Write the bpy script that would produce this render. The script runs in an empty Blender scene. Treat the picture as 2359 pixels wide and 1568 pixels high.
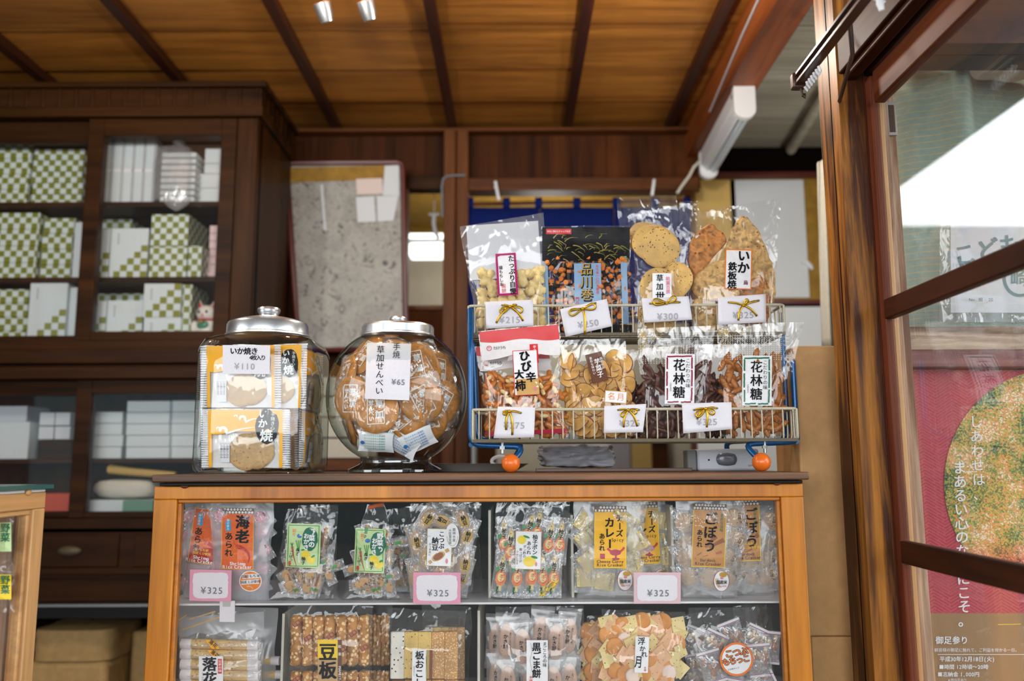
import bpy, bmesh, math, random
from mathutils import Vector, Matrix, noise
random.seed(7)
PI = math.pi
SC = bpy.context.scene
COL = SC.collection
# ---------------------------------------------------------------- camera
F = 1950.0
CAMZ = 1.12
PITCH = math.radians(8.2)
ROLL = math.radians(-0.25)
cd = bpy.data.cameras.new('camera')
cam = bpy.data.objects.new('camera', cd)
COL.objects.link(cam)
CROT = Matrix.Rotation(PI / 2 + PITCH, 3, 'X') @ Matrix.Rotation(ROLL, 3, 'Z')
cam.matrix_world = Matrix.Translation((0, 0, CAMZ)) @ CROT.to_4x4()
cd.sensor_width = 36.0
cd.lens = F / 2359.0 * 36.0
cd.clip_start = 0.02
cd.dof.use_dof = True
cd.dof.focus_distance = 1.62
cd.dof.aperture_fstop = 2.2
SC.camera = cam
# ---------------------------------------------------------------- world, exposure
wd = bpy.data.worlds.new('sky')
SC.world = wd
wd.use_nodes = True
wb = wd.node_tree.nodes['Background']
wb.inputs['Color'].default_value = (0.93, 0.97, 1.0, 1)
wb.inputs['Strength'].default_value = 6.5
SC.view_settings.view_transform = 'Standard'
SC.view_settings.look = 'None'
SC.view_settings.gamma = 1.0
SC.view_settings.use_curve_mapping = False
SC.view_settings.exposure = -0.12
cy = SC.cycles
cy.max_bounces = 12
cy.diffuse_bounces = 4
cy.glossy_bounces = 3
cy.transmission_bounces = 4
cy.transparent_max_bounces = 40
cy.caustics_reflective = False
cy.caustics_refractive = False
cy.sample_clamp_indirect = 6.0
cy.use_denoising = True


def lamp(name, kind, loc, rot, power, color=(1, 1, 1), **kw):
    l = bpy.data.lights.new(name, kind)
    l.energy = power
    l.color = color
    for k, v in kw.items():
        setattr(l, k, v)
    o = bpy.data.objects.new(name, l)
    o.location = loc
    o.rotation_euler = rot
    COL.objects.link(o)
    return o


# daylight coming in under the eave through the open shop front
lamp('daylight', 'AREA', (-0.6, -3.4, 1.75), (math.radians(87), 0, 0), 205, (0.96, 0.98, 1.0), shape='RECTANGLE', size=5.0, size_y=1.6)
# unseen point lamps added to brighten the ceiling and the back of the shop
for lx, ly, lz, lw in ((-0.55, 1.75, 2.2, 16), (-1.3, 1.6, 2.2, 16), (0.35, 2.1, 2.2, 16)):
    lamp('fill_lamp', 'POINT', (lx, ly, lz), (0, 0, 0), lw, (1.0, 0.93, 0.82), shadow_soft_size=0.03)
lamp('back_room_lamp', 'POINT', (0.2, 4.4, 2.2), (0, 0, 0), 22, (1.0, 0.98, 0.93), shadow_soft_size=0.15)
lamp('side_fill_lamp', 'POINT', (1.3, 2.6, 1.75), (0, 0, 0), 13, (1.0, 0.97, 0.9), shadow_soft_size=0.1)  # unseen lamp added to brighten the white ceiling beyond the beam

# ---------------------------------------------------------------- pixel helpers
CLOC = Vector((0, 0, CAMZ))


def ray(px, py):
    return CROT @ Vector(((px - 1179.5) / F, (784.0 - py) / F, -1.0))


def at(px, py, Y):
    d = ray(px, py)
    return CLOC + d * (Y / d.y)


def atz(px, py, Z):
    d = ray(px, py)
    return CLOC + d * ((Z - CAMZ) / d.z)


def atx(px, py, X):
    d = ray(px, py)
    return CLOC + d * (X / d.x)


def PX(Y):
    return Y / F          # metres per pixel, near enough


# ---------------------------------------------------------------- mesh builder
def C(r, g, b, a=1.0):
    f = lambda c: (c / 255.0 / 12.92) if c <= 10.3 else ((c / 255.0 + 0.055) / 1.055) ** 2.4
    return (f(r), f(g), f(b), a)


WM = {}


class MB:
    def __init__(s):
        s.v = []
        s.f = []
        s.m = []
        s.mats = []

    def mi(s, mat):
        if mat is None:
            return 0
        if mat not in s.mats:
            s.mats.append(mat)
        return s.mats.index(mat)

    def add(s, vs, fs, mat=None, M=None):
        b = len(s.v)
        i = s.mi(mat)
        for p in vs:
            p = Vector(p)
            s.v.append(M @ p if M is not None else p)
        for f in fs:
            s.f.append([b + k for k in f])
            s.m.append(i)
        return s

    def box(s, a, b, mat=None, M=None):
        x0, y0, z0 = [min(a[i], b[i]) for i in range(3)]
        x1, y1, z1 = [max(a[i], b[i]) for i in range(3)]
        vs = [(x0, y0, z0), (x1, y0, z0), (x1, y1, z0), (x0, y1, z0), (x0, y0, z1), (x1, y0, z1), (x1, y1, z1), (x0, y1, z1)]
        fs = [(0, 3, 2, 1), (4, 5, 6, 7), (0, 1, 5, 4), (1, 2, 6, 5), (2, 3, 7, 6), (3, 0, 4, 7)]
        return s.add(vs, fs, mat, M)

    def beam(s, p0, p1, w, h, mat=None, up=(0, 0, 1)):
        """a bar of cross-section w (sideways) x h (along up) between two points (centre line)"""
        p0, p1 = Vector(p0), Vector(p1)
        d = (p1 - p0).normalized()
        x = d.cross(Vector(up)).normalized()
        u = x.cross(d)
        vs = []
        for p in (p0, p1):
            for a, b in ((-1, -1), (1, -1), (1, 1), (-1, 1)):
                vs.append(p + x * (a * w / 2) + u * (b * h / 2))
        fs = [(0, 1, 2, 3), (7, 6, 5, 4), (0, 4, 5, 1), (1, 5, 6, 2), (2, 6, 7, 3), (3, 7, 4, 0)]
        return s.add(vs, fs, mat)

    def tube(s, pts, r, mat=None, seg=8, closed=False, cap=True):
        pts = [Vector(p) for p in pts]
        n = len(pts)
        rs = r if isinstance(r, (list, tuple)) else [r] * n
        vs, fs = [], []
        nrm = None
        for i, p in enumerate(pts):
            a = pts[i - 1] if (i > 0 or closed) else p
            b = pts[(i + 1) % n] if (i < n - 1 or closed) else p
            t = (b - a)
            t = t.normalized() if t.length > 1e-9 else Vector((0, 0, 1))
            if nrm is None:
                nrm = t.cross(Vector((0.3, 0.5, 0.81)))
            nrm = (nrm - t * nrm.dot(t)).normalized()
            bi = t.cross(nrm)
            for k in range(seg):
                a_ = 2 * PI * k / seg
                vs.append(p + (nrm * math.cos(a_) + bi * math.sin(a_)) * rs[i])
        m = n if closed else n - 1
        for i in range(m):
            j = (i + 1) % n
            for k in range(seg):
                l = (k + 1) % seg
                fs.append((i * seg + k, i * seg + l, j * seg + l, j * seg + k))
        if cap and not closed:
            fs.append(tuple(range(seg - 1, -1, -1)))
            fs.append(tuple((n - 1) * seg + k for k in range(seg)))
        return s.add(vs, fs, mat)

    def lathe(s, prof, c=(0, 0, 0), mat=None, seg=48, M=None, sq=None):
        """profile (r,z) list turned about z at c; sq=n squares the section (superellipse)"""
        vs, fs = [], []
        n = len(prof)
        for r, z in prof:
            for k in range(seg):
                a = 2 * PI * k / seg
                q = 1.0
                if sq:
                    q = (abs(math.cos(a)) ** sq + abs(math.sin(a)) ** sq) ** (-1.0 / sq)
                vs.append((c[0] + r * q * math.cos(a), c[1] + r * q * math.sin(a), c[2] + z))
        for i in range(n - 1):
            for k in range(seg):
                l = (k + 1) % seg
                fs.append((i * seg + k, i * seg + l, (i + 1) * seg + l, (i + 1) * seg + k))
        return s.add(vs, fs, mat, M)

    def grid(s, fn, nu, nv, mat=None, flip=False):
        vs = [fn(i / nu, j / nv) for j in range(nv + 1) for i in range(nu + 1)]
        fs = []
        for j in range(nv):
            for i in range(nu):
                a = j * (nu + 1) + i
                q = (a, a + nu + 1, a + nu + 2, a + 1)
                fs.append(q[::-1] if flip else q)
        return s.add(vs, fs, mat)

    def sphere(s, c, r, mat=None, nu=20, nv=12, fn=None, M=None):
        c = Vector(c)
        r = Vector(r) if isinstance(r, (tuple, list, Vector)) else Vector((r, r, r))
        vs = [(0, 0, -1)]
        for j in range(1, nv):
            t = PI * j / nv - PI / 2
            for i in range(nu):
                a = 2 * PI * i / nu
                vs.append((math.cos(t) * math.cos(a), math.cos(t) * math.sin(a), math.sin(t)))
        vs.append((0, 0, 1))
        out = []
        for p in vs:
            p = Vector(p)
            if fn:
                p = fn(p)
            out.append(Vector((p.x * r.x, p.y * r.y, p.z * r.z)) + c)
        fs = []
        for i in range(nu):
            fs.append((0, 1 + (i + 1) % nu, 1 + i))
        for j in range(nv - 2):
            for i in range(nu):
                a = 1 + j * nu + i
                b = 1 + j * nu + (i + 1) % nu
                fs.append((a, b, b + nu, a + nu))
        t = len(vs) - 1
        for i in range(nu):
            fs.append((t, t - nu + i, t - nu + (i + 1) % nu))
        return s.add(out, fs, mat, M)

    def prism(s, poly, y0, y1, mat=None, M=None):
        """polygon in x,z extruded from y0 to y1"""
        n = len(poly)
        vs = [(x, y0, z) for x, z in poly] + [(x, y1, z) for x, z in poly]
        fs = [tuple(range(n)), tuple(range(2 * n - 1, n - 1, -1))]
        for i in range(n):
            j = (i + 1) % n
            fs.append((i, i + n, j + n, j))
        return s.add(vs, fs, mat, M)

    def mesh(s, name, inv=None):
        me = bpy.data.meshes.new(name)
        vs = [inv @ p for p in s.v] if inv is not None else s.v
        me.from_pydata([tuple(p) for p in vs], [], s.f)
        for m in s.mats:
            me.materials.append(m)
        if len(s.mats) > 1:
            me.polygons.foreach_set('material_index', s.m)
        me.update()
        return me


def smooth(me, ang=40):
    me.polygons.foreach_set('use_smooth', [True] * len(me.polygons))
    if ang < 180:
        me.set_sharp_from_angle(angle=math.radians(ang))


def wmat(o):
    return WM.get(o.name, Matrix())


def obj(name, mb, parent=None, mat=None, ang=40, bevel=0, sub=0, local=False, solid=0):
    """one mesh object; vertices are given in world space unless local"""
    inv = None
    if parent is not None and not local:
        inv = wmat(parent).inverted()
    if mat is not None:
        mb.mats = [mat]
        mb.m = [0] * len(mb.f)
    me = mb.mesh(name, inv)
    if ang:
        smooth(me, ang)
    o = bpy.data.objects.new(name, me)
    COL.objects.link(o)
    if parent is not None:
        o.parent = parent
        WM[o.name] = wmat(parent)
    if solid:
        m = o.modifiers.new('thickness', 'SOLIDIFY')
        m.thickness = solid
        m.offset = 0
    if bevel:
        m = o.modifiers.new('bevel', 'BEVEL')
        m.width = bevel
        m.segments = 2
        m.limit_method = 'ANGLE'
    if sub:
        m = o.modifiers.new('subdivision', 'SUBSURF')
        m.levels = m.render_levels = sub
    return o


def tag(o, label=None, cat=None, group=None, kind=None):
    if label:
        o['label'] = label
    if cat:
        o['category'] = cat
    if group:
        o['group'] = group
    if kind:
        o['kind'] = kind
    return o


def thing(name, label, cat, loc=(0, 0, 0), rot=(0, 0, 0), group=None):
    o = bpy.data.objects.new(name, None)
    o.empty_display_size = 0.02
    COL.objects.link(o)
    o.location = loc
    o.rotation_euler = rot
    from mathutils import Euler
    WM[o.name] = Matrix.Translation(Vector(loc)) @ Euler(rot).to_matrix().to_4x4()
    return tag(o, label, cat, group)


def solo(name, mb, label, cat, group=None, mat=None, loc=None, **kw):
    """a thing that is a single mesh; its origin is put at loc"""
    if loc is not None:
        for i, p in enumerate(mb.v):
            mb.v[i] = p - Vector(loc)
    o = obj(name, mb, None, mat, **kw)
    if loc is not None:
        o.location = loc
    return tag(o, label, cat, group)


def struct(name, mb, mat=None, **kw):
    return tag(obj(name, mb, None, mat, **kw), kind='structure')


def inst(name, me, parent, M):
    """an object of its own sharing mesh data; M is its world matrix"""
    o = bpy.data.objects.new(name, me)
    COL.objects.link(o)
    o.parent = parent
    o.matrix_local = wmat(parent).inverted() @ M
    WM[o.name] = M.copy()
    return o


def copy_tree(o, parent=None):
    c = o.copy()
    COL.objects.link(c)
    if parent is not None:
        c.parent = parent
    for ch in list(o.children):
        copy_tree(ch, c)
    return c


def TRS(loc, rx=0, ry=0, rz=0, s=1.0):
    from mathutils import Euler
    M = Matrix.Translation(Vector(loc)) @ Euler((rx, ry, rz)).to_matrix().to_4x4()
    if isinstance(s, (tuple, list)):
        return M @ Matrix.Diagonal((s[0], s[1], s[2], 1))
    return M @ Matrix.Diagonal((s, s, s, 1))


# ---------------------------------------------------------------- lettering
_tc = {}


def glyph(ch):
    if ch in _tc:
        return _tc[ch]
    cu = bpy.data.curves.new('t', 'FONT')
    cu.body = ch
    cu.resolution_u = 3
    cu.align_x = 'CENTER'
    o = bpy.data.objects.new('t', cu)
    me = bpy.data.meshes.new_from_object(o)
    vs = [v.co.copy() for v in me.vertices]
    fs = [tuple(p.vertices) for p in me.polygons]
    if vs:
        w = max(p.x for p in vs) - min(p.x for p in vs)
        cx = (max(p.x for p in vs) + min(p.x for p in vs)) / 2
    else:
        w, cx = 0.3, 0
    vs = [(p.x - (cx if ord(ch) < 0x2000 else 0), p.y - 0.33) for p in vs]
    bpy.data.objects.remove(o)
    bpy.data.curves.remove(cu)
    bpy.data.meshes.remove(me)
    _tc[ch] = (vs, fs, w)
    return _tc[ch]


def text(mb, S, s, px, py, size, mat, vert=True, rot=0.0, sx=1.0, step=1.0, bold=0.012, eps=0.0006):
    """lettering laid on a surface S(px,py,eps). vert: (px,py) is the top of the column; else the centre of the line.
    Brush weight comes from a few slightly shifted strokes of the same letter."""
    ca, sa = math.cos(math.radians(rot)), math.sin(math.radians(rot))
    G = [glyph(c) for c in s]
    if vert:
        pos = [(0, (i + 0.5) * size * step) for i in range(len(s))]
    else:
        ws = [(max(g[2], 0.4) + 0.12 if ord(c) < 0x2000 and c != ' ' else (0.35 if c == ' ' else 1.0)) * size * sx * step for g, c in zip(G, s)]
        x = -sum(ws) / 2
        pos = []
        for w in ws:
            pos.append((x + w / 2, 0))
            x += w
    B = bold * 0.9
    if size < 9 or bold <= 0.012:
        sh = [(-B * 0.6, 0), (B * 0.6, 0)] if bold > 0.01 else [(0, 0)]
    else:
        sh = [(-B, -B * 0.7), (B, -B * 0.7), (B, B * 0.7), (-B, B * 0.7)]
        if bold > 0.05:
            sh += [(0, -B * 1.2), (0, B * 1.2), (-B * 1.3, 0), (B * 1.3, 0)]
    for (ox, oy), (vs, fs, w), ch in zip(pos, G, s):
        vr = vert and ch in 'ー～〜'
        for k, (dx, dy) in enumerate(sh):
            out = []
            for vx, vy in vs:
                if vr:
                    vx, vy = vy, -vx
                lx = ox + (vx + dx) * size * sx
                ly = oy - (vy + dy) * size
                out.append(S(px + lx * ca - ly * sa, py + lx * sa + ly * ca, eps + k * 0.00002))
            mb.add(out, fs, mat)


def rect(mb, S, x0, y0, x1, y1, mat, eps=0.0004, rot=0.0, n=4, jag=0.0, piv=None):
    cx, cy = piv if piv else ((x0 + x1) / 2, (y0 + y1) / 2)
    ca, sa = math.cos(math.radians(rot)), math.sin(math.radians(rot))

    def fn(u, v):
        X = x0 + (x1 - x0) * u - cx
        Y = y0 + (y1 - y0) * v - cy
        return S(cx + X * ca - Y * sa, cy + X * sa + Y * ca, eps)
    mb.grid(fn, n, n, mat)


def blob(mb, S, cx, cy, rx, ry, mat, eps=0.0004, jag=0.0, n=28, rot=0.0, seed=0):
    ca, sa = math.cos(math.radians(rot)), math.sin(math.radians(rot))
    vs = [S(cx, cy, eps)]
    for i in range(n):
        a = 2 * PI * i / n
        q = 1 + jag * (noise.noise((math.cos(a) * 2 + seed, math.sin(a) * 2, seed * 1.7)) + 0.6 * noise.noise((math.cos(a) * 7 + seed, math.sin(a) * 7, 3)))
        X, Y = rx * q * math.cos(a), ry * q * math.sin(a)
        vs.append(S(cx + X * ca - Y * sa, cy + X * sa + Y * ca, eps))
    mb.add(vs, [(0, 1 + (i + 1) % n, 1 + i) for i in range(n)], mat)


def stroke(mb, S, pts, w, mat, eps=0.0006, taper=False):
    """a brush stroke of width w px along pixel points"""
    n = len(pts)
    vs = []
    for i, (x, y) in enumerate(pts):
        a = pts[max(0, i - 1)]
        b = pts[min(n - 1, i + 1)]
        dx, dy = b[0] - a[0], b[1] - a[1]
        l = math.hypot(dx, dy) or 1
        ww = w * (1 - 0.85 * i / (n - 1)) if taper else w
        nx, ny = -dy / l * ww / 2, dx / l * ww / 2
        vs += [S(x + nx, y + ny, eps), S(x - nx, y - ny, eps)]
    mb.add(vs, [(2 * i, 2 * i + 1, 2 * i + 3, 2 * i + 2) for i in range(n - 1)], mat)


def flat(Y):
    return lambda px, py, e=0.0: at(px, py, Y - e)
# ---------------------------------------------------------------- materials
M = {}


def _new(name):
    m = bpy.data.materials.new(name)
    m.use_nodes = True
    nt = m.node_tree
    b = nt.nodes['Principled BSDF']
    return m, nt, b


def nd(nt, t, **kw):
    n = nt.nodes.new(t)
    for k, v in kw.items():
        setattr(n, k, v)
    return n


def ramp(nt, fac, stops, interp='LINEAR'):
    r = nd(nt, 'ShaderNodeValToRGB')
    r.color_ramp.interpolation = interp
    e = r.color_ramp.elements
    while len(e) < len(stops):
        e.new(0.5)
    for i, (p, c) in enumerate(stops):
        e[i].position = p
        e[i].color = c
    nt.links.new(fac, r.inputs[0])
    return r.outputs[0]


def tex(nt, kind, scale=(1, 1, 1), rot=(0, 0, 0), loc=(0, 0, 0), **inp):
    tc = nd(nt, 'ShaderNodeTexCoord')
    mp = nd(nt, 'ShaderNodeMapping')
    mp.inputs['Scale'].default_value = scale
    mp.inputs['Rotation'].default_value = rot
    mp.inputs['Location'].default_value = loc
    nt.links.new(tc.outputs['Object'], mp.inputs['Vector'])
    t = nd(nt, 'ShaderNodeTex' + kind)
    for k, v in inp.items():
        t.inputs[k].default_value = v
    nt.links.new(mp.outputs[0], t.inputs['Vector'])
    return t


def bump(nt, b, h, s, d=0.002):
    bp = nd(nt, 'ShaderNodeBump')
    bp.inputs['Strength'].default_value = s
    bp.inputs['Distance'].default_value = d
    nt.links.new(h, bp.inputs['Height'])
    nt.links.new(bp.outputs[0], b.inputs['Normal'])
    return bp


def mul(nt, a, b, f=1.0, mode='MULTIPLY'):
    x = nd(nt, 'ShaderNodeMix', data_type='RGBA', blend_type=mode)
    x.inputs[0].default_value = f
    nt.links.new(a, x.inputs[6])
    if isinstance(b, tuple):
        x.inputs[7].default_value = b
    else:
        nt.links.new(b, x.inputs[7])
    return x.outputs[2]


def plain(name, col, rough=0.5, metal=0.0, var=0.0, vscale=20, spec=0.5, bmp=0.0):
    m, nt, b = _new(name)
    b.inputs['Roughness'].default_value = rough
    b.inputs['Metallic'].default_value = metal
    b.inputs['Specular IOR Level'].default_value = spec
    t = tex(nt, 'Noise', (vscale,) * 3, Detail=4.0)
    if var:
        d = tuple(c * (1 - var) for c in col[:3]) + (1,)
        l = tuple(min(1, c * (1 + var * 0.6)) for c in col[:3]) + (1,)
        nt.links.new(ramp(nt, t.outputs[0], [(0.3, d), (0.7, l)]), b.inputs['Base Color'])
    else:
        b.inputs['Base Color'].default_value = col
    if bmp:
        bump(nt, b, t.outputs[0], bmp)
    M[name] = m
    return m


def wood(name, dark, light, axis='X', scale=1.0, rough=0.45, bmp=0.25, island=0.0, contrast=0.5, knots=False, spec=0.5, off=0.0):
    m, nt, b = _new(name)
    st = {'X': (0.9, 14, 14), 'Y': (14, 0.9, 14), 'Z': (14, 14, 0.9)}[axis]
    st = tuple(s * scale for s in st)
    t1 = tex(nt, 'Noise', st, loc=(off, off, off), Scale=1.0, Detail=5.0, Distortion=0.6, Roughness=0.6)
    st2 = tuple(s * 6 for s in st)
    t2 = tex(nt, 'Noise', st2, Scale=1.0, Detail=3.0, Roughness=0.7)
    c = ramp(nt, t1.outputs[0], [(0.5 - contrast * 0.4, dark), (0.5 + contrast * 0.4, light)])
    g = ramp(nt, t2.outputs[0], [(0.3, (0.55, 0.55, 0.55, 1)), (0.65, (1, 1, 1, 1))])
    c = mul(nt, c, g, 0.7)
    if knots:
        k = tex(nt, 'Voronoi', {'X': (2, 9, 9), 'Y': (9, 2, 9), 'Z': (7, 7, 3.2)}[axis], Scale=1.0)
        kk = ramp(nt, k.outputs['Distance'], [(0.06, (0.1, 0.05, 0.03, 1)), (0.2, (1, 1, 1, 1))])
        c = mul(nt, c, kk, 0.9)
    if island:
        ge = nd(nt, 'ShaderNodeNewGeometry')
        iv = ramp(nt, ge.outputs['Random Per Island'], [(0, (1 - island,) * 3 + (1,)), (1, (1, 1, 1, 1))])
        c = mul(nt, c, iv, 1.0)
    nt.links.new(c, b.inputs['Base Color'])
    b.inputs['Roughness'].default_value = rough
    b.inputs['Specular IOR Level'].default_value = spec
    if bmp:
        bump(nt, b, t2.outputs[0], bmp, 0.001)
    M[name] = m
    return m


def film(name, haze=0.08, tint=(1, 1, 1), refl=0.08, rough=0.1, crinkle=0.5, cs=45, hazecol=(0.9, 0.92, 0.95), edge=None):
    """clear or frosted plastic sheet: mostly see-through, with wrinkled gloss"""
    m, nt, b = _new(name)
    nt.nodes.remove(b)
    out = nt.nodes['Material Output']
    tr = nd(nt, 'ShaderNodeBsdfTransparent')
    tr.inputs[0].default_value = tint + (1,)
    df = nd(nt, 'ShaderNodeBsdfDiffuse')
    df.inputs[0].default_value = hazecol + (1,)
    tl = nd(nt, 'ShaderNodeBsdfTranslucent')
    tl.inputs[0].default_value = hazecol + (1,)
    dt = nd(nt, 'ShaderNodeMixShader')
    dt.inputs[0].default_value = 0.4
    nt.links.new(df.outputs[0], dt.inputs[1])
    nt.links.new(tl.outputs[0], dt.inputs[2])
    gl = nd(nt, 'ShaderNodeBsdfGlossy')
    gl.inputs['Roughness'].default_value = rough
    gl.inputs['Color'].default_value = (1, 1, 1, 1)
    m1 = nd(nt, 'ShaderNodeMixShader')
    m1.inputs[0].default_value = haze
    nt.links.new(tr.outputs[0], m1.inputs[1])
    nt.links.new(dt.outputs[0], m1.inputs[2])
    lw = nd(nt, 'ShaderNodeLayerWeight')
    lw.inputs[0].default_value = 0.5
    pw = nd(nt, 'ShaderNodeMath', operation='POWER')
    pw.inputs[1].default_value = 4.0
    nt.links.new(lw.outputs['Facing'], pw.inputs[0])
    ma = nd(nt, 'ShaderNodeMath', operation='MULTIPLY_ADD', use_clamp=True)
    ma.inputs[1].default_value = 0.7
    ma.inputs[2].default_value = refl
    nt.links.new(pw.outputs[0], ma.inputs[0])
    if edge:
        nt.links.new(ramp(nt, lw.outputs['Facing'], [(0.35, tint + (1,)), (0.92, edge + (1,))]), tr.inputs[0])
    m2 = nd(nt, 'ShaderNodeMixShader')
    nt.links.new(ma.outputs[0], m2.inputs[0])
    nt.links.new(m1.outputs[0], m2.inputs[1])
    nt.links.new(gl.outputs[0], m2.inputs[2])
    nt.links.new(m2.outputs[0], out.inputs[0])
    if crinkle:
        t = tex(nt, 'Noise', (cs, cs, cs * 0.6), Scale=1.0, Detail=1.0, Distortion=1.5)
        v = tex(nt, 'Voronoi', (cs * 0.5, cs * 0.5, cs * 0.35), Scale=1.0, Randomness=1.0)
        ad = nd(nt, 'ShaderNodeMath', operation='ADD')
        nt.links.new(t.outputs[0], ad.inputs[0])
        nt.links.new(v.outputs['Distance'], ad.inputs[1])
        bp = nd(nt, 'ShaderNodeBump')
        bp.inputs['Strength'].default_value = crinkle
        bp.inputs['Distance'].default_value = 0.008
        nt.links.new(ad.outputs[0], bp.inputs['Height'])
        nt.links.new(bp.outputs[0], gl.inputs['Normal'])
        nt.links.new(bp.outputs[0], lw.inputs['Normal'])
    M[name] = m
    return m


def emit(name, col, s):
    m, nt, b = _new(name)
    b.inputs['Base Color'].default_value = col
    b.inputs['Emission Color'].default_value = col
    b.inputs['Emission Strength'].default_value = s
    M[name] = m
    return m


# woods
wood('ceiling_wood', C(136, 78, 20), C(210, 138, 56), 'X', 0.8, 0.5, 0.15, island=0.28)
wood('batten_wood', C(38, 15, 6), C(76, 34, 13), 'Y', 1, 0.45)
wood('beam_wood', C(98, 46, 16), C(160, 84, 34), 'Y', 0.8, 0.5, spec=0.3)
wood('dark_beam_wood', C(40, 18, 8), C(80, 38, 16), 'Y', 0.8, 0.45)
wood('wall_board', C(46, 20, 5), C(102, 54, 18), 'Z', 0.7, 0.6, island=0.4, spec=0.12)
wood('wall_rail', C(56, 27, 9), C(116, 65, 25), 'X', 0.8, 0.5, spec=0.2)
wood('wall_post', C(54, 27, 8), C(116, 66, 24), 'Z', 0.8, 0.5, spec=0.2)
wood('cabinet_x', C(25, 11, 3), C(72, 41, 13), 'X', 0.8, 0.45, spec=0.12)
wood('cabinet_z', C(25, 11, 3), C(72, 41, 13), 'Z', 0.8, 0.45, spec=0.12)
wood('cabinet_y', C(25, 11, 3), C(70, 40, 13), 'Y', 0.8, 0.45, spec=0.12)
wood('honey_x', C(168, 92, 10), C(214, 136, 32), 'X', 0.6, 0.4, 0.12)
wood('honey_z', C(168, 92, 10), C(214, 136, 32), 'Z', 0.6, 0.4, 0.12)
wood('counter_wood', C(44, 30, 22), C(134, 88, 52), 'X', 1.1, 0.5, 0.5, contrast=0.35)
wood('pale_x', C(186, 134, 80), C(226, 178, 120), 'X', 0.7, 0.5, 0.12)
wood('pale_y', C(186, 134, 80), C(226, 178, 120), 'Y', 0.7, 0.5, 0.12)
wood('pale_z', C(186, 134, 80), C(226, 178, 120), 'Z', 0.7, 0.5, 0.12)
wood('post_wood', C(72, 34, 9), C(184, 118, 42), 'Z', 2.0, 0.45, 0.6, contrast=0.26, spec=0.3, knots=True)
wood('sash_z', C(78, 34, 18), C(128, 64, 38), 'Z', 1, 0.5, spec=0.2)
wood('sash_y', C(66, 30, 14), C(118, 58, 28), 'Y', 1.2, 0.55, spec=0.12)
wood('dark_sash_y', C(36, 16, 8), C(84, 42, 20), 'Y', 1.1, 0.55, spec=0.12)
wood('weathered_z', C(120, 88, 70), C(196, 168, 142), 'Z', 2.0, 0.7, 0.6, contrast=0.3, spec=0.2)
wood('weathered_x', C(120, 96, 80), C(196, 172, 148), 'X', 2.0, 0.7, 0.6, contrast=0.3, spec=0.2)
wood('mauve_x', C(98, 60, 60), C(140, 96, 92), 'X', 1.4, 0.6, 0.3, spec=0.3)
wood('white_board', C(160, 152, 134), C(196, 190, 172), 'X', 0.6, 0.6, 0.1, island=0.12)
wood('tray_wood', C(50, 26, 14), C(96, 56, 32), 'X', 1, 0.4)
# plain surfaces
plain('poster_tan', C(156, 118, 72), 0.4)
plain('asphalt', C(66, 66, 64), 0.9, var=0.15)
plain('floor_concrete', C(110, 104, 96), 0.8, var=0.15)
plain('soffit', C(60, 44, 32), 0.7)
plain('street_wall', C(60, 72, 74), 0.8, var=0.1, vscale=2)
plain('plaster', C(190, 182, 160), 0.8, var=0.06)
plain('cream_wall', C(214, 206, 184), 0.7, var=0.05, vscale=3)
plain('mustard', C(150, 112, 30), 0.7, var=0.25, vscale=6)
plain('dark_gap', C(20, 12, 8), 0.9, spec=0.05)
plain('white_paper', C(232, 232, 236), 0.6, var=0.03)
plain('card_white', C(228, 224, 230), 0.55, var=0.03, vscale=60)
plain('card_pink', C(226, 150, 176), 0.55)
plain('ink', C(20, 18, 22), 0.7, spec=0.15)
plain('ink_grey', C(112, 116, 122), 0.6)
plain('ink_light', C(168, 164, 170), 0.6)
plain('white_ink', C(240, 240, 240), 0.5)
plain('red_ink', C(206, 40, 44), 0.5)
plain('pink_ink', C(226, 130, 150), 0.5)
plain('yellow_ink', C(252, 214, 40), 0.45)
plain('gold', C(190, 150, 40), 0.3, 0.75)
plain('gold_ink', C(186, 150, 50), 0.4)
plain('box_white', C(206, 216, 218), 0.55, var=0.03)
plain('box_pink', C(226, 196, 196), 0.6)
plain('olive', C(124, 128, 24), 0.55)
plain('aluminium', C(226, 230, 234), 0.3, 0.95, var=0.05, vscale=3)
plain('steel', C(150, 150, 150), 0.35, 0.9)
plain('lamp_white', C(226, 226, 228), 0.35)
plain('tube_grey', C(196, 206, 214), 0.25)
plain('orange_ball', C(236, 112, 34), 0.25)
plain('blue_paint', C(22, 86, 140), 0.3, 0.3, var=0.25, vscale=60)
plain('wire_cream', C(196, 188, 164), 0.45, 0.1, var=0.3, vscale=160)
plain('wire_dark', C(96, 84, 64), 0.55, 0.4, var=0.4, vscale=140)
plain('rail_brown', C(70, 44, 34), 0.3, 0.1)
plain('nylon', C(226, 228, 232), 0.3)
plain('rust', C(104, 58, 40), 0.6, 0.5)
plain('kraft', C(176, 132, 80), 0.65, var=0.08, vscale=14)
plain('kraft_dark', C(190, 154, 98), 0.7, var=0.12, vscale=10)
plain('kraft_front', C(198, 152, 98), 0.65, var=0.1, vscale=9)
plain('device_grey', C(176, 180, 188), 0.35)
plain('device_dark', C(96, 98, 106), 0.2)
plain('device_side', C(104, 104, 102), 0.5)
plain('tray_steel', C(186, 184, 178), 0.28, 0.6)
plain('grey_bag', C(150, 154, 162), 0.45, var=0.12, vscale=12)
plain('black', C(16, 16, 18), 0.45, spec=0.25)
plain('green_glass_edge', C(6, 10, 9), 0.3, spec=0.12)
plain('noren_blue', C(14, 30, 92), 0.85, var=0.25, vscale=30, spec=0.1)
plain('cloth_white', C(208, 204, 190), 0.85, spec=0.1, var=0.06)
plain('cat_white', C(228, 224, 214), 0.25)
plain('cat_red', C(210, 26, 36), 0.3)
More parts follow.
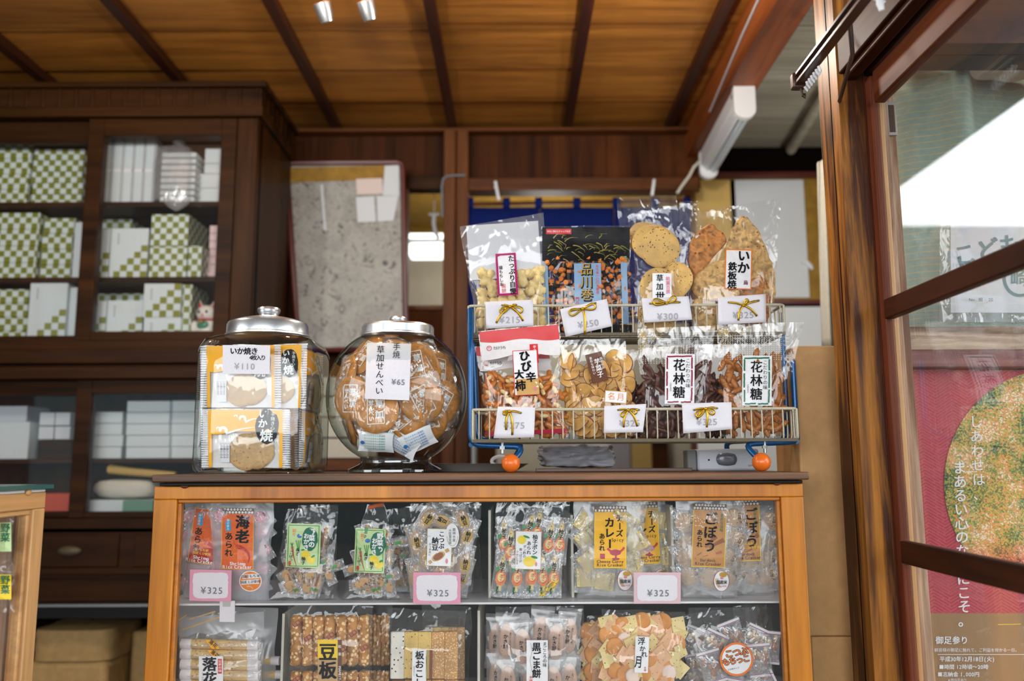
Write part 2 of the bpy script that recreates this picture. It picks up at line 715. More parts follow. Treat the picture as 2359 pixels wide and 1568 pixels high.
plain('cat_green', C(60, 128, 92), 0.4)
plain('cat_pink', C(220, 96, 120), 0.4)
plain('red_box', C(196, 70, 36), 0.5)
plain('green_box', C(96, 140, 118), 0.5)
plain('bamboo', C(206, 170, 96), 0.5)
plain('leaf_green', C(52, 84, 36), 0.5)
plain('map_frame', C(88, 34, 28), 0.35)
plain('sheet_blue_white', C(190, 198, 206), 0.6)
plain('pale_slip', C(206, 210, 214), 0.5)
plain('pink_slip', C(216, 196, 190), 0.5)
# films
film('clear', 0.015, refl=0.05, crinkle=0.45, rough=0.06, cs=28)
film('clear_soft', 0.07, refl=0.06, crinkle=0.35, cs=25, rough=0.08)
film('frosted', 0.34, refl=0.06, crinkle=0.3, cs=22, rough=0.22, hazecol=(0.86, 0.88, 0.92))
film('wrap', 0.26, refl=0.08, crinkle=0.6, cs=90)
film('pane', 0.004, refl=0.04, crinkle=0, rough=0.0)
film('outer_pane', 0.004, refl=0.11, crinkle=0, rough=0.0)
film('lower_pane', 0.004, refl=0.045, crinkle=0, rough=0.0)
film('jar_glass', 0.004, tint=(0.96, 0.985, 0.975), refl=0.04, crinkle=0, rough=0.02, edge=(0.46, 0.54, 0.52))
film('jar_foot', 0.01, tint=(0.62, 0.68, 0.66), refl=0.10, crinkle=0, rough=0.03, edge=(0.2, 0.26, 0.25))
film('frosted2', 0.20, refl=0.06, crinkle=0.3, cs=20, rough=0.16, hazecol=(0.86, 0.87, 0.88))
film('wrap2', 0.05, refl=0.06, crinkle=0.55, cs=45, rough=0.08)
film('poly', 0.22, refl=0.12, crinkle=0.7, cs=30)


def m_checker():
    m, nt, b = _new('checker_print')
    t = tex(nt, 'Checker', (1, 1, 1), loc=(0.011, 0.0061, 0.0), Scale=1 / 0.0215)
    t.inputs[1].default_value = C(118, 124, 22)
    t.inputs[2].default_value = C(206, 218, 214)
    nt.links.new(t.outputs[0], b.inputs['Base Color'])
    b.inputs['Roughness'].default_value = 0.5
    M['checker_print'] = m


m_checker()


def m_map():
    m, nt, b = _new('map_print')
    t = tex(nt, 'Noise', (26, 26, 26), Scale=1.0, Detail=3.0, Distortion=2.2)
    t2 = tex(nt, 'Noise', (9, 9, 9), Scale=1.0, Detail=2.0, Distortion=1.0)
    c = ramp(nt, t.outputs[0], [(0.30, C(60, 58, 58)), (0.40, C(150, 146, 138)), (0.47, C(156, 154, 146)), (0.60, C(166, 163, 155)), (0.68, C(140, 134, 126))])
    d = ramp(nt, t2.outputs[0], [(0.35, (0.8, 0.8, 0.8, 1)), (0.6, (1, 1, 1, 1))])
    nt.links.new(mul(nt, c, d), b.inputs['Base Color'])
    b.inputs['Roughness'].default_value = 0.45
    M['map_print'] = m


m_map()


def m_curtain():
    m, nt, b = _new('curtain_green')
    base = C(176, 204, 188)
    t = tex(nt, 'Brick', (1, 1, 1), rot=(PI / 2, 0, 0), Scale=18.0)
    t.offset = 0.5
    t.inputs['Color1'].default_value = base
    t.inputs['Color2'].default_value = base
    t.inputs['Mortar'].default_value = C(220, 214, 168)
    t.inputs['Mortar Size'].default_value = 0.02
    t.inputs['Brick Width'].default_value = 9.0
    t.inputs['Row Height'].default_value = 0.26
    w = tex(nt, 'Noise', (90, 90, 90), Scale=1.0)
    nt.links.new(mul(nt, t.outputs[0], ramp(nt, w.outputs[0], [(0.3, (0.86, 0.86, 0.86, 1)), (0.7, (1, 1, 1, 1))])), b.inputs['Base Color'])
    b.inputs['Roughness'].default_value = 0.9
    M['curtain_green'] = m


m_curtain()


def m_speck(name, base, spots, scale=220, lo=0.12, rough=0.6, var=0.2, bmp=0.5, ns=38):
    """a snack surface: base colour, browned patches, dark specks"""
    m, nt, b = _new(name)
    t = tex(nt, 'Noise', (ns, ns, ns), Scale=1.0, Detail=4.0, Distortion=0.0 if ns == 38 else 1.2)
    d = tuple(c * (1 - var) for c in base[:3]) + (1,)
    c = ramp(nt, t.outputs[0], [(0.32, d), (0.62, base)])
    if spots is not None:
        v = tex(nt, 'Voronoi', (scale,) * 3, Scale=1.0)
        k = ramp(nt, v.outputs['Distance'], [(lo, (1, 1, 1, 1)), (lo + 0.08, (0, 0, 0, 1))])
        x = nd(nt, 'ShaderNodeMix', data_type='RGBA')
        nt.links.new(k, x.inputs[0])
        nt.links.new(c, x.inputs[6])
        x.inputs[7].default_value = spots
        c = x.outputs[2]
    nt.links.new(c, b.inputs['Base Color'])
    b.inputs['Roughness'].default_value = rough
    t3 = tex(nt, 'Noise', (260, 260, 260), Scale=1.0, Detail=3.0)
    bump(nt, b, t3.outputs[0], bmp, 0.0012)
    M[name] = m


m_speck('puff', C(246, 218, 148), None, var=0.22)
m_speck('rice_orange', C(226, 130, 50), None, var=0.3)
plain('nori', C(20, 22, 24), 0.3)
m_speck('sesame_cracker', C(222, 178, 102), C(30, 26, 20), 150, 0.16, var=0.2)
m_speck('squid_cracker', C(236, 190, 122), C(150, 80, 34), 70, 0.10, var=0.62, bmp=0.9, ns=60)
m_speck('squid_brown', C(216, 142, 70), C(110, 50, 24), 70, 0.13, var=0.65, bmp=0.9, ns=60)
m_speck('kaki', C(204, 120, 40), None, rough=0.25, var=0.4)
m_speck('peanut', C(236, 206, 146), None, var=0.12, rough=0.4)
m_speck('chip', C(230, 176, 96), None, rough=0.4, var=0.35)
plain('chip_rim', C(104, 48, 52), 0.5)
m_speck('karinto_dark', C(92, 50, 38), None, rough=0.4, var=0.5)
m_speck('karinto_light', C(182, 110, 44), C(220, 170, 100), 160, 0.15, rough=0.4, var=0.45)
m_speck('senbei', C(220, 142, 46), C(150, 84, 24), 90, 0.07, rough=0.38, var=0.45, ns=50)
m_speck('pale_cracker', C(208, 166, 114), C(176, 104, 50), 110, 0.12, var=0.25, ns=60)
m_speck('stick_tan', C(216, 172, 116), C(150, 100, 60), 120, 0.15, var=0.3)
m_speck('peanut_stick', C(226, 190, 122), C(180, 130, 70), 170, 0.2, var=0.2)
m_speck('nut_bar', C(198, 138, 72), C(236, 204, 150), 130, 0.35, var=0.45, bmp=1.0)
m_speck('okoshi_white', C(226, 222, 210), C(40, 36, 34), 120, 0.15, var=0.12, bmp=1.0)
m_speck('okoshi_yellow', C(226, 192, 110), C(70, 70, 30), 130, 0.12, var=0.3, bmp=1.0)
m_speck('okoshi_tan', C(206, 154, 92), C(240, 206, 150), 300, 0.3, var=0.25, bmp=1.0)
m_speck('mochi_brown', C(206, 160, 128), C(60, 46, 44), 200, 0.12, var=0.25)
m_speck('square_cream', C(236, 214, 150), C(60, 60, 40), 130, 0.1, var=0.12)
m_speck('square_pink', C(236, 186, 142), C(180, 80, 50), 130, 0.08, var=0.12)
m_speck('flower_orange', C(230, 156, 80), None, var=0.3)
m_speck('flower_white', C(238, 214, 200), C(220, 110, 110), 90, 0.1, var=0.1)
m_speck('curry_square', C(226, 200, 110), None, var=0.15)
m_speck('shrimp_pink', C(236, 170, 186), C(214, 96, 130), 120, 0.2, var=0.2)
m_speck('burdock_tan', C(212, 170, 114), C(140, 96, 60), 100, 0.12, var=0.25)
for n, c in dict(p_orange=(252, 176, 2), p_white=(232, 226, 226), magenta=(176, 30, 104), lab_white=(238, 238, 240), red=(214, 24, 32), cyan=(40, 166, 214),
                 shrimp_orange=(234, 100, 22), deep_red=(186, 24, 20), lime=(196, 222, 160), dark_green=(20, 106, 80), curry_yellow=(250, 186, 20), burdock_brown=(196, 138, 72),
                 pattern_brown=(104, 74, 40), maroon=(140, 30, 60), forest=(22, 110, 74), brown_label=(104, 66, 50), seal_red=(206, 60, 56), ochre=(204, 160, 90),
                 bean_yellow=(246, 206, 20), bean_brown=(96, 60, 36), olive_stripe=(168, 152, 80), brick_stripe=(128, 60, 40), mochi_orange=(240, 120, 20), orange_text=(238, 130, 30),
                 yuzu=(240, 212, 50), leaf=(44, 140, 70), carrot=(170, 90, 50), blue_strip=(134, 164, 196), purple=(120, 50, 120), sea_blue=(60, 120, 190), sachet_green=(80, 160, 130),
                 crimson=(176, 40, 66), beige_band=(196, 160, 110), sign_teal=(92, 130, 134), yuzu_orange=(238, 130, 74), plum=(120, 40, 60)).items():
    plain(n, C(*c), 0.4, var=0.05)
plain('cracker_brownish', C(150, 92, 60), 0.6)


def m_poster():
    """red ground with a fine woven key pattern, and a leafy autumn print"""
    m, nt, b = _new('poster_red')
    t = tex(nt, 'Brick', (1, 1, 1), Scale=46.0)
    t.offset = 0.35
    t.inputs['Color1'].default_value = C(184, 38, 60)
    t.inputs['Color2'].default_value = C(176, 32, 54)
    t.inputs['Mortar'].default_value = C(198, 76, 82)
    t.inputs['Mortar Size'].default_value = 0.05
    t.inputs['Brick Width'].default_value = 1.5
    t.inputs['Row Height'].default_value = 0.28
    mp = [n for n in nt.nodes if n.type == 'MAPPING'][0]
    mp.inputs['Rotation'].default_value = (PI / 2, 0.0, 0.0)
    # fold the pattern into a zigzag: z' = z + |saw(x)|
    tc = [n for n in nt.nodes if n.type == 'TEX_COORD'][0]
    sp = nd(nt, 'ShaderNodeSeparateXYZ')
    nt.links.new(tc.outputs['Object'], sp.inputs[0])
    pp = nd(nt, 'ShaderNodeMath', operation='PINGPONG')
    pp.inputs[1].default_value = 0.032
    nt.links.new(sp.outputs['X'], pp.inputs[0])
    ad = nd(nt, 'ShaderNodeMath', operation='MULTIPLY_ADD')
    ad.inputs[1].default_value = 0.6
    nt.links.new(pp.outputs[0], ad.inputs[0])
    nt.links.new(sp.outputs['Z'], ad.inputs[2])
    cb = nd(nt, 'ShaderNodeCombineXYZ')
    nt.links.new(sp.outputs['X'], cb.inputs[0])
    nt.links.new(ad.outputs[0], cb.inputs[2])
    nt.links.new(cb.outputs[0], mp.inputs['Vector'])
    nt.links.new(t.outputs[0], b.inputs['Base Color'])
    b.inputs['Roughness'].default_value = 0.4
    M['poster_red'] = m
    m, nt, b = _new('foliage_print')
    v = tex(nt, 'Voronoi', (380, 380, 380), Scale=1.0)
    n1 = tex(nt, 'Noise', (16, 16, 16), Scale=1.0, Detail=4.0)
    n2 = tex(nt, 'Noise', (9, 9, 9), loc=(3, 1, 2), Scale=1.0, Detail=3.0)
    sv = nd(nt, 'ShaderNodeSeparateColor')
    nt.links.new(v.outputs['Color'], sv.inputs[0])
    mx = nd(nt, 'ShaderNodeMath', operation='MULTIPLY_ADD')
    mx.inputs[1].default_value = 0.45
    nt.links.new(sv.outputs[0], mx.inputs[0])
    ms = nd(nt, 'ShaderNodeMath', operation='MULTIPLY_ADD')
    ms.inputs[1].default_value = 1.5
    ms.inputs[2].default_value = -0.48
    nt.links.new(n1.outputs[0], ms.inputs[0])
    nt.links.new(ms.outputs[0], mx.inputs[2])
    c1 = ramp(nt, mx.outputs[0], [(0.12, C(40, 46, 26)), (0.3, C(86, 110, 44)), (0.45, C(150, 160, 60)), (0.56, C(222, 178, 70)), (0.68, C(232, 128, 60)), (0.8, C(240, 226, 196))])
    c2 = ramp(nt, mx.outputs[0], [(0.12, C(56, 36, 34)), (0.35, C(150, 44, 34)), (0.55, C(222, 74, 48)), (0.8, C(244, 160, 110))])
    tc = nd(nt, 'ShaderNodeTexCoord')
    sp = nd(nt, 'ShaderNodeSeparateXYZ')
    nt.links.new(tc.outputs['Object'], sp.inputs[0])
    ma = nd(nt, 'ShaderNodeMath', operation='MULTIPLY_ADD')
    ma.inputs[1].default_value = -4.0
    ma.inputs[2].default_value = 1.12
    nt.links.new(sp.outputs['Z'], ma.inputs[0])
    ad = nd(nt, 'ShaderNodeMath', operation='ADD')
    nt.links.new(ma.outputs[0], ad.inputs[0])
    nt.links.new(n2.outputs[0], ad.inputs[1])
    k = ramp(nt, ad.outputs[0], [(0.5, (0, 0, 0, 1)), (0.75, (1, 1, 1, 1))])
    x = nd(nt, 'ShaderNodeMix', data_type='RGBA')
    nt.links.new(k, x.inputs[0])
    nt.links.new(c1, x.inputs[6])
    nt.links.new(c2, x.inputs[7])
    nt.links.new(x.outputs[2], b.inputs['Base Color'])
    b.inputs['Roughness'].default_value = 0.4
    M['foliage_print'] = m


m_poster()
emit('tube_glow', (0.95, 1.0, 0.97, 1), 2.5)
emit('spot_glow', (1.0, 0.93, 0.8, 1), 8.0)
# ================================================================ the setting
CEIL = 2.55
BACK = 3.45
mb = MB(); mb.box((-4, 0.4, -0.1), (6, 7, 0), M['floor_concrete']); struct('floor', mb)
mb = MB(); mb.box((-14, -10, -0.1), (14, 0.4, -0.005), M['asphalt']); struct('floor_street', mb)
# ceiling boards, lapped, running left to right
mb = MB()
y = 1.2
while y < BACK + 0.1:
    mb.add([(-2.7, y, CEIL + 0.006), (0.75, y, CEIL + 0.006), (0.75, y + 0.3, CEIL - 0.004), (-2.7, y + 0.3, CEIL - 0.004),
            (-2.7, y, CEIL + 0.03), (0.75, y, CEIL + 0.03), (0.75, y + 0.3, CEIL + 0.02), (-2.7, y + 0.3, CEIL + 0.02)],
           [(0, 1, 2, 3), (7, 6, 5, 4), (0, 4, 5, 1), (1, 5, 6, 2), (2, 6, 7, 3), (3, 7, 4, 0)])
    y += 0.285
struct('ceiling', mb, M['ceiling_wood'], ang=20)
n = 1
for x in (-2.22, -1.725, -1.233, -0.74, -0.25, 0.24, 0.67):
    mb = MB(); mb.box((x - 0.018, 1.2, CEIL - 0.035), (x + 0.018, BACK, CEIL + 0.001))
    struct('trim_%d' % n, mb, M['batten_wood'], bevel=0.003); n += 1
# back rail under the ceiling, boards, lintels and posts of the back wall
zr = at(1100, 303, BACK - 0.05).z
mb = MB(); mb.box((-2.7, BACK - 0.06, zr), (0.78, BACK + 0.02, CEIL - 0.036)); struct('trim_%d' % n, mb, M['wall_rail'], bevel=0.004); n += 1
zl = at(1250, 408, BACK).z
zo = at(1250, 440, BACK).z
mb = MB()
x = -2.7
k = 0
rr = random.Random(3)
while x < 0.79:
    w = 0.145 + rr.uniform(-0.015, 0.02)
    mb.box((x, BACK, zl - 0.05), (min(x + w - 0.002, 0.8), BACK + 0.02, zr + 0.02)); x += w
x_l = at(940, 600, BACK).x
mb.box((-2.7, BACK + 0.002, 0), (x_l, BACK + 0.022, zl))
mb.box((-0.36, BACK + 0.002, 0), (-0.16, BACK + 0.022, 1.25))
mb.box((-2.7, BACK + 0.023, zl - 0.06), (0.8, BACK + 0.03, CEIL + 0.06))
struct('wall_back', mb, M['wall_board'], ang=20)
px0, px1 = at(1022, 500, BACK - 0.05).x, at(1079, 500, BACK - 0.05).x
mb = MB(); mb.box((px0, BACK - 0.07, 0), ((px0 + px1) / 2 - 0.002, BACK + 0.03, zr)); mb.box(((px0 + px1) / 2 + 0.002, BACK - 0.066, 0), (px1, BACK + 0.03, zr))
struct('trim_%d' % n, mb, M['wall_post'], bevel=0.003); n += 1
mb = MB(); mb.box((px1, BACK - 0.06, at(1250, 437, BACK - .06).z), (0.78, BACK + 0.03, at(1250, 409, BACK - .06).z)); struct('trim_%d' % n, mb, M['wall_rail'], bevel=0.003); n += 1
mb = MB(); mb.box((x_l - 0.04, BACK - 0.03, at(980, 440, BACK).z), (px0, BACK + 0.03, zl)); struct('trim_%d' % n, mb, M['cabinet_x'], bevel=0.003); n += 1
mb = MB(); mb.box((x_l - 0.035, BACK - 0.03, 0), (x_l, BACK + 0.03, zl)); struct('trim_%d' % n, mb, M['wall_post'], bevel=0.003); n += 1
# low rail across the little window beside the post
mb = MB(); mb.box((x_l, BACK, at(980, 712, BACK).z), (px0, BACK + 0.03, at(980, 703, BACK).z)); struct('trim_%d' % n, mb, M['wall_rail']); n += 1
# room behind: far wall, its dado and dark upper band
FAR = 5.3
mb = MB(); mb.box((-3, FAR, 0), (3, FAR + 0.1, at(980, 545, FAR).z), M['cream_wall']); mb.box((-3, FAR, at(980, 545, FAR).z), (3, FAR + 0.1, 3.0), M['mustard'])
mb.box((-1.0, FAR - 0.02, 0.3), (-0.1, FAR, at(980, 715, FAR).z), M['wall_board'])
struct('wall_beyond', mb)
mb = MB(); mb.box((0.56, FAR - 0.06, 0.0), (0.95, FAR - 0.02, 1.3)); struct('trim_%d' % n, mb, M['wall_rail']); n += 1
mb = MB(); mb.box((-3, BACK + 0.02, 2.62), (3, FAR + 0.1, 2.7)); struct('ceiling_beyond', mb, M['mustard'])
# roof above the shop and the eave out over the pavement
mb = MB(); mb.box((-3, 1.2, 2.66), (2.2, BACK + 0.1, 2.7)); mb.box((-4, -3.0, 2.62), (2.15, 1.25, 2.68)); struct('ceiling_eave', mb, M['soffit'])
mb = MB(); mb.box((-2.75, 1.0, 0), (-2.7, FAR, 2.7)); struct('wall_left', mb, M['wall_board'])
mb = MB(); mb.box((1.9, 1.75, 0), (1.95, FAR, 2.7)); struct('wall_right', mb, M['wall_board'])
mb = MB(); mb.box((-14, -9.2, 0), (14, -9, 4.6)); struct('wall_street', mb, M['street_wall'])
# big beam carrying the lamp
BX0, BX1, BZ = 0.745, 0.857, 2.40
mb = MB(); mb.box((BX0, 1.2, BZ), (BX1, BACK + 0.02, CEIL + 0.04)); struct('trim_%d' % n, mb, M['beam_wood'], bevel=0.004); n += 1
# white boarded ceiling beyond the beam
mb = MB()
y = 1.3
while y < 3.62:
    mb.box((BX1, y, 2.50), (1.9, y + 0.152, 2.52)); y += 0.155
struct('ceiling_right', mb, M['white_board'], ang=0)
mb = MB(); mb.tube([atz(1905, 215, 2.46), atz(1822, 345, 2.46)], 0.022, seg=10); struct('trim_%d' % n, mb, M['white_board']); n += 1
# dark partition at the right with a framed panel
PY = 3.58
xa, xb = at(1592, 500, PY).x, 1.9
mb = MB(); mb.box((BX1 - 0.2, PY + 0.02, at(1700, 398, PY).z), (xb, PY + 0.05, 2.5), M['dark_gap'])
mb.box((xa, PY + 0.03, 0), (xb, PY + 0.06, at(1700, 690, PY).z), M['dark_gap'])
struct('wall_partition', mb)
zt, zm = at(1750, 398, PY).z, at(1750, 692, PY).z
mb = MB(); mb.box((xa, PY - 0.02, at(1750, 411, PY).z), (xb, PY + 0.02, zt)); struct('trim_%d' % n, mb, M['map_frame'], bevel=0.003); n += 1
mb = MB(); mb.box((xa, PY - 0.02, zm - 0.02), (xb, PY + 0.02, zm)); struct('trim_%d' % n, mb, M['map_frame'], bevel=0.003); n += 1
mb = MB(); mb.box((xa - 0.03, PY - 0.025, 0), (xa, PY + 0.03, zt)); struct('trim_%d' % n, mb, M['map_frame'], bevel=0.003); n += 1
mb = MB(); mb.box((xa, PY + 0.005, zm), (xb, PY + 0.012, zt)); struct('window_1', mb, M['mustard'])
# ------------------------------------------------ corner post and the shop window to the right
mb = MB(); mb.box((0.652, 1.60, 0), (0.703, 1.70, 2.62)); mb.mats = [M['post_wood']]; mb.box((0.6512, 1.638, 0), (0.6522, 1.6415, 2.62), M['dark_gap'])
struct('trim_%d' % n, mb, None, bevel=0.004); n += 1
# fixed frame strips beside the sash
mb = MB(); mb.box((0.7032, 1.5995, 0), (0.7200, 1.66, 1.95)); struct('trim_%d' % n, mb, M['sash_z']); n += 1
for x0, x1, y0, y1, m in ((0.7202, 0.729, 1.575, 1.62, 'pale_z'), (0.730, 0.742, 1.585, 1.64, 'weathered_z'), (0.7425, 0.762, 1.60, 1.66, 'weathered_z')):
    mb = MB(); mb.box((x0, y0, 0), (x1, y1, 1.95)); struct('trim_%d' % n, mb, M[m], bevel=0.0015); n += 1
WY = 1.64
zA, zB, zC = at(2230, 752, WY).z, at(2230, 806, WY).z, at(2230, 847, WY).z
mb = MB(); mb.box((0.762, WY, zB), (1.9, WY + 0.03, zA)); struct('trim_%d' % n, mb, M['weathered_x'], bevel=0.002); n += 1
mb = MB(); mb.box((0.742, WY - 0.012, zC), (1.9, WY + 0.03, zB - 0.001)); struct('trim_%d' % n, mb, M['mauve_x'], bevel=0.002); n += 1
mb = MB(); mb.box((0.762, WY + 0.008, zA), (1.9, WY + 0.011, 1.95)); struct('window_2', mb, M['outer_pane'], ang=0)
mb = MB(); mb.box((0.742, WY + 0.008, 0.3), (1.9, WY + 0.011, zC)); struct('window_3', mb, M['lower_pane'], ang=0)
mb = MB(); mb.box((0.742, 1.72, 0), (1.9, 1.75, zC)); struct('wall_window', mb, M['cream_wall'])
mb = MB(); mb.box((0.703, 1.60, 1.95), (1.9, 1.72, 2.62)); struct('trim_%d' % n, mb, M['dark_beam_wood']); n += 1
# door head running back towards the camera above the sash
mb = MB(); mb.box((0.655, 0.35, 1.885), (0.698, 1.60, 1.965)); mb.box((0.664, 0.35, 1.872), (0.690, 1.60, 1.885)); struct('trim_%d' % n, mb, M['dark_sash_y'], bevel=0.003); n += 1
mb = MB(); mb.box((0.705, 0.35, 1.88), (0.80, 1.599, 1.94)); struct('trim_%d' % n, mb, M['dark_sash_y'], bevel=0.003); n += 1
# the glazed sash itself
d = thing('door_1', None, None, (0.71, 1.58, 0.9))
d['kind'] = 'structure'
mb = MB(); mb.box((0.704, 1.572, 0.3), (0.7195, 1.598, 1.87)); obj('stile', mb, d, M['sash_z'], bevel=0.003)
mb = MB(); mb.box((0.700, 0.40, 1.802), (0.722, 1.552, 1.868)); obj('top_rail', mb, d, M['sash_y'], bevel=0.004)
mb = MB(); mb.box((0.709, 0.40, 0.3), (0.712, 1.572, 1.802)); obj('pane', mb, d, M['pane'], ang=0)
for p0, p1 in (((2048, 690), (2048, 735)), ((2083, 1245), (2083, 1297))):
    z1, z0 = at(*p0, 1.572).z, at(*p1, 1.572).z
    mb = MB(); mb.box((0.701, 0.40, z0), (0.721, 1.572, z1)); obj('muntin', mb, d, M['dark_sash_y'], bevel=0.003)
mb = MB(); mb.box((0.7605, 1.598, at(2052, 312, 1.6).z), (0.7612, 1.606, at(2052, 236, 1.6).z))
l0, l1 = at(2046, 312, 1.596), at(2061, 236, 1.596)
mb = MB(); mb.box((l0.x, 1.594, l0.z), (l1.x, 1.600, l1.z), M['steel']); mb.box((l0.x + .003, 1.5935, l0.z + .006), (l1.x - .003, 1.594, l1.z - .006), M['black']); obj('latch_plate', mb, d, bevel=0.001)
# ================================================================ old glazed cabinets at the left
CY = 2.85
CX1 = -0.892
CX0 = -2.45
CB = 3.29


def cz(py, px=380, Y=CY):
    return at(px, py, Y).z


def cx(px, py=540, Y=CY):
    return at(px, py, Y).x


cab = thing('glass_cabinet', 'tall dark wooden cabinet with sliding glass doors, full of checked gift boxes, below the ceiling', 'cabinet', (-1.65, 3.07, cz(842)))
zT, zc0, zc1, zr0, zb1, zb0 = cz(195), cz(250), cz(207), cz(272), cz(782), cz(802)
mb = MB()
mb.box((CX0, CY - 0.03, zc1), (CX1 + 0.03, CB, zT))
mb.box((CX0, CY - 0.012, zc0), (CX1 + 0.012, CB, zc1))
k = CX1 + 0.0
while k > CX0:
    mb.box((k - 0.012, CY - 0.017, zc0), (k, CY - 0.012, zc1)); k -= 0.058
y = CY + 0.05
while y < CB:
    mb.box((CX1 + 0.012, y, zc0), (CX1 + 0.017, y + 0.012, zc1)); y += 0.058
mb.box((CX0, CY - 0.02, zr0 - 0.0), (CX1 + 0.018, CB, zc0))
obj('crown', mb, cab, M['cabinet_x'], bevel=0.003)
mb = MB(); mb.box((CX1 - 0.02, CY + 0.03, zb0), (CX1, CB, zr0)); obj('side_panel', mb, cab, M['cabinet_z'], bevel=0.002)
mb = MB(); mb.box((CX1 - 0.075, CY, zb0), (CX1, CY + 0.05, zr0)); obj('corner_post', mb, cab, M['cabinet_z'], bevel=0.004)
mb = MB(); mb.box((CX0, CY, zb0), (CX1 - 0.075, CB, zb1)); obj('bottom_rail', mb, cab, M['cabinet_x'], bevel=0.002)
mb = MB(); mb.box((CX0, CB - 0.015, zb0), (CX1 - 0.02, CB, zr0)); obj('back_panel', mb, cab, M['cabinet_z'])
zS1, zS2 = cz(465, 380, 2.93), cz(638, 380, 2.93)
for z in (zS1, zS2):
    mb = MB(); mb.box((CX0, 2.925, z - 0.018), (CX1 - 0.021, CB - 0.016, z)); obj('shelf', mb, cab, M['cabinet_x'], bevel=0.001)


def sliding_door(parent, x0, x1, y, z0, z1, w=0.045, top=0.05, bot=0.03):
    fr = MB()
    fr.box((x0, y, z0), (x0 + w, y + 0.022, z1)); fr.box((x1 - w, y, z0), (x1, y + 0.022, z1))
    fr.box((x0 + w, y, z1 - top), (x1 - w, y + 0.022, z1)); fr.box((x0 + w, y, z0), (x1 - w, y + 0.022, z0 + bot))
    f = obj('door', fr, parent, M['cabinet_x'], bevel=0.002)
    p = MB(); p.box((x0 + w, y + 0.009, z0 + bot), (x1 - w, y + 0.012, z1 - top)); obj('pane', p, f, M['pane'], ang=0)


xs0, xs1 = cx(186, 540), cx(222, 540)
sliding_door(cab, xs0, CX1 - 0.077, CY + 0.004, zb1, zr0, w=xs1 - xs0, top=zr0 - cz(311))
sliding_door(cab, CX0 + 0.05, xs1 - 0.005, CY + 0.03, zb1, zr0, w=0.045, top=zr0 - cz(321), bot=0.02)
# ledge and the lower cabinet
low = thing('drawer_cabinet', 'dark lower cabinet with glass doors and drawers under the tall glass cabinet', 'cabinet', (-1.65, 3.05, cz(1384)))
LX1 = -0.80
mb = MB(); mb.box((CX0, CY - 0.03, cz(838)), (CX1 + 0.02, CB, cz(803))); mb.box((CX0, CY - 0.0, cz(846)), (LX1 - 0.03, CB, cz(838)))
mb.box((CX0, CY - 0.03, cz(873)), (LX1, CB, cz(846))); obj('ledge', mb, low, M['honey_dark'] if 'honey_dark' in M else M['cabinet_x'], bevel=0.003)
zt, zb = cz(880), cz(1192)
mb = MB(); mb.box((CX0, CY, cz(1384)), (LX1 - 0.02, CB, cz(1215))); obj('drawer_case', mb, low, M['cabinet_x'], bevel=0.002)
mb = MB(); mb.box((CX0, CB - 0.015, cz(1215)), (LX1 - 0.02, CB, zt)); obj('back_panel', mb, low, M['cabinet_z'])
mb = MB(); mb.box((LX1 - 0.04, CY, cz(1215)), (LX1 - 0.02, CB, cz(873))); obj('side_panel', mb, low, M['cabinet_z'])
mb = MB(); mb.box((CX0, CY, cz(1226)), (LX1 - 0.02, CB, cz(1193))); obj('bottom_rail', mb, low, M['cabinet_x'], bevel=0.002)
zL = cz(1056, 300, 2.93)
mb = MB(); mb.box((CX0, 2.925, zL - 0.015), (LX1 - 0.04, CB - 0.016, zL)); obj('shelf', mb, low, M['cabinet_x'], bevel=0.001)
xs0, xs1 = cx(168, 1000), cx(203, 1000)
sliding_door(low, xs0, LX1 - 0.04, CY + 0.004, zb, cz(873), w=xs1 - xs0, top=cz(873) - cz(905), bot=0.02)
sliding_door(low, CX0 + 0.05, xs1 - 0.005, CY + 0.03, zb, cz(873), w=0.045, top=cz(873) - cz(908), bot=0.02)
for a, b in ((cx(105, 1260) - 0.12, cx(275, 1260)), (cx(312, 1260), LX1 - 0.04), (CX0 + 0.1, cx(105, 1260) - 0.16)):
    mb = MB(); mb.box((a, CY - 0.008, cz(1304)), (b, CY + 0.3, cz(1229))); dr = obj('drawer', mb, low, M['cabinet_x'], bevel=0.002)
    m_ = (a + b) / 2 if b > -1.0 or a < -1.8 else cx(165, 1265)
    mb = MB(); mb.sphere((m_, CY - 0.012, cz(1267)), (0.04, 0.014, 0.017)); obj('handle', mb, dr, M['wire_dark'])
mb = MB(); mb.box((CX0, CY - 0.02, cz(1320)), (LX1 - 0.02, CY, cz(1305))); mb.box((CX0, CY - 0.006, cz(1384)), (LX1 - 0.02, CY, cz(1334)))
obj('plinth', mb, low, M['cabinet_x'], bevel=0.002)
# dark bench that carries the lower cabinet; brown paper sacks underneath
mb = MB(); mb.box((CX0, CY - 0.04, cz(1392)), (LX1 - 0.02, CB, cz(1386)), M['steel']); mb.box((CX0, CY - 0.02, cz(1420)), (LX1 - 0.02, CB, cz(1393)), M['black'])
mb.box((CX0, CB - 0.02, 0), (LX1 - 0.02, CB, cz(1420)), M['dark_gap'])
for x in (CX0, -1.9, LX1 - 0.08):
    mb.box((x, CY, 0), (x + 0.05, CB, cz(1420)), M['black'])
solo('bench', mb, 'black bench with a metal front edge carrying the dark drawer cabinet', 'bench')


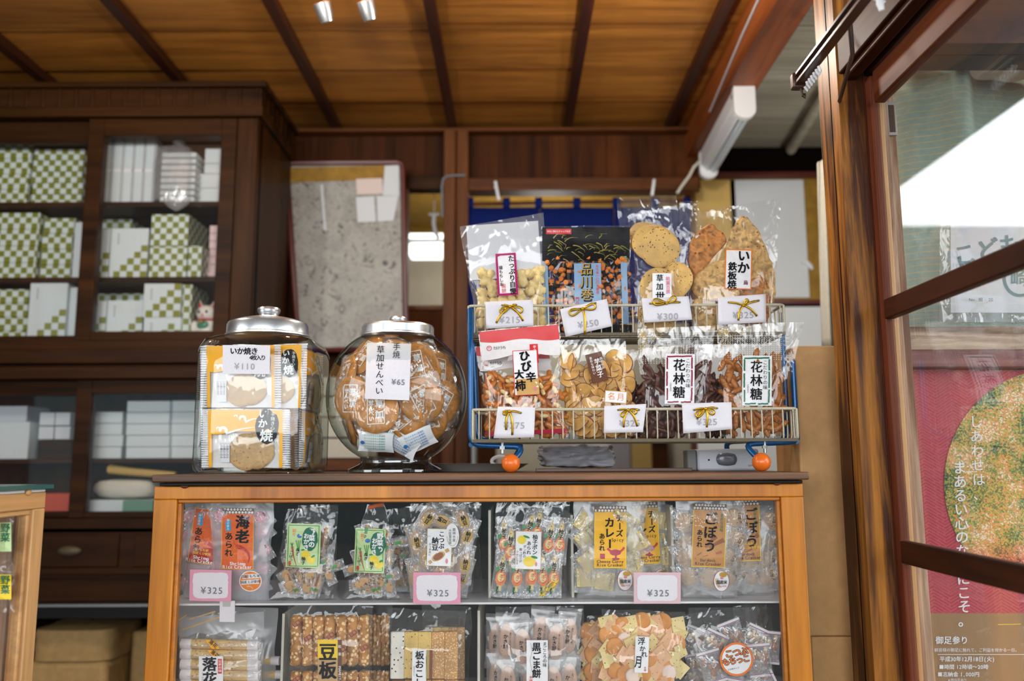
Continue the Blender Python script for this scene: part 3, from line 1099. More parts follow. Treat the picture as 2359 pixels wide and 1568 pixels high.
def sack(px0, py0, px1, py1, Y, d, label, seed):
    a, b = at(px0, py1, Y), at(px1, py0, Y)
    c = Vector(((a.x + b.x) / 2, Y + d / 2, a.z))
    hx, hy, h = (b.x - a.x) / 2, d / 2, b.z - a.z

    def fn(u, v):
        t = 2 * PI * u
        q = (abs(math.cos(t)) ** 6 + abs(math.sin(t)) ** 6) ** (-1 / 6)
        vv = min(1, v * 1.25)
        k = 1 - 0.10 * max(0, vv - 0.75) * 4 * (0.5 if v < 0.8 else 1)
        k *= (1.0 if v <= 0.8 else (1 - v) / 0.2)
        w = noise.noise((math.cos(t) * 2 + seed, math.sin(t) * 2, v * 4))
        z = h * vv * (1 + 0.03 * w)
        return Vector((c.x + hx * q * math.cos(t) * k * (1 + 0.04 * w), c.y + hy * q * math.sin(t) * k * (1 + 0.04 * w), c.z + z))
    mb = MB(); mb.grid(fn, 40, 12)
    o = solo('paper_sack', mb, label, 'sack', 'brown sacks under the bench', M['kraft_dark'], loc=c, ang=50)
    return o


# lower sack of the pile stands on the floor
s_z = at(165, 1524, 2.9).z
a, b = at(60, 1524, 2.9), at(246, 1524, 2.9)
mbx = MB(); mbx.box((a.x, 2.9, 0.0), (b.x, 3.2, s_z)); solo('paper_sack', mbx, 'lower brown paper sack under the dark cabinet, another sack on it', 'sack', 'brown sacks under the bench', M['kraft_dark'], loc=((a.x + b.x) / 2, 3.05, 0.0), bevel=0.02)
sack(62, 1448, 256, 1523, 2.9, 0.3, 'upper brown paper sack with a creased front lying on another sack', 2)
mbx = MB(); a, b = at(304, 1440, 3.05), at(345, 1568, 3.05); mbx.box((a.x, 3.05, 0), (b.x + 0.06, 3.2, a.z - 0.02))
solo('paper_sack', mbx, 'narrow brown sack standing in the dark to the right of the two sacks', 'sack', 'brown sacks under the bench', M['kraft_dark'], loc=((a.x + b.x) / 2, 3.12, 0), bevel=0.01)

# ------------------------------------------------ boxes in the cabinets


def cbox(px0, px1, z0, z1, Y, d, pym):
    a, b = at(px0, pym, Y).x, at(px1, pym, Y).x
    return Vector((a, Y, z0)), Vector((b, Y + d, z1))


def carton(name, lo, hi, mat, label, cat='box', group=None, stairs=None, script=False, rz=0.0):
    lo = lo + Vector((0, 0, 0.0005))
    c = Vector(((lo.x + hi.x) / 2, (lo.y + hi.y) / 2, lo.z))
    mb = MB()
    mb.box(lo - c, hi - c, M[mat])
    if stairs:
        n, s = stairs
        x1, z0, y = hi.x - c.x, 0.0, lo.y - c.y - 0.0006
        for i in range(n):
            for j in range(n - i):
                if (i + j) % 2 == (n - 1) % 2:
                    xx, zz = x1 - (i + 1) * s, z0 + j * s
                    if xx >= lo.x - c.x - 1e-4 and zz + s <= hi.z - c.z + 1e-4:
                        mb.box((xx, y, zz + 0.0005), (xx + s, y + 0.0005, zz + s), M['olive'])
    if script:
        y = lo.y - c.y - 0.0006
        x = lo.x - c.x + (hi.x - lo.x) * 0.18
        z = hi.z - c.z - 0.018
        for i in range(4):
            mb.box((x, y, z - 0.008), (x + 0.006, y + 0.0004, z), M['ink_light']); z -= 0.0105
    o = obj(name, mb, None, bevel=0.0015, ang=30)
    o.location = c
    o.rotation_euler.z = rz
    return tag(o, label, cat, group)


def pile(name, px0, px1, pym, z0, ptop, Y, d, n, mat, labels, group, jit=0.004):
    z1 = at((px0 + px1) / 2, ptop, Y).z
    h = (z1 - z0) / n
    r = random.Random(px0 * 7 + n)
    for i in range(n):
        lo, hi = cbox(px0, px1, z0 + i * h + 0.0004, z0 + (i + 1) * h - 0.0004, Y, d, pym)
        j = r.uniform(-jit, jit)
        lo.x += j; hi.x += j
        where = labels[1] if i == 0 else (labels[2] if i == n - 1 else '%s from bottom' % ['', 'second', 'third', 'fourth', 'fifth', 'sixth', 'seventh'][i])
        carton(name, lo, hi, mat, '%s, %s' % (labels[0], where), 'box', group)


g = 'green checked gift boxes in the tall cabinet'
# upper shelf, left bay
pile('gift_box', -120, 66, 390, zS1, 330, 2.96, 0.22, 4, 'checker_print', ('green checked box at left edge of the top shelf', 'lowest', 'topmost'), g)
pile('gift_box', 76, 190, 390, zS1, 343, 2.97, 0.2, 5, 'checker_print', ('green checked box beside the stile on the top left shelf', 'lowest', 'topmost'), g)
# middle shelf, left bay
pile('gift_box', -100, 86, 560, zS2, 490, 2.96, 0.2, 4, 'checker_print', ('green checked box at left edge of the middle shelf', 'lowest', 'topmost'), g)
pile('gift_box', 98, 168, 560, zS2, 502, 2.98, 0.2, 4, 'checker_print', ('green checked box beside a white box on the middle left shelf', 'lowest', 'topmost'), g)
lo, hi = cbox(170, 186, zS2 + 0.0004, at(178, 512, 2.97).z, 2.97, 0.2, 560)
carton('gift_box', lo, hi, 'box_white', 'narrow white box standing against the stile on the middle left shelf', 'box', 'white gift boxes')
# bottom, left bay
zF = zb1
pile('gift_box', -110, 64, 720, zF, 666, 2.96, 0.2, 4, 'checker_print', ('green checked box at left edge of the bottom shelf', 'lowest', 'topmost'), g)
lo, hi = cbox(66, 152, zF, at(110, 652, 2.93).z, 2.93, 0.06, 720)
carton('gift_box', lo, hi, 'box_white', 'tall white box with green stair pattern, bottom left shelf beside the checked stack', 'box', 'white gift boxes', (5, 0.024), True)
lo, hi = cbox(156, 174, zF, at(165, 662, 2.95).z, 2.95, 0.12, 720)
carton('gift_box', lo, hi, 'box_white', 'narrow white box by the stile on the bottom left shelf', 'box', 'white gift boxes')
# top shelf, right bay: five long boxes on end in clear wrap, a wrapped pile of trays, plain white boxes
for i in range(5):
    a = 236 + i * 24.5
    lo, hi = cbox(a, a + 23.5, zS1 + 0.0004, at(a + 12, 318, 2.96).z, 2.96, 0.1, 390)
    o = carton('long_box', lo, hi, 'box_white', 'tall narrow white box on end, top right shelf, %s of five from the left' % ['first', 'second', 'third', 'fourth', 'last'][i], 'box', 'tall white boxes on end')
    mb = MB(); m_ = (lo + hi) / 2; zz = hi.z - lo.z
    mb.box((lo.x, lo.y - 0.0007, lo.z + zz * 0.49), (hi.x - 0.004, lo.y - 0.0002, lo.z + zz * 0.53), M['white_paper']); mb.box((hi.x - 0.007, lo.y - 0.0007, lo.z), (hi.x - 0.002, lo.y - 0.0002, lo.z + zz), M['ink_light'])
    mb.v = [v - Vector(o.location) for v in mb.v]
    obj('printed_band', mb, o, local=True, ang=0)
wr = thing('wrapped_tray_stack', 'pile of white trays bagged in clear plastic with a gathered bottom, top right shelf', 'trays', at(410, 458, 2.92))
z0, z1 = zS1 + 0.001, at(405, 345, 2.92).z
for i in range(8):
    lo, hi = cbox(370, 450, z0 + (z1 - z0) * i / 8, z0 + (z1 - z0) * (i + 0.8) / 8, 2.93, 0.11, 400)
    mb = MB(); mb.box(lo, hi); obj('tray', mb, wr, M['box_white'], bevel=0.004)
pc = at(410, 400, 2.97)
prof = [(0.002, z1 + 0.048 - pc.z), (0.024, z1 + 0.045 - pc.z), (0.018, z1 + 0.03 - pc.z), (0.06, z1 + 0.01 - pc.z), (0.07, z1 - 0.05 - pc.z), (0.068, z0 + 0.02 - pc.z), (0.066, z0 + 0.001 - pc.z)]
mb = MB(); mb.lathe(prof, pc, seg=36, sq=5)
q = at(408, 476, 2.905)
pts = MB()
pts.lathe([(0.052, zS1 + 0.004 - q.z), (0.046, zS1 - 0.012 - q.z), (0.026, zS1 - 0.03 - q.z), (0.004, zS1 - 0.042 - q.z)], (0, 0, 0), seg=24, M=Matrix.Translation((q.x, 2.9005, q.z)) @ Matrix.Diagonal((1, 0.33, 1, 1)))
mb.v += []
mb.add(pts.v, pts.f)
obj('plastic_wrap', mb, wr, M['poly'], ang=60)
for (a, b, t0, t1, w) in ((470, 526, 342, 376, 'upper pair, topmost'), (470, 527, 376, 400, 'just under the topmost'), (456, 522, 400, 433, 'second from the bottom'), (455, 521, 433, 0, 'lowest')):
    lo, hi = cbox(a, b, zS1 + 0.0004 if t1 == 0 else at(490, t1, 2.98).z + 0.0004, at(490, t0, 2.98).z - 0.0004, 2.98, 0.16, 400)
    carton('plain_box', lo, hi, 'box_white', 'plain white box in the corner of the top right shelf, ' + w, 'box', 'plain white boxes top right')
# middle shelf, right bay
w_ = 'white gift boxes'
lo, hi = cbox(225, 300, zS2, at(262, 505, 3.06).z, 3.06, 0.16, 570)
carton('gift_box', lo, hi, 'checker_print', 'green checked box behind the two white boxes on the middle right shelf', 'box', g)
lo, hi = cbox(218, 252, zS2, at(235, 528, 2.95).z, 2.95, 0.06, 580)
carton('gift_box', lo, hi, 'box_white', 'narrow white box with green squares at left end of the middle right shelf', 'box', w_, (4, 0.0235))
lo, hi = cbox(254, 340, zS2, at(297, 526, 2.94).z, 2.94, 0.07, 580)
carton('gift_box', lo, hi, 'box_white', 'wide white box with green stair pattern standing on the middle right shelf', 'box', w_, (5, 0.0235), True)
pile('gift_box', 346, 432, 570, zS2, 493, 2.94, 0.2, 2, 'checker_print', ('green checked box stacked in the middle right bay', 'lower one', 'upper one'), g, 0.001)
lo, hi = cbox(433, 464, zS2, at(448, 566, 2.93).z, 2.93, 0.1, 600)
carton('gift_box', lo, hi, 'checker_print', 'small green checked box beside the pink boxes', 'box', g)
pile('pink_box', 482, 521, 570, zS2 + 0.032, 519, 3.0, 0.1, 6, 'box_pink', ('pale pink flat box piled by the right stile', 'lowest of six', 'topmost'), 'pale pink boxes', 0.002)
lo, hi = cbox(467, 520, zS2, zS2 + 0.016, 2.99, 0.12, 620); carton('pink_box', lo, hi, 'box_pink', 'wide pale pink box at the very bottom of the pink pile', 'box', 'pale pink boxes')
lo, hi = cbox(468, 520, zS2 + 0.0165, zS2 + 0.0315, 2.99, 0.12, 620); carton('pink_box', lo, hi, 'box_pink', 'wide pale pink box second from the bottom of the pink pile', 'box', 'pale pink boxes')
# bottom shelf, right bay
lo, hi = cbox(214, 330, zF, at(270, 676, 3.04).z, 3.04, 0.16, 730)
carton('gift_box', lo, hi, 'checker_print', 'green checked box behind white boxes on the bottom right shelf', 'box', g)
lo, hi = cbox(212, 244, zF, at(228, 693, 2.94).z, 2.94, 0.06, 735)
carton('gift_box', lo, hi, 'box_white', 'narrow white box with green squares at left end of the bottom right shelf', 'box', w_, (4, 0.0235))
lo, hi = cbox(246, 328, zF, at(288, 692, 2.94).z, 2.94, 0.07, 735)
carton('gift_box', lo, hi, 'box_white', 'wide low white box with a few green squares, bottom right shelf', 'box', w_, (4, 0.0235), True)
zq = at(370, 731, 2.92).z
lo, hi = cbox(331, 416, zF, zq - 0.0003, 2.92, 0.07, 755)
carton('gift_box', lo, hi, 'box_white', 'white box with green squares under another white box, near the lucky cat', 'box', w_, (4, 0.022), True)
lo, hi = cbox(331, 416, zq + 0.0003, at(370, 653, 2.92).z, 2.92, 0.07, 690)
carton('gift_box', lo, hi, 'box_white', 'white box with green stair pattern on top of another, near the lucky cat', 'box', w_, (5, 0.024), True)
lo, hi = cbox(419, 440, zF, at(430, 655, 2.93).z, 2.93, 0.16, 720)
carton('gift_box', lo, hi, 'checker_print', 'narrow green checked box beside the lucky cat', 'box', g)
# lower cabinet contents
L = 'white lidded boxes in the lower cabinet'
pile('lidded_box', 207, 282, 1000, zL, 948, 2.95, 0.18, 4, 'box_white', ('white box of the left pile behind glass in the lower cabinet', 'lowest', 'topmost'), L)
pile('lidded_box', 291, 390, 1000, zL, 923, 2.95, 0.18, 5, 'box_white', ('white box of the middle pile behind glass in the lower cabinet', 'lowest', 'topmost'), L)
pile('lidded_box', 393, 462, 1000, zL, 922, 2.97, 0.18, 5, 'box_white', ('white box of the pile hidden partly by the square jar', 'lowest', 'topmost'), L)
lo, hi = cbox(-60, 66, zL, at(20, 972, 2.95).z, 2.95, 0.15, 1010); carton('storage_box', lo, hi, 'box_white', 'large white box at the left edge in the lower cabinet', 'box')
lo, hi = cbox(-60, 62, at(20, 972, 2.95).z + .0005, at(20, 935, 2.97).z, 2.97, 0.15, 950); carton('storage_box', lo, hi, 'sheet_blue_white', 'bluish box on the large white box in the lower cabinet', 'box')
for (a, b, t0, t1, s_) in ((90, 124, 950, 980, 'upper left'), (126, 160, 950, 980, 'upper right'), (90, 124, 982, 1012, 'lower left'), (127, 162, 982, 1012, 'lower right')):
    lo, hi = cbox(a, b, at(110, t1, 2.98).z, at(110, t0, 2.98).z, 2.98, 0.06, 980)
    carton('small_tin', lo, hi, 'pale_slip', 'small pale tin in a block of four in the lower cabinet, ' + s_, 'tin', 'small pale tins')
lo, hi = cbox(86, 164, zL, at(110, 1013, 2.97).z - 0.0005, 2.97, 0.1, 1030); carton('wooden_box', lo, hi, 'cabinet_x', 'dark wooden box carrying four small pale tins', 'box')
lo, hi = cbox(100, 158, zb + 0.001, at(130, 1136, 2.93).z, 2.93, 0.12, 1160); carton('storage_box', lo, hi, 'red_box', 'orange red box in the lower cabinet left of the stile', 'box')


def lump(name, px0, py0, px1, py1, Y, d, mat, label, cat, seed, z0):
    a, b = at(px0, py1, Y), at(px1, py0, Y)
    c = Vector(((a.x + b.x) / 2, Y + d / 2, z0))
    h = b.z - z0

    def f(p):
        q = max(abs(p.x), abs(p.y), abs(p.z)) ** 0.6
        w = noise.noise(p * 2.3 + Vector((seed, 0, 0)))
        return p / q * (1 + 0.1 * w)
    mb = MB(); mb.sphere((0, 0, h / 2), ((b.x - a.x) / 2, d / 2, h / 2), None, 24, 14, f)
    o = solo(name, mb, label, cat, None, M[mat], ang=70)
    o.location = c
    return o


lump('cloth_bundle', 203, 1103, 350, 1148, 2.95, 0.16, 'cloth_white', 'long pale cloth bundle on the bottom of the lower cabinet', 'bundle', 3, at(270, 1150, 2.93).z)
lo, hi = cbox(196, 352, zb + 0.001, at(270, 1150, 2.93).z - 0.002, 2.93, 0.2, 1170); carton('storage_box', lo, hi, 'box_white', 'flat white box under the pale cloth bundle', 'box')
lo, hi = cbox(282, 352, zb + 0.001, at(300, 1152, 2.91).z, 2.905, 0.022, 1170); carton('storage_box', lo, hi, 'green_box', 'small green box in front of the flat white box', 'box')
mb = MB(); a, b = at(252, 1080, 2.96), at(352, 1092, 2.96)
mb.tube([a + Vector((0, 0, 0)), a.lerp(b, 0.5), b + Vector((0.08, 0, -0.004))], [0.016, 0.014, 0.012], seg=12)
for i in range(4):
    mb.tube([a + Vector((0, -0.016, 0.006 - i * 0.004)), b + Vector((0.08, -0.012, 0.004 - i * 0.004))], 0.0022, seg=6)
solo('bamboo_roll', mb, 'rolled tan bamboo mat lying on the pale cloth bundle', 'mat', None, M['bamboo'], loc=a)
# lucky cat
cc = at(475, 778, 2.955); cc.z = zF + 0.001
cat = thing('lucky_cat', 'white beckoning cat figurine with red ears at the right end of the bottom shelf', 'figurine', cc, (0, 0, math.radians(-8)))
mb = MB()
mb.sphere((0, 0, 0.0515), (0.038, 0.034, 0.05), None, 24, 16)
mb.sphere((0, -0.004, 0.105), (0.036, 0.031, 0.031), None, 24, 16)
for sx in (-1, 1):
    mb.add([(sx * 0.034, -0.002, 0.118), (sx * 0.012, -0.006, 0.132), (sx * 0.02, 0.012, 0.126), (sx * 0.031, 0.0, 0.156)], [(0, 1, 3), (1, 2, 3), (2, 0, 3), (0, 2, 1)])
mb.sphere((-0.03, -0.022, 0.022), (0.016, 0.022, 0.018), None, 14, 10)
mb.sphere((0.022, -0.024, 0.02), (0.015, 0.022, 0.018), None, 14, 10)
mb.tube([(0.03, -0.004, 0.06), (0.045, -0.012, 0.08), (0.045, -0.012, 0.115), (0.042, -0.016, 0.135)], [0.014, 0.014, 0.012, 0.013], seg=12)
mb.sphere((0.042, -0.018, 0.138), (0.013, 0.012, 0.015), None, 14, 10)
mb.sphere((-0.036, -0.018, 0.055), (0.013, 0.016, 0.024), None, 14, 10)
obj('body', mb, cat, M['cat_white'], ang=70, local=True)
for sx in (-1, 1):
    mb = MB(); mb.add([(sx * 0.030, -0.006, 0.121), (sx * 0.016, -0.0085, 0.131), (sx * 0.0295, -0.0035, 0.150)], [(0, 1, 2)]); tag(obj('inner_ear', mb, cat, M['cat_red'], local=True, solid=0.002), 'red inner ear')
    mb = MB(); mb.sphere((sx * 0.014, -0.0335, 0.108), (0.005, 0.003, 0.0055), M['black'], 12, 8); obj('eye', mb, cat, local=True)
mb = MB(); mb.sphere((0, -0.0365, 0.099), (0.0035, 0.002, 0.003), M['cat_pink'], 10, 8); mb.tube([(-0.007, -0.035, 0.091), (0, -0.0365, 0.094), (0.007, -0.035, 0.091)], 0.001, M['cat_pink'], 6); obj('nose', mb, cat, local=True)
mb = MB(); mb.lathe([(0.029, -0.004), (0.034, 0.0), (0.029, 0.004)], (0, -0.004, 0.081), seg=30); tag(obj('collar', mb, cat, M['cat_red'], local=True), 'red collar')
mb = MB(); mb.sphere((0, -0.030, 0.062), (0.022, 0.008, 0.016), None, 16, 10); tag(obj('bib', mb, cat, M['cat_green'], local=True), 'green bib')
mb = MB(); mb.sphere((0, -0.040, 0.072), (0.007, 0.006, 0.007), None, 12, 8); tag(obj('bell', mb, cat, M['gold'], local=True), 'golden bell')
# ================================================================ things on the back wall
mY = 3.30
fm = thing('framed_map', 'large picture map in a rounded dark red frame on the back wall beside the cabinet', 'framed map', at(797, 800, mY))


def quad(mb, pts, Y, y1, mat):
    """px polygon at depth Y, extruded back to y1 (kept as a prism)"""
    A = [at(x, y, Y) for x, y in pts]
    n = len(A)
    B = [Vector((p.x, y1, p.z)) for p in A]
    mb.add(A + B, [tuple(range(n - 1, -1, -1)), tuple(range(n, 2 * n))] + [(i, (i + 1) % n, (i + 1) % n + n, i + n) for i in range(n)], mat)


mb = MB()
fr = [(660, 386), (674, 374), (918, 374), (930, 386), (936, 806), (688, 806)]
quad(mb, fr, mY + 0.012, mY + 0.03, None)
obj('backing', mb, fm, M['map_frame'])
mb = MB(); quad(mb, [(667, 380), (922, 377), (928, 798), (694, 800)], mY + 0.008, mY + 0.0118, None); obj('map_sheet', mb, fm, M['map_print'], ang=0)
mb = MB(); mb.tube([at(x, y, mY + 0.004) for x, y in ((660, 392), (663, 380), (674, 376), (800, 374.5), (915, 374), (925, 378), (928, 390), (932, 600), (937, 800), (930, 805), (800, 805), (690, 806), (680, 700), (668, 520))], 0.011, seg=8, closed=True)
obj('frame', mb, fm, M['map_frame'])
mb = MB(); quad(mb, [(668, 386), (920, 380), (921, 412), (669, 420)], mY + 0.006, mY + 0.0078, M['mustard'])
quad(mb, [(886, 382), (919, 380), (920, 450), (882, 450)], mY + 0.005, mY + 0.0058, M['pale_slip'])
quad(mb, [(820, 412), (880, 410), (882, 446), (822, 448)], mY + 0.005, mY + 0.0058, M['pink_slip'])
quad(mb, [(820, 454), (862, 452), (866, 510), (824, 512)], mY + 0.005, mY + 0.0058, M['pale_slip'])
quad(mb, [(868, 452), (918, 450), (906, 508), (870, 510)], mY + 0.005, mY + 0.0058, M['pale_slip'])
quad(mb, [(738, 425), (744, 425), (752, 530), (746, 530)], mY + 0.005, mY + 0.0058, M['pale_slip'])
obj('pasted_slip', mb, fm, ang=0)
# grey-white roll of paper leaning in the gap between cabinet and map
mb = MB(); mb.tube([Vector((at(648, 720, 3.36).x, 3.36, 0.0)), at(648, 720, 3.36), at(652, 520, 3.36)], 0.016, seg=12)
solo('paper_roll', mb, 'thin pale roll standing in the dark gap left of the framed map', 'roll', None, M['pale_slip'], loc=at(648, 720, 3.36))
# hook and glowing lamp seen through the little window
lm = thing('ceiling_lamp', 'lit fluorescent lamp in the room behind, seen through the narrow window', 'lamp', at(985, 560, 4.6))
mb = MB(); a, b = at(940, 548, 4.6), at(1036, 536, 4.6); mb.box((a.x, 4.6, a.z), (b.x, 4.68, b.z)); obj('tube', mb, lm, M['tube_glow'], bevel=0.01)
mb = MB(); a, b = at(940, 586, 4.58), at(1036, 560, 4.58); mb.box((a.x, 4.58, a.z), (b.x, 4.72, b.z)); obj('diffuser', mb, lm, M['tube_glow'], bevel=0.012)
mb = MB(); a, b = at(940, 559, 4.6), at(1036, 549, 4.6); mb.box((a.x, 4.6, a.z), (b.x, 4.7, b.z)); obj('housing', mb, lm, M['lamp_white'])
mb = MB(); mb.tube([at(1000, 495, 3.6), Vector((at(1000, 495, 3.6).x, 3.6, 2.62))], 0.002, seg=6); mb.tube([at(988, 493, 3.6), at(1000, 495, 3.6), at(1012, 493, 3.6)], 0.006, seg=8); mb.tube([at(1000, 495, 3.6), at(999, 515, 3.6), at(1003, 535, 3.6), at(1010, 548, 3.6)], 0.009, seg=8)
solo('cord_hook', mb, 'white plastic hook with a cord hanging in the narrow window', 'hook', None, M['nylon'], loc=at(1000, 493, 3.6))
# cable along the post
mb = MB(); mb.tube([at(1072, 404, 3.375), at(1050, 404, 3.372), at(1030, 406, 3.374), at(1021, 412, 3.374), at(1018, 430, 3.374), at(1019, 500, 3.374)], 0.005, seg=8)
solo('wall_cable', mb, 'grey cable bent round the top of the dark wall post', 'cable', None, M['ink_grey'], loc=at(1050, 404, 3.372))
for (x0, y0, x1, y1, s_) in ((1141, 418, 1149, 461, 'left'), (1507, 414, 1502, 450, 'right')):
    mb = MB(); Y = 3.36
    mb.tube([at(x0 + 2, y0 + 12, Y), at(x0 - 3, y0 + 14, Y)], 0.004, seg=6)
    mb.tube([at(x0, y0, Y), at((x0 + x1) / 2, (y0 + y1) / 2, Y - 0.01), at(x1, y1, Y)], 0.0065, seg=8)
    solo('rail_hook', mb, 'white plastic hook clipped on the rail above the blue curtain, %s one' % s_, 'hook', 'white hooks on the rail', M['nylon'], loc=at(x0, y0, Y))
# blue noren on its pole
nY = 3.42
no = thing('noren_curtain', 'dark blue split curtain hanging by loops in the doorway behind the snack rack', 'curtain', at(1330, 470, nY))
mb = MB(); mb.tube([at(1076, 470, nY), at(1590, 462, nY)], 0.008, seg=10); obj('pole', mb, no, M['wall_rail'])
zn = [(1076, 1170, 1), (1176, 1246, 0), (1250, 1330, 1), (1336, 1420, 0), (1426, 1500, 1), (1504, 1588, 0)]


def cloth(px0, px1, py0, py1, Y, amp, wl, seed):
    def fn(u, v):
        px = px0 + (px1 - px0) * u
        p = at(px, py0 + (py1 - py0) * v, Y)
        p.y += amp * math.sin(px / wl + seed) * (0.3 + v)
        return p
    return fn


for i, (a, b) in enumerate(((1074, 1243), (1244, 1414), (1415, 1590))):
    mb = MB(); mb.grid(cloth(a, b, 478, 745, nY + 0.004 * (i % 2), 0.008, 22, i), 24, 10); obj('panel', mb, no, M['noren_blue'], ang=180, solid=0.002)
for x in (1074, 1158, 1232, 1320, 1411, 1500, 1574):
    w = 17
    mb = MB(); mb.grid(lambda u, v: at(x + w * u, 455 + 25 * v, nY) + Vector((0, -0.010 * math.sin(PI * v), 0)), 2, 8); obj('loop', mb, no, M['noren_blue'], solid=0.002)
# stack of cream boxes / drawers seen between the jars
for i, (t, b) in enumerate(((868, 912), (914, 960), (962, 1008), (1010, 1056))):
    a_, b_ = at(748, b - 1, 3.1), at(830, t, 3.1)
    lo = Vector((at(735, 960, 3.1).x, 3.1, a_.z)); hi = Vector((at(850, 960, 3.1).x, 3.3, b_.z))
    carton('cream_box', lo, hi, 'cloth_white', 'flat cream box in a pile seen between the two glass jars, %s' % ['topmost', 'second from the top', 'third from the top', 'lowest'][i], 'box', 'cream boxes between the jars')
lo = Vector((at(728, 1100, 3.1).x, 3.05, 0)); hi = Vector((at(862, 1100, 3.1).x, 3.4, at(780, 1057, 3.1).z - 0.0005))
mb = MB(); mb.box(lo, (hi.x, hi.y, hi.z - 0.04), M['dark_gap']); mb.box((lo.x - 0.02, lo.y - 0.02, hi.z - 0.04), (hi.x + 0.02, hi.y, hi.z), M['wall_rail'])
solo('side_table', mb, 'brown wooden stand under the pile of cream boxes behind the jars', 'stand', loc=(lo.x, lo.y, 0))
# the other room's odds and ends seen under the rack
for (a, b, t, m_, lab, kind, cat_) in ((1083, 1100, 1020, 'steel', 'slim silver pole standing behind the rack by the brown post', 'metal_pole', 'pole'),):
    p = at((a + b) / 2, 1090, 3.0)
    mb = MB(); mb.tube([(p.x, 3.0, 0), (p.x, 3.0, at(1090, t, 3.0).z)], 0.013, seg=14)
    solo(kind, mb, lab, cat_, None, M[m_], loc=(p.x, 3.0, 0))
for (a, b, t, m_, lab) in ((1300, 1330, 1000, 'sheet_blue_white', 'pale blue panel standing far behind, under the rack'), (1335, 1395, 1005, 'mustard', 'mustard coloured panel far behind, under the rack'),
                           (1400, 1450, 1000, 'ink_light', 'grey panel far behind, under the rack'), (1455, 1500, 1010, 'bamboo', 'tan panel far behind, left of the grey sensor')):
    lo, hi = at(a, 1050, 4.4), at(b, t, 4.4)
    mb = MB(); mb.box((lo.x, 4.4, 0), (hi.x, 4.46, hi.z))
    solo('room_screen', mb, lab, 'screen', None, M[m_], loc=((lo.x + hi.x) / 2, 4.43, 0))
# ------------------------------------------------ right: panel papers, cloth, beam lamp
for (x0, y0, x1, y1, m_, lab) in ((1610, 414, 1692, 688, 'bamboo', 'tan sheet on the framed panel at right, beside a white sheet'), (1693, 414, 1850, 686, 'pale_slip', 'large bluish white sheet on the framed panel behind the squid cracker bag')):
    lo, hi = at(x0, y1, PY), at(x1, y0, PY)
    mb = MB(); mb.box((lo.x, PY - 0.002, lo.z), (hi.x, PY + 0.004, hi.z))
    solo('paper_sheet', mb, lab, 'sheet', None, M[m_], loc=((lo.x + hi.x) / 2, PY, lo.z))
mb = MB(); mb.tube([at(1846, 606, PY - .01), at(1856, 602, PY - .01), at(1866, 612, PY - .01), at(1872, 620, PY - .01)], [0.006, 0.01, 0.011, 0.006], seg=8); solo('white_tag', mb, 'small white scrap on the dark mustard panel by the post', 'scrap', None, M['nylon'], loc=at(1858, 606, PY))
lo, hi = at(1600, 800, PY - 0.05), at(1910, 706, PY - 0.05)
mb = MB(); mb.box((lo.x, PY - 0.05, at(1750, 1100, PY).z), (hi.x, PY - 0.03, hi.z)); solo('frosted_panel', mb, 'greyish white panel below the framed sheet, above the brown parcel', 'panel', None, M['pale_slip'], loc=((lo.x + hi.x) / 2, PY - 0.04, at(1750, 1100, PY).z))
cl_ = MB()


def gath(u, v):
    w = (0.5 + 0.5 * v)
    px = 1886 + 14 * v + 46 * u * (0.45 + 0.55 * v)
    p = at(px, 372 + 430 * v, 2.35)
    p.y += 0.02 * math.sin(u * 16 + v * 2)
    return p


cl_.grid(gath, 24, 16)
cl_.tube([gath(0.6, 0.01), Vector((gath(0.6, 0).x, gath(0.6, 0).y, 2.5))], 0.003, seg=6)
solo('gathered_cloth', cl_, 'whitish gathered cloth hanging behind the wooden post', 'cloth', None, M['cloth_white'], ang=180, solid=0.003, loc=at(1895, 372, 2.35))
# lamp under the beam
fz = BZ
n0, n1 = atz(1713, 201, fz), atz(1630, 352, fz)
fx = thing('fluorescent_fitting', 'white fluorescent lamp fitting fixed under the red brown beam', 'lamp', n0)
dv = (n1 - n0).normalized()
sd = Vector((0, 0, 1)).cross(dv) * -1


def fl(s, t, h):
    """along, sideways, down"""
    return n0 + dv * s + sd * t + Vector((0, 0, -h))


Ln = (n1 - n0).length
mb = MB()
sec = [(-0.034, 0.0), (0.030, 0.0), (0.026, 0.03), (0.004, 0.075), (-0.010, 0.085), (-0.034, 0.06)]
vs = [fl(s, t, h) for s in (0.012, Ln - 0.012) for t, h in sec]
mb.add(vs, [tuple(range(6)), tuple(range(11, 5, -1))] + [(i, i + 6, (i + 1) % 6 + 6, (i + 1) % 6) for i in range(6)])
obj('housing', mb, fx, M['lamp_white'], ang=25, bevel=0.003)
for s0, s1 in ((-0.012, 0.018), (Ln - 0.018, Ln + 0.012)):
    sec2 = [(-0.037, 0.0), (0.037, 0.0), (0.037, 0.085)] + [(0.037 * math.cos(a) if a < PI / 2 else 0.037 * math.cos(a), 0.085 + 0.03 * math.sin(a)) for a in [PI * k / 10 for k in range(1, 10)]] + [(-0.037, 0.085)]
    n_ = len(sec2)
    mb = MB(); vs = [fl(s, t, h) for s in (s0, s1) for t, h in sec2]
    mb.add(vs, [tuple(range(n_)), tuple(range(2 * n_ - 1, n_ - 1, -1))] + [(i, i + n_, (i + 1) % n_ + n_, (i + 1) % n_) for i in range(n_)])
    obj('end_cap', mb, fx, M['lamp_white'], ang=40, bevel=0.002)
mb = MB(); mb.tube([fl(0.018, 0.018, 0.078), fl(Ln - 0.018, 0.018, 0.078)], 0.0155, seg=18); obj('tube', mb, fx, M['tube_grey'])
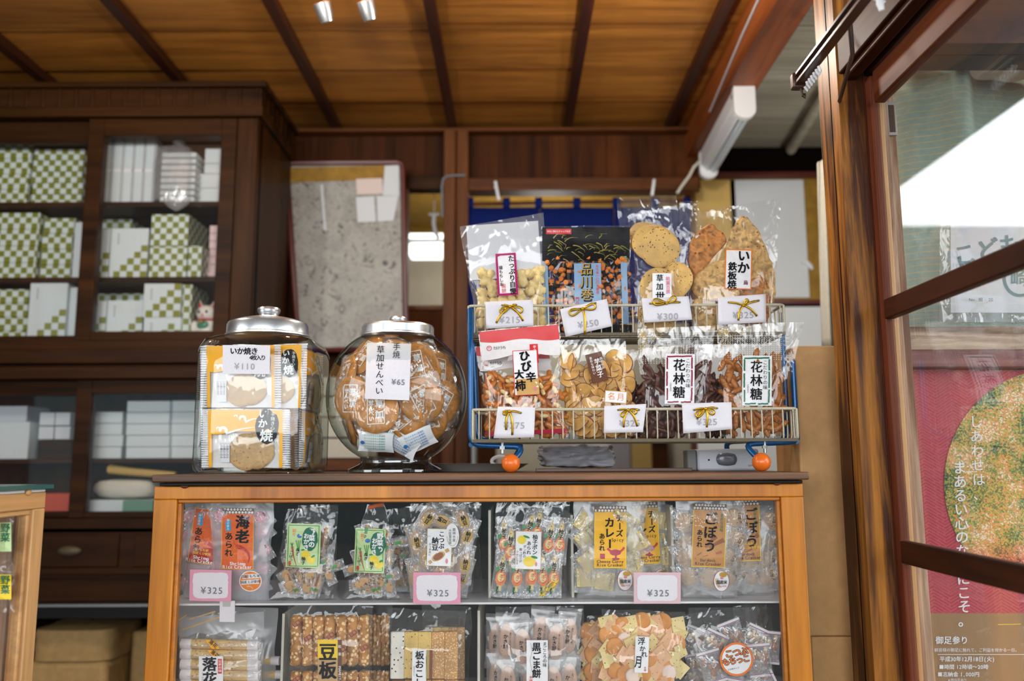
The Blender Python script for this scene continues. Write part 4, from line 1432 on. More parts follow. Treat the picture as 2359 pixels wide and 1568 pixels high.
mb = MB(); mb.tube([fl(0.03, -0.0345, 0.02), fl(0.03, -0.036, 0.02)], 0.009, M['purple'], 14); obj('round_sticker', mb, fx, ang=30)
p = n1 + Vector((-0.02, 0.02, -0.02))
mb = MB(); mb.tube([p, at(1598, 385, 3.38), at(1588, 405, 3.38), at(1568, 432, 3.38), at(1560, 445, 3.38)], 0.006, seg=8)
solo('lamp_cord', mb, 'pale cord leading down from the far end of the beam lamp', 'cord', None, M['cloth_white'], loc=p)
mb = MB(); mb.tube([Vector((BX0 - 0.004, Y_, z_)) for Y_, z_ in ((1.6, 2.53), (2.2, 2.50), (2.55, 2.47), (2.85, 2.43), (3.0, 2.41))], 0.004, seg=8)
solo('beam_cable', mb, 'thin pale cable clipped along the left side of the red brown beam', 'cable', None, M['ink_light'], loc=(BX0, 2.5, 2.47))
# ceiling spots at the top edge
for i, (x, y, tx) in enumerate(((742, 8, 10), (842, 4, 8))):
    p = at(x, y, 2.2)
    s_ = thing('spotlight', 'small chrome ceiling spotlight at the top edge, %s of the pair' % ['left', 'right'][i], 'spotlight', p, group='chrome ceiling spots')
    ax = Vector((0.16, 0.30, -0.62)).normalized() * -1
    q = ax.to_track_quat('Z', 'Y').to_matrix().to_4x4()
    Mx = Matrix.Translation(p) @ q
    mb = MB(); mb.lathe([(0.0, -0.05), (0.018, -0.05), (0.023, -0.03), (0.026, 0.0), (0.023, 0.002), (0.019, -0.008)], seg=24, M=Mx); obj('shade', mb, s_, M['aluminium'])
    mb = MB(); mb.lathe([(0.0, -0.003), (0.0185, -0.004), (0.0185, -0.012)], seg=24, M=Mx); obj('bulb', mb, s_, M['spot_glow'])
    mb = MB(); mb.tube([p - ax * 0.045, (p.x - 0.01, p.y, CEIL - 0.005)], 0.006, seg=8); obj('arm', mb, s_, M['steel'])
lamp('spot_light_glow', 'SPOT', at(790, -60, 2.1), (math.radians(160), 0, 0), 14, (1.0, 0.86, 0.66), spot_size=2.6, spot_blend=1.0, shadow_soft_size=0.05)
# curtain rail in front of the post
r0, r1 = Vector((0.535, 1.49, at(1846, 190, 1.49).z)), Vector((0.545, 0.45, at(1846, 190, 1.49).z))
cr = thing('curtain_rail', 'dark brown curtain rail with white gliders crossing in front of the wooden post', 'curtain rail', r0)
mb = MB()
for dz in (0.012, -0.004):
    mb.beam(r0 + Vector((0, 0, dz)), r1 + Vector((0, 0, dz)), 0.018, 0.006)
mb.beam(r0 + Vector((0, 0, 0.004)), r1 + Vector((0, 0, 0.004)), 0.006, 0.016)
obj('track', mb, cr, M['rail_brown'], bevel=0.001)
mb = MB(); mb.box(r0 + Vector((-0.012, -0.006, -0.012)), r0 + Vector((0.012, 0.012, 0.018))); obj('end_stop', mb, cr, M['rail_brown'], bevel=0.003)
mb = MB(); mb.tube([r0 + Vector((0.003, 0.0, -0.01)), r0 + Vector((0.006, 0.0, -0.026)), r0 + Vector((0.01, 0.0, -0.03)), r0 + Vector((0.01, 0, -0.022))], 0.0025, seg=8); obj('hook', mb, cr, M['rail_brown'])
for i in range(6):
    q = r0 + Vector((0.004, -0.03 - 0.012 * i, -0.012))
    mb = MB(); mb.tube([q, q + Vector((0.003, 0, -0.008)), q + Vector((0, 0, -0.017)), q + Vector((-0.004, 0, -0.01))], 0.0028, seg=8); tag(obj('glider', mb, cr, M['nylon']), 'white nylon glider')
q = Vector((0.545, 1.17, r0.z - 0.012))
mb = MB(); mb.tube([q, q + Vector((0.002, 0, -0.014)), q + Vector((0.004, 0, -0.026))], [0.003, 0.006, 0.004], seg=8); mb.tube([q + Vector((-0.006, 0, -0.008)), q + Vector((0.01, 0, -0.012))], 0.002, seg=6); tag(obj('glider', mb, cr, M['nylon']), 'white nylon glider')
mb = MB(); mb.tube([(0.548, 1.28, r0.z + 0.004), (0.60, 1.40, r0.z + 0.01), (0.652, 1.595, r0.z + 0.01)], 0.004, seg=8); obj('bracket', mb, cr, M['rail_brown'])
# torn plastic caught behind the rail
def scrap(u, v):
    p = at(1898 + 36 * u, 92 + 26 * (1 - u) - 40 * u + 26 * v, 1.56)
    p.y += 0.006 * noise.noise((u * 5, v * 5, 1))
    return p


mb = MB(); mb.grid(scrap, 12, 6); solo('plastic_scrap', mb, 'scrap of crumpled clear plastic caught on the post behind the curtain rail', 'plastic', None, M['poly'], ang=180, loc=at(1915, 90, 1.56))
# ------------------------------------------------ behind the glass at right: curtain, notice, poster
def curt(u, v):
    X = 0.79 + 0.75 * u
    z = zA - 0.02 + (2.0 - zA) * v
    return Vector((X, 1.80 + 0.045 * math.sin(u * 15.5 + 1.1) + 0.012 * math.sin(u * 41), z))


mb = MB(); mb.grid(curt, 120, 6); solo('window_curtain', mb, 'pale green dotted curtain hanging in deep folds behind the shop window', 'curtain', None, M['curtain_green'], ang=180, solid=0.003, loc=(1.1, 1.8, zA))
sgY = 1.70
sg = thing('laminated_notice', 'laminated white notice with teal lettering in the shop window behind the upper glazing bar', 'notice', at(2330, 720, sgY))
mb = MB(); rect(mb, flat(sgY), 2165, 470, 2540, 742, M['poly'], 0.0); obj('laminate', mb, sg, ang=0)
mb = MB(); rect(mb, flat(sgY), 2190, 500, 2520, 720, M['white_paper'], 0.002); obj('sheet', mb, sg, ang=0, solid=0.0005)
mb = MB(); S = flat(sgY)
text(mb, S, 'こども110番', 2345, 562, 54, M['sign_teal'], False, -12, bold=0.03, eps=0.003)
text(mb, S, 'ん', 2223, 606, 46, M['sign_teal'], False, -40, bold=0.03, eps=0.003)
blob(mb, S, 2350, 640, 40, 44, M['sign_teal'], 0.003); blob(mb, S, 2350, 640, 33, 37, M['white_paper'], 0.0034)
text(mb, S, '崎', 2350, 640, 46, M['sign_teal'], False, bold=0.02, eps=0.004)
text(mb, S, 'No. 組 - 20', 2260, 690, 10, M['sign_teal'], False, eps=0.003)
obj('lettering', mb, sg, ang=0)
poY = 1.668
po = thing('temple_poster', 'red poster with a round autumn garden picture and white lettering behind the shop window', 'poster', at(2400, 1560, poY))
S = flat(poY)
pb = at(2400, 1990, poY)
mb = MB(); rect(mb, S, 2092, 852, 2760, 1412, M['poster_red'], 0.0); rect(mb, S, 2092, 1412, 2760, 1990, M['poster_tan'], 0.0); obj('sheet', mb, po, ang=0)
mb = MB(); blob(mb, S, 2430, 1112, 255, 262, M['foliage_print'], 0.0015, n=80); obj('round_picture', mb, po, ang=0)
mb = MB()
text(mb, S, 'しあわせは、', 2247, 955, 31, M['white_ink'], True, -3, step=1.08, bold=0.012, eps=0.003)
text(mb, S, 'まあるい心のなかにこそ。', 2210, 1062, 32, M['white_ink'], True, -2, step=1.0, bold=0.014, eps=0.003)
text(mb, S, '御足参り', 2193, 1475, 19, M['white_ink'], False, bold=0.02, eps=0.003)
text(mb, S, '観音様の御足に触れて、ご利益を授かる一日。', 2250, 1497, 9.3, M['white_ink'], False, eps=0.003)
stroke(mb, S, [(2160, 1507), (2480, 1507)], 1.2, M['white_ink'], 0.003)
text(mb, S, '平成30年12月18日(火)', 2228, 1518, 13, M['white_ink'], False, sx=0.95, bold=0.02, eps=0.003)
text(mb, S, '■時間 12時頃～20時', 2220, 1536, 12, M['white_ink'], False, bold=0.02, eps=0.003)
text(mb, S, '■志納金 1,000円', 2208, 1553, 12, M['white_ink'], False, bold=0.02, eps=0.003)
text(mb, S, '※授与品あり', 2205, 1566, 7.5, M['white_ink'], False, eps=0.003)
stroke(mb, S, [(2299, 1438), (2352, 1437)], 1.6, M['yellow_ink'], 0.003)
obj('lettering', mb, po, ang=0)
for x, y in ((2104, 865), (2118, 1228)):
    mb = MB(); mb.sphere(at(x, y, poY - 0.003), (0.005, 0.003, 0.005), None, 12, 8); obj('pin', mb, po, M['seal_red'])
# ------------------------------------------------ brown parcel stack between case and post
qY = 1.76
zs = at(1900, 1465, qY).z
x0 = at(1840, 1000, qY).x
for (z0, z1, dx, lab) in ((0, zs - 0.001, 0.004, 'lower kraft paper parcel of the tall pair between display case and post'), (zs, at(1900, 796, qY).z, 0, 'upper kraft paper parcel standing on another between display case and post')):
    mb = MB(); mb.box((x0 + dx, qY, z0), (x0 + 0.32, 1.92, z1))
    solo('kraft_parcel', mb, lab, 'parcel', 'kraft paper parcels', M['kraft_front'], bevel=0.004, loc=(x0 + 0.16, 1.84, z0))
# ================================================================ main display case
KX0, KX1 = -0.668, 0.541
TOPZ = at(1100, 1090, 1.585).z
zB1 = at(1100, 1108, 1.585).z
zF1 = at(1100, 1117, 1.60).z
case = thing('display_case', 'long honey coloured glass fronted display case filled with snack bags', 'display case', (-0.06, 1.8, 0.0))
mb = MB(); mb.box((-0.668, 1.585, zB1), (0.549, 2.02, TOPZ)); obj('counter_board', mb, case, M['counter_wood'], bevel=0.003)
mb = MB(); mb.box((-0.655, 1.592, zF1 + 0.001), (0.538, 2.0, zB1 - 0.0008)); obj('glass_sheet', mb, case, M['green_glass_edge'], bevel=0.001)
wl, wr_ = at(394, 1400, 1.6).x, at(1812, 1400, 1.6).x
zr1 = at(1100, 1147, 1.6).z
zr2 = at(1100, 1156, 1.6).z
fr = MB(); fr.box((KX0, 1.60, zr1), (KX1, 1.628, zF1)); o_ = obj('top_rail', fr, case, M['honey_x'], bevel=0.002)
fr = MB(); fr.box((KX0, 1.60, 0.0), (wl, 1.628, zr1)); obj('stile', fr, case, M['honey_z'], bevel=0.002)
fr = MB(); fr.box((wr_, 1.60, 0.0), (KX1, 1.628, zr1)); obj('stile', fr, case, M['honey_z'], bevel=0.002)
bd = MB(); b_ = 0.007
bd.box((wl, 1.606, zr2), (wr_, 1.622, zr1)); bd.box((wl, 1.606, 0.3), (wl + b_, 1.622, zr2)); bd.box((wr_ - b_, 1.606, 0.3), (wr_, 1.622, zr2))
obj('bead', bd, case, M['honey_x'], bevel=0.002)
mb = MB(); mb.box((wl + b_, 1.613, 0.3), (wr_ - b_, 1.616, zr2)); obj('pane', mb, case, M['pane'], ang=0)
mb = MB(); mb.box((KX0, 1.60, 0.0), (KX1, 1.628, 0.3)); obj('bottom_board', mb, case, M['honey_x'], bevel=0.002)
for x, xo in ((KX0, KX0), (KX1 - 0.003, KX1 - 0.022)):
    mb = MB(); mb.box((xo, 1.96, 0), (xo + 0.022, 1.984, zF1)); mb.box((x, 1.6285, 0.6), (x + 0.003, 1.96, zF1), M['pane']); mb.box((xo, 1.6285, 0), (xo + 0.022, 1.96, 0.6))
    obj('side_frame', mb, case, None, ang=30)
    case.children[-1].data.materials[0] = M['honey_z']
mb = MB(); mb.box((KX0 + 0.002, 1.985, 0.3), (KX1 - 0.002, 1.998, zF1)); obj('back_panel', mb, case, M['dark_gap'])  # shade of the case interior put into a near-black panel colour
for x, y in ((425, 1118), (1790, 1111)):
    p = at(x, y, 1.597)
    mb = MB(); mb.sphere(p, (0.0075, 0.004, 0.0055), None, 14, 8); obj('clip', mb, case, M['rust'])
SH1 = at(1100, 1384, 1.66).z
SH2 = at(1100, 1648, 1.67).z
for z in (SH1, SH2):
    mb = MB(); mb.box((KX0 + 0.0035, 1.645, z - 0.004), (KX1 - 0.0035, 1.958, z)); obj('shelf', mb, case, M['lamp_white'], bevel=0.001)
for px, py, z0, z1 in ((1128, 1270, SH1 + 0.0005, zr2 - 0.02), (1549, 1270, SH1 + 0.0005, zr2 - 0.012), (1318, 1270, SH1 + .0005, zr2 - .03), (652, 1500, SH2 + 0.0005, at(650, 1412, 1.7).z), (1103, 1500, SH2 + 0.0005, at(1100, 1405, 1.7).z)):
    x = at(px, py, 1.70).x
    mb = MB(); mb.box((x - 0.0025, 1.695, z0), (x + 0.0025, 1.955, z1)); obj('divider', mb, case, M['cloth_white'], bevel=0.0005)
# ---------------------------------------------------------------- case at the left edge, its glass front facing right
NYf = 1.46
nX = at(107, 1131, NYf).x
z1, z0 = at(107, 1132, NYf).z, at(107, 1170, NYf).z
nc = thing('display_case', 'pale wooden glass case at the left edge, nearer than the honey coloured one', 'display case', (nX - 0.2, 1.0, 0))
yS = 1180 * 0 + nX * NYf / nX
sw = NYf - atx(68, 1300, nX).y
mb = MB(); mb.box((nX - 0.028, 0.45, z0), (nX, NYf, z1)); obj('top_rail', mb, nc, M['pale_y'], bevel=0.002)
mb = MB(); mb.box((nX - 0.028, NYf - sw, 0), (nX, NYf, z0)); obj('stile', mb, nc, M['pale_z'], bevel=0.002)
mb = MB(); mb.box((nX - 0.02, 0.45, z0 - 0.009), (nX - 0.005, NYf - sw, z0)); mb.box((nX - 0.02, NYf - sw - 0.009, 0.3), (nX - 0.005, NYf - sw, z0 - 0.009)); obj('bead', mb, nc, M['pale_y'], bevel=0.002)
mb = MB(); mb.box((nX - 0.015, 0.45, 0.3), (nX - 0.012, NYf - sw - 0.009, z0 - 0.009)); obj('pane', mb, nc, M['pane'], ang=0)
mb = MB(); mb.box((nX - 0.06, NYf - 0.028, 0.3), (nX - 0.036, NYf - 0.002, z0 - 0.002)); obj('inner_post', mb, nc, M['weathered_z'], bevel=0.002)
mb = MB(); mb.box((nX - 0.085, NYf - 0.028, 0.3), (nX - 0.064, NYf - 0.002, z0 - 0.002)); obj('inner_post', mb, nc, M['sash_z'], bevel=0.002)
mb = MB(); mb.box((nX - 0.45, 0.45, 0), (nX - 0.43, NYf, z1)); mb.box((nX - 0.43, 0.45, 0.26), (nX - 0.03, NYf, 0.28)); mb.box((nX - 0.43, NYf - 0.02, z0), (nX - 0.03, NYf, z1)); mb.box((nX - 0.43, NYf - 0.02, 0), (nX - 0.41, NYf, z0)); mb.box((nX - 0.028, 0.45, 0), (nX, NYf - sw, 0.26))
obj('carcass', mb, nc, M['pale_z'])
zsh = at(20, 1420, 1.4).z
mb = MB(); mb.box((nX - 0.428, 0.5, zsh - 0.005), (nX - 0.09, NYf - 0.03, zsh)); obj('shelf', mb, nc, M['lamp_white'])
mb = MB(); mb.box((nX - 0.44, 0.45, z1 + 0.0005), (nX - 0.002, NYf, z1 + 0.004)); obj('white_edge', mb, nc, M['lamp_white'])
mb = MB(); mb.box((nX - 0.45, 0.45, z1 + 0.0045), (nX + 0.006, NYf + 0.012, z1 + 0.0125)); obj('glass_sheet', mb, nc, plain('glass_teal', C(54, 96, 92), 0.15), bevel=0.001)
p = atx(66, 1134, nX + 0.001); mb = MB(); mb.sphere(p, (0.003, 0.008, 0.005), None, 14, 8); obj('clip', mb, nc, M['pale_z'])

# ================================================================ glass jars on the counter
JX, JYc, JH, JD = -0.512, 1.757, 0.116, 0.110
jz0 = TOPZ + 0.001


def jz(py, Y=1.66):
    return at(600, py, Y).z


jar = thing('glass_jar', 'square glass jar with aluminium lid packed with orange cracker packets', 'jar', (JX, JYc, jz0))


def sqlev(mb, levels, c, mat=None, seg=72):
    vs, fs = [], []
    for (rx, ry, z, e) in levels:
        for k in range(seg):
            a = 2 * PI * k / seg
            q = (abs(math.cos(a)) ** e + abs(math.sin(a)) ** e) ** (-1.0 / e)
            vs.append((c[0] + rx * q * math.cos(a), c[1] + ry * q * math.sin(a), z))
    for i in range(len(levels) - 1):
        for k in range(seg):
            l = (k + 1) % seg
            fs.append((i * seg + k, i * seg + l, (i + 1) * seg + l, (i + 1) * seg + k))
    mb.add(vs, fs, mat)


zs_, zn_ = jz(800), jz(768)
mb = MB()
sqlev(mb, [(0.001, 0.001, jz0 + 0.004, 2), (JH * 0.9, JD * 0.9, jz0 + 0.004, 8), (JH * 0.93, JD * 0.93, jz0, 8), (JH * 0.98, JD * 0.98, jz0 + 0.006, 8), (JH, JD, jz0 + 0.02, 8), (JH, JD, zs_ - 0.01, 8), (JH * 0.985, JD * 0.985, zs_ + 0.004, 7),
           (JH * 0.93, JD * 0.93, zn_ - 0.008, 6), (JH * 0.84, JD * 0.84, zn_, 4), (0.084, 0.084, zn_ + 0.004, 2.2), (0.079, 0.079, zn_ + 0.008, 2), (0.079, 0.079, zn_ + 0.02, 2)], (JX, JYc))
obj('glass_body', mb, jar, M['jar_glass'], ang=70)
lz = zn_ + 0.006
lidp = [(0.083, 0), (0.0865, 0.001), (0.0865, 0.004), (0.084, 0.006), (0.0835, 0.024), (0.081, 0.029), (0.062, 0.036), (0.05, 0.0375), (0.048, 0.0395), (0.022, 0.044), (0.020, 0.046)]
mb = MB(); mb.lathe(lidp + [(0.0, 0.047)], (JX, JYc, lz), seg=64); mb.lathe([(0.083, 0), (0.0, 0.004)], (JX, JYc, lz), seg=64)
lid = obj('lid', mb, jar, M['aluminium'], ang=25)
mb = MB(); mb.lathe([(0.02, 0.046), (0.019, 0.049), (0.0225, 0.053), (0.024, 0.058), (0.022, 0.0625), (0.012, 0.065), (0, 0.0655)], (JX, JYc, lz), seg=40); obj('knob', mb, lid, M['aluminium'], ang=25)
S = flat(JYc - JD - 0.0008)
mb = MB(); rect(mb, S, 513, 795, 622, 861, M['card_white'], 0.0, rot=0.5); cd_ = obj('price_label', mb, jar, None, ang=0)
mb = MB()
text(mb, S, 'いか焼き', 562, 809, 17, M['ink'], False, 1, bold=0.03, step=0.95)
text(mb, S, '4枚入り', 593, 824, 13, M['ink'], False, 1, bold=0.02, step=0.8)
text(mb, S, '¥110', 563, 844, 20, M['ink_light'], False, 1, bold=0.015, step=1.1)
obj('lettering', mb, cd_, ang=0)
# ---- round jar
RX, RY = at(915, 900, 1.775).x, 1.775
ry_ = lambda py: at(915, py, RY).z - jz0
rp = PX(RY) * 1.0
bowl = thing('glass_jar', 'round footed glass jar with aluminium lid full of brown rice crackers', 'jar', (RX, RY, jz0))
zc = (ry_(775) + ry_(1052)) / 2
hb = (ry_(775) - ry_(1052)) / 2
prof = []
for i in range(25):
    t = -1 + 2 * i / 24
    r = 0.1465 * (1 - abs(t) ** 2.5 * 0.745) if True else 0
    r = 0.1465 * math.sqrt(max(0, 1 - (abs(t) * 0.865) ** 2.15))
    prof.append((r, zc + t * hb))
mb = MB(); mb.lathe(prof + [(0.070, ry_(772)), (0.070, ry_(765))], (RX, RY, jz0), seg=72); mb.lathe([(0.0, prof[0][1] + 0.004), (prof[0][0], prof[0][1])], (RX, RY, jz0), seg=72)
obj('glass_body', mb, bowl, M['jar_glass'], ang=70)
mb = MB(); mb.lathe([(0.074, ry_(1052)), (0.072, ry_(1060)), (0.073, ry_(1066)), (0.078, ry_(1070)), (0.099, ry_(1083) + 0.002), (0.0995, 0.001), (0.095, 0.0), (0.06, 0.006), (0.0, 0.012)], (RX, RY, jz0), seg=72); obj('foot', mb, bowl, M['jar_foot'], ang=40)
l0 = ry_(777)
k = 0.0763
mb = MB(); mb.lathe([(k - .004, l0), (k + .0015, l0 + .001), (k + .0015, l0 + .003), (k - .0005, l0 + .005), (k - .0005, l0 + .02), (k - .003, l0 + .024), (0.05, l0 + 0.028), (0.02, l0 + 0.031), (0, l0 + 0.032)], (RX, RY, jz0), seg=72); mb.lathe([(k - .004, l0), (0, l0 + .003)], (RX, RY, jz0), seg=72)
lid = obj('lid', mb, bowl, M['aluminium'], ang=25)
mb = MB(); mb.lathe([(0.013, l0 + .031), (0.0135, l0 + .034), (0.0175, l0 + .037), (0.0185, l0 + .040), (0.0165, l0 + .043), (0.008, l0 + .0445), (0, l0 + .045)], (RX, RY, jz0), seg=36); obj('knob', mb, lid, M['aluminium'], ang=25)


def SB(px, py, e=0.0):
    """front of the round jar: ray against its sphere-like body"""
    d = ray(px, py)
    o = CLOC - Vector((RX, RY, jz0 + zc))
    k_ = 0.1465 / (hb / 0.865)
    R = 0.1465 + e
    dd = Vector((d.x, d.y, d.z * k_)); oo = Vector((o.x, o.y, o.z * k_))
    a, b, c = dd.dot(dd), 2 * dd.dot(oo), oo.dot(oo) - R * R
    D = b * b - 4 * a * c
    t = (-b - math.sqrt(max(D, 0))) / (2 * a)
    return CLOC + d * t


mb = MB(); rect(mb, SB, 843, 790, 945, 920, M['card_white'], 0.0015, rot=2.0, n=10)
cd_ = obj('price_label', mb, bowl, None, ang=0)
mb = MB()
text(mb, SB, '草加せんべい', 877, 796, 19, M['ink'], True, 2, bold=0.012, step=1.0, eps=0.0025)
text(mb, SB, '手焼', 914, 790, 18, M['ink'], True, 2, bold=0.005, step=1.0, eps=0.0025)
text(mb, SB, '¥65', 917, 880, 18, M['ink_grey'], False, 2, bold=0.015, eps=0.0025, step=1.05)
obj('lettering', mb, cd_, ang=0)
# ---------------------------------------------------------------- other things on the counter
dv_ = thing('motion_sensor', 'small grey door chime sensor lying on the counter beneath the rack', 'sensor', at(1665, 1083, 1.80))
c0, c1 = at(1585, 1084, 1.78), at(1748, 1033, 1.78)
zb_ = TOPZ + 0.0005
s0 = at(1607, 1060, 1.78).x
mb = MB(); mb.box((s0, 1.78, zb_), (c1.x, 1.83, c1.z)); obj('body', mb, dv_, M['device_grey'], bevel=0.005)
mb = MB(); mb.box((c0.x, 1.783, zb_), (s0 - 0.0005, 1.828, c1.z - 0.001)); o = obj('end_cap', mb, dv_, M['device_side'], bevel=0.003)
a, b = at(1650, 1073, 1.779), at(1698, 1042, 1.779)
cx_, cz_ = (a.x + b.x) / 2, (a.z + b.z) / 2
mb = MB(); mb.sphere((cx_, 1.7795, cz_), ((b.x - a.x) / 2, 0.006, (b.z - a.z) / 2), None, 24, 12, lambda p: p / (max(abs(p.x), abs(p.z)) ** 0.35 + 0.02) if max(abs(p.x), abs(p.z)) > 0.3 else p); obj('lens', mb, dv_, M['device_dark'], ang=60)
p = at(1633, 1059, 1.7795); mb = MB(); mb.sphere(p, (0.002, 0.001, 0.002), None, 10, 8); obj('button', mb, dv_, M['black'])
mb = MB(); text(mb, flat(1.7785), 'ELPA', 1731, 1072, 6, M['ink_grey'], False, bold=0.01); obj('lettering', mb, dv_, ang=0)
# crumpled grey bag
gb0, gb1 = at(1235, 1083, 1.84), at(1428, 1022, 1.84)


def crum(p):
    q = max(abs(p.x), abs(p.y), abs(p.z)) ** 0.75
    w = abs(noise.noise(p * 2.6)) * 1.6 - 0.4 + 0.6 * abs(noise.noise(p * 6.0))
    p = p / q * (1 + 0.16 * w)
    if p.x > 0.3:
        p.z *= 1 - 0.0 * p.x
    return p


mb = MB(); gh = gb1.z - TOPZ
mb.sphere((0, 0, gh / 2 + 0.001), ((gb1.x - gb0.x) / 2 * 0.86, 0.05, gh / 2 * 0.86), None, 60, 36, crum)
o = solo('plastic_bag', mb, 'crumpled grey plastic bag on the counter behind the rack feet', 'bag', None, M['grey_bag'], ang=50)
o.location = ((gb0.x + gb1.x) / 2, 1.90, TOPZ + 0.004)
wb_ = MB(); a, b = at(1233, 1091, 1.80), at(1583, 1077, 1.80)
wb_.box((a.x, 1.75, TOPZ + 0.0005), (b.x, 1.775, at(1400, 1078, 1.76).z)); solo('wood_strip', wb_, 'dark wooden strip lying on the counter between rack feet and sensor', 'strip', None, M['tray_wood'], bevel=0.001, loc=((a.x + b.x) / 2, 1.765, TOPZ))
# pale tray with a curved rim between round jar and orange foot
tr0, tr1 = at(985, 1086, 1.9).x, at(1205, 1086, 1.9).x
mb = MB()
tc_ = ((tr0 + tr1) / 2, 1.91, TOPZ + 0.001)
sqlev(mb, [(0.001, 0.001, tc_[2] + 0.002, 2), (0.085, 0.075, tc_[2] + 0.002, 3), (0.09, 0.08, tc_[2], 3), (0.118, 0.098, tc_[2] + 0.016, 3), (0.121, 0.10, tc_[2] + 0.0165, 3), (0.116, 0.096, tc_[2] + 0.015, 3)], tc_)
solo('metal_tray', mb, 'pale metal tray between the round jar foot and the left orange ball', 'tray', None, M['tray_steel'], loc=tc_)
lp = at(1152, 1062, 1.86)
mb = MB(); mb.tube([lp + Vector((0.018 * math.cos(t), 0, 0.010 * math.sin(t))) for t in [2 * PI * i / 20 for i in range(20)]], 0.004, seg=8, closed=True)
lp.z = TOPZ + 0.018 + .014
solo('white_ring', mb, 'white plastic ring leaning behind the left orange ball foot', 'ring', None, M['nylon'], loc=at(1152, 1062, 1.86))

# ================================================================ wire rack
LYf, LYb, UYf, UYb = 1.635, 1.76, 1.70, 1.83
rack = thing('wire_rack', 'two tier cream wire basket rack on a blue tube frame with orange ball feet', 'rack', (at(1460, 1090, 1.7).x, 1.72, TOPZ))


def bent(pts, r=0.02, n=5):
    """round the corners of a polyline"""
    out = [Vector(pts[0])]
    for i in range(1, len(pts) - 1):
        p, a, b = Vector(pts[i]), Vector(pts[i - 1]), Vector(pts[i + 1])
        ra = min(r, (a - p).length * 0.45); rb = min(r, (b - p).length * 0.45)
        A, B = p + (a - p).normalized() * ra, p + (b - p).normalized() * rb
        for k in range(n + 1):
            t = k / n
            out.append(A * (1 - t) ** 2 + p * 2 * t * (1 - t) + B * t * t)
    out.append(Vector(pts[-1]))
    return out


BR = 0.0178
bl, br_ = at(1177, 1068, 1.645), at(1754, 1063, 1.645)
bl.z = br_.z = TOPZ + BR + 0.0005
fY = 1.668
mb = MB()
mb.tube(bent([at(1083, 712, 1.70), at(1084, 800, fY), at(1085, 1024, fY), at(1208, 1029, fY), bl], 0.02), 0.0058, seg=12)
mb.tube(bent([at(1090, 720, 1.80), at(1100, 1012, 1.80), at(1206, 1020, 1.80), (bl.x, 1.83, TOPZ + BR)], 0.02), 0.0055, seg=10)
mb.tube([at(1085, 1024, fY), at(1100, 1012, 1.80)], 0.005, seg=10)
obj('tube_frame', mb, rack, M['blue_paint'])
mb = MB()
mb.tube(bent([at(1826, 830, 1.735), at(1834, 985, 1.735), at(1837, 1017, fY), at(1714, 1022, fY), br_], 0.02), 0.0058, seg=12)
mb.tube(bent([at(1800, 720, 1.80), at(1815, 1010, 1.80), at(1668, 1018, 1.858), (br_.x, 1.86, TOPZ + BR)], 0.02), 0.0055, seg=10)
mb.tube([at(1836, 1016, fY), at(1815, 1010, 1.80)], 0.005, seg=10)
obj('tube_frame', mb, rack, M['blue_paint'])
for p in (bl, br_, Vector((bl.x, 1.83, bl.z)), Vector((br_.x, 1.86, bl.z))):
    mb = MB(); mb.sphere(p, BR, None, 32, 20); tag(obj('ball_foot', mb, rack, M['orange_ball'], ang=180), 'orange ball foot')
for x, y in ((1157, 1030), (1762, 1028)):
    p = at(x, y, fY - 0.004); mb = MB(); mb.tube([p + Vector((0, 0, 0.012)), p + Vector((0, 0, -0.012))], 0.003, seg=8); mb.tube([p + Vector((0, 0, -0.004)), p + Vector((0, 0, 0.002))], 0.0055, seg=6); obj('bolt', mb, rack, M['steel'])


def basket(xl, xr, zt, zb, yf, yb, n, nb):
    w = MB()
    for i in range(n):
        x = xl + (xr - xl) * (i + 0.6) / n
        w.tube(bent([(x, yf, zt), (x, yf, zb + 0.003), (x, yb, zb + 0.003), (x, yb, zt)], 0.006, 3), 0.0013, seg=6)
    for i in range(nb):
        y = yf + (yb - yf) * (i + 0.5) / nb
        w.tube(bent([(xl, y, zt), (xl, y, zb), (xr, y, zb), (xr, y, zt)], 0.012, 4), 0.0016, seg=6)
    b = obj('basket', w, rack, M['wire_cream'])
    r = MB()
    loop = bent([(xl + 0.1, yf, zt), (xl, yf, zt), (xl, yb, zt), (xr, yb, zt), (xr, yf, zt), (xl + 0.1, yf, zt)], 0.014)
    r.tube(loop, 0.0029, seg=10)
    for s_, xx in ((1, xl), (-1, xr)):
        r.tube(bent([(xx, yf + 0.004, zt), (xx, yf + 0.004, zb), (xx, yb, zb)], 0.012), 0.0024, seg=8)
    obj('rim', r, b, M['wire_cream'])
    f = MB(); f.beam((xl, yf + 0.001, zb + 0.001), (xr, yf + 0.001, zb + 0.001), 0.004, 0.006); f.beam((xl, yb, zb), (xr, yb, zb), 0.004, 0.005)
    for i in range(3):
        y = yf + (yb - yf) * (i + 1) / 4
        f.beam((xl, y, zb - 0.002), (xr, y, zb - 0.002), 0.003, 0.003)
    obj('floor_strip', f, b, M['wire_dark'])


LXl, LXr = at(1089, 980, LYf).x, at(1838, 975, LYf).x
LZt, LZb = at(1460, 942, LYf).z, at(1460, 1015, LYf).z
UXl, UXr = at(1079, 740, UYf).x, at(1808, 735, UYf).x
UZt, UZb = at(1450, 703, UYf).z, at(1450, 770, UYf).z
basket(LXl, LXr, LZt, LZb, LYf, LYb, 31, 5)
basket(UXl, UXr, UZt, UZb, UYf, UYb, 30, 5)
# ================================================================ bags and what is in them
def lerp(a, b, t):
    return a + (b - a) * t


FLOORZ = None


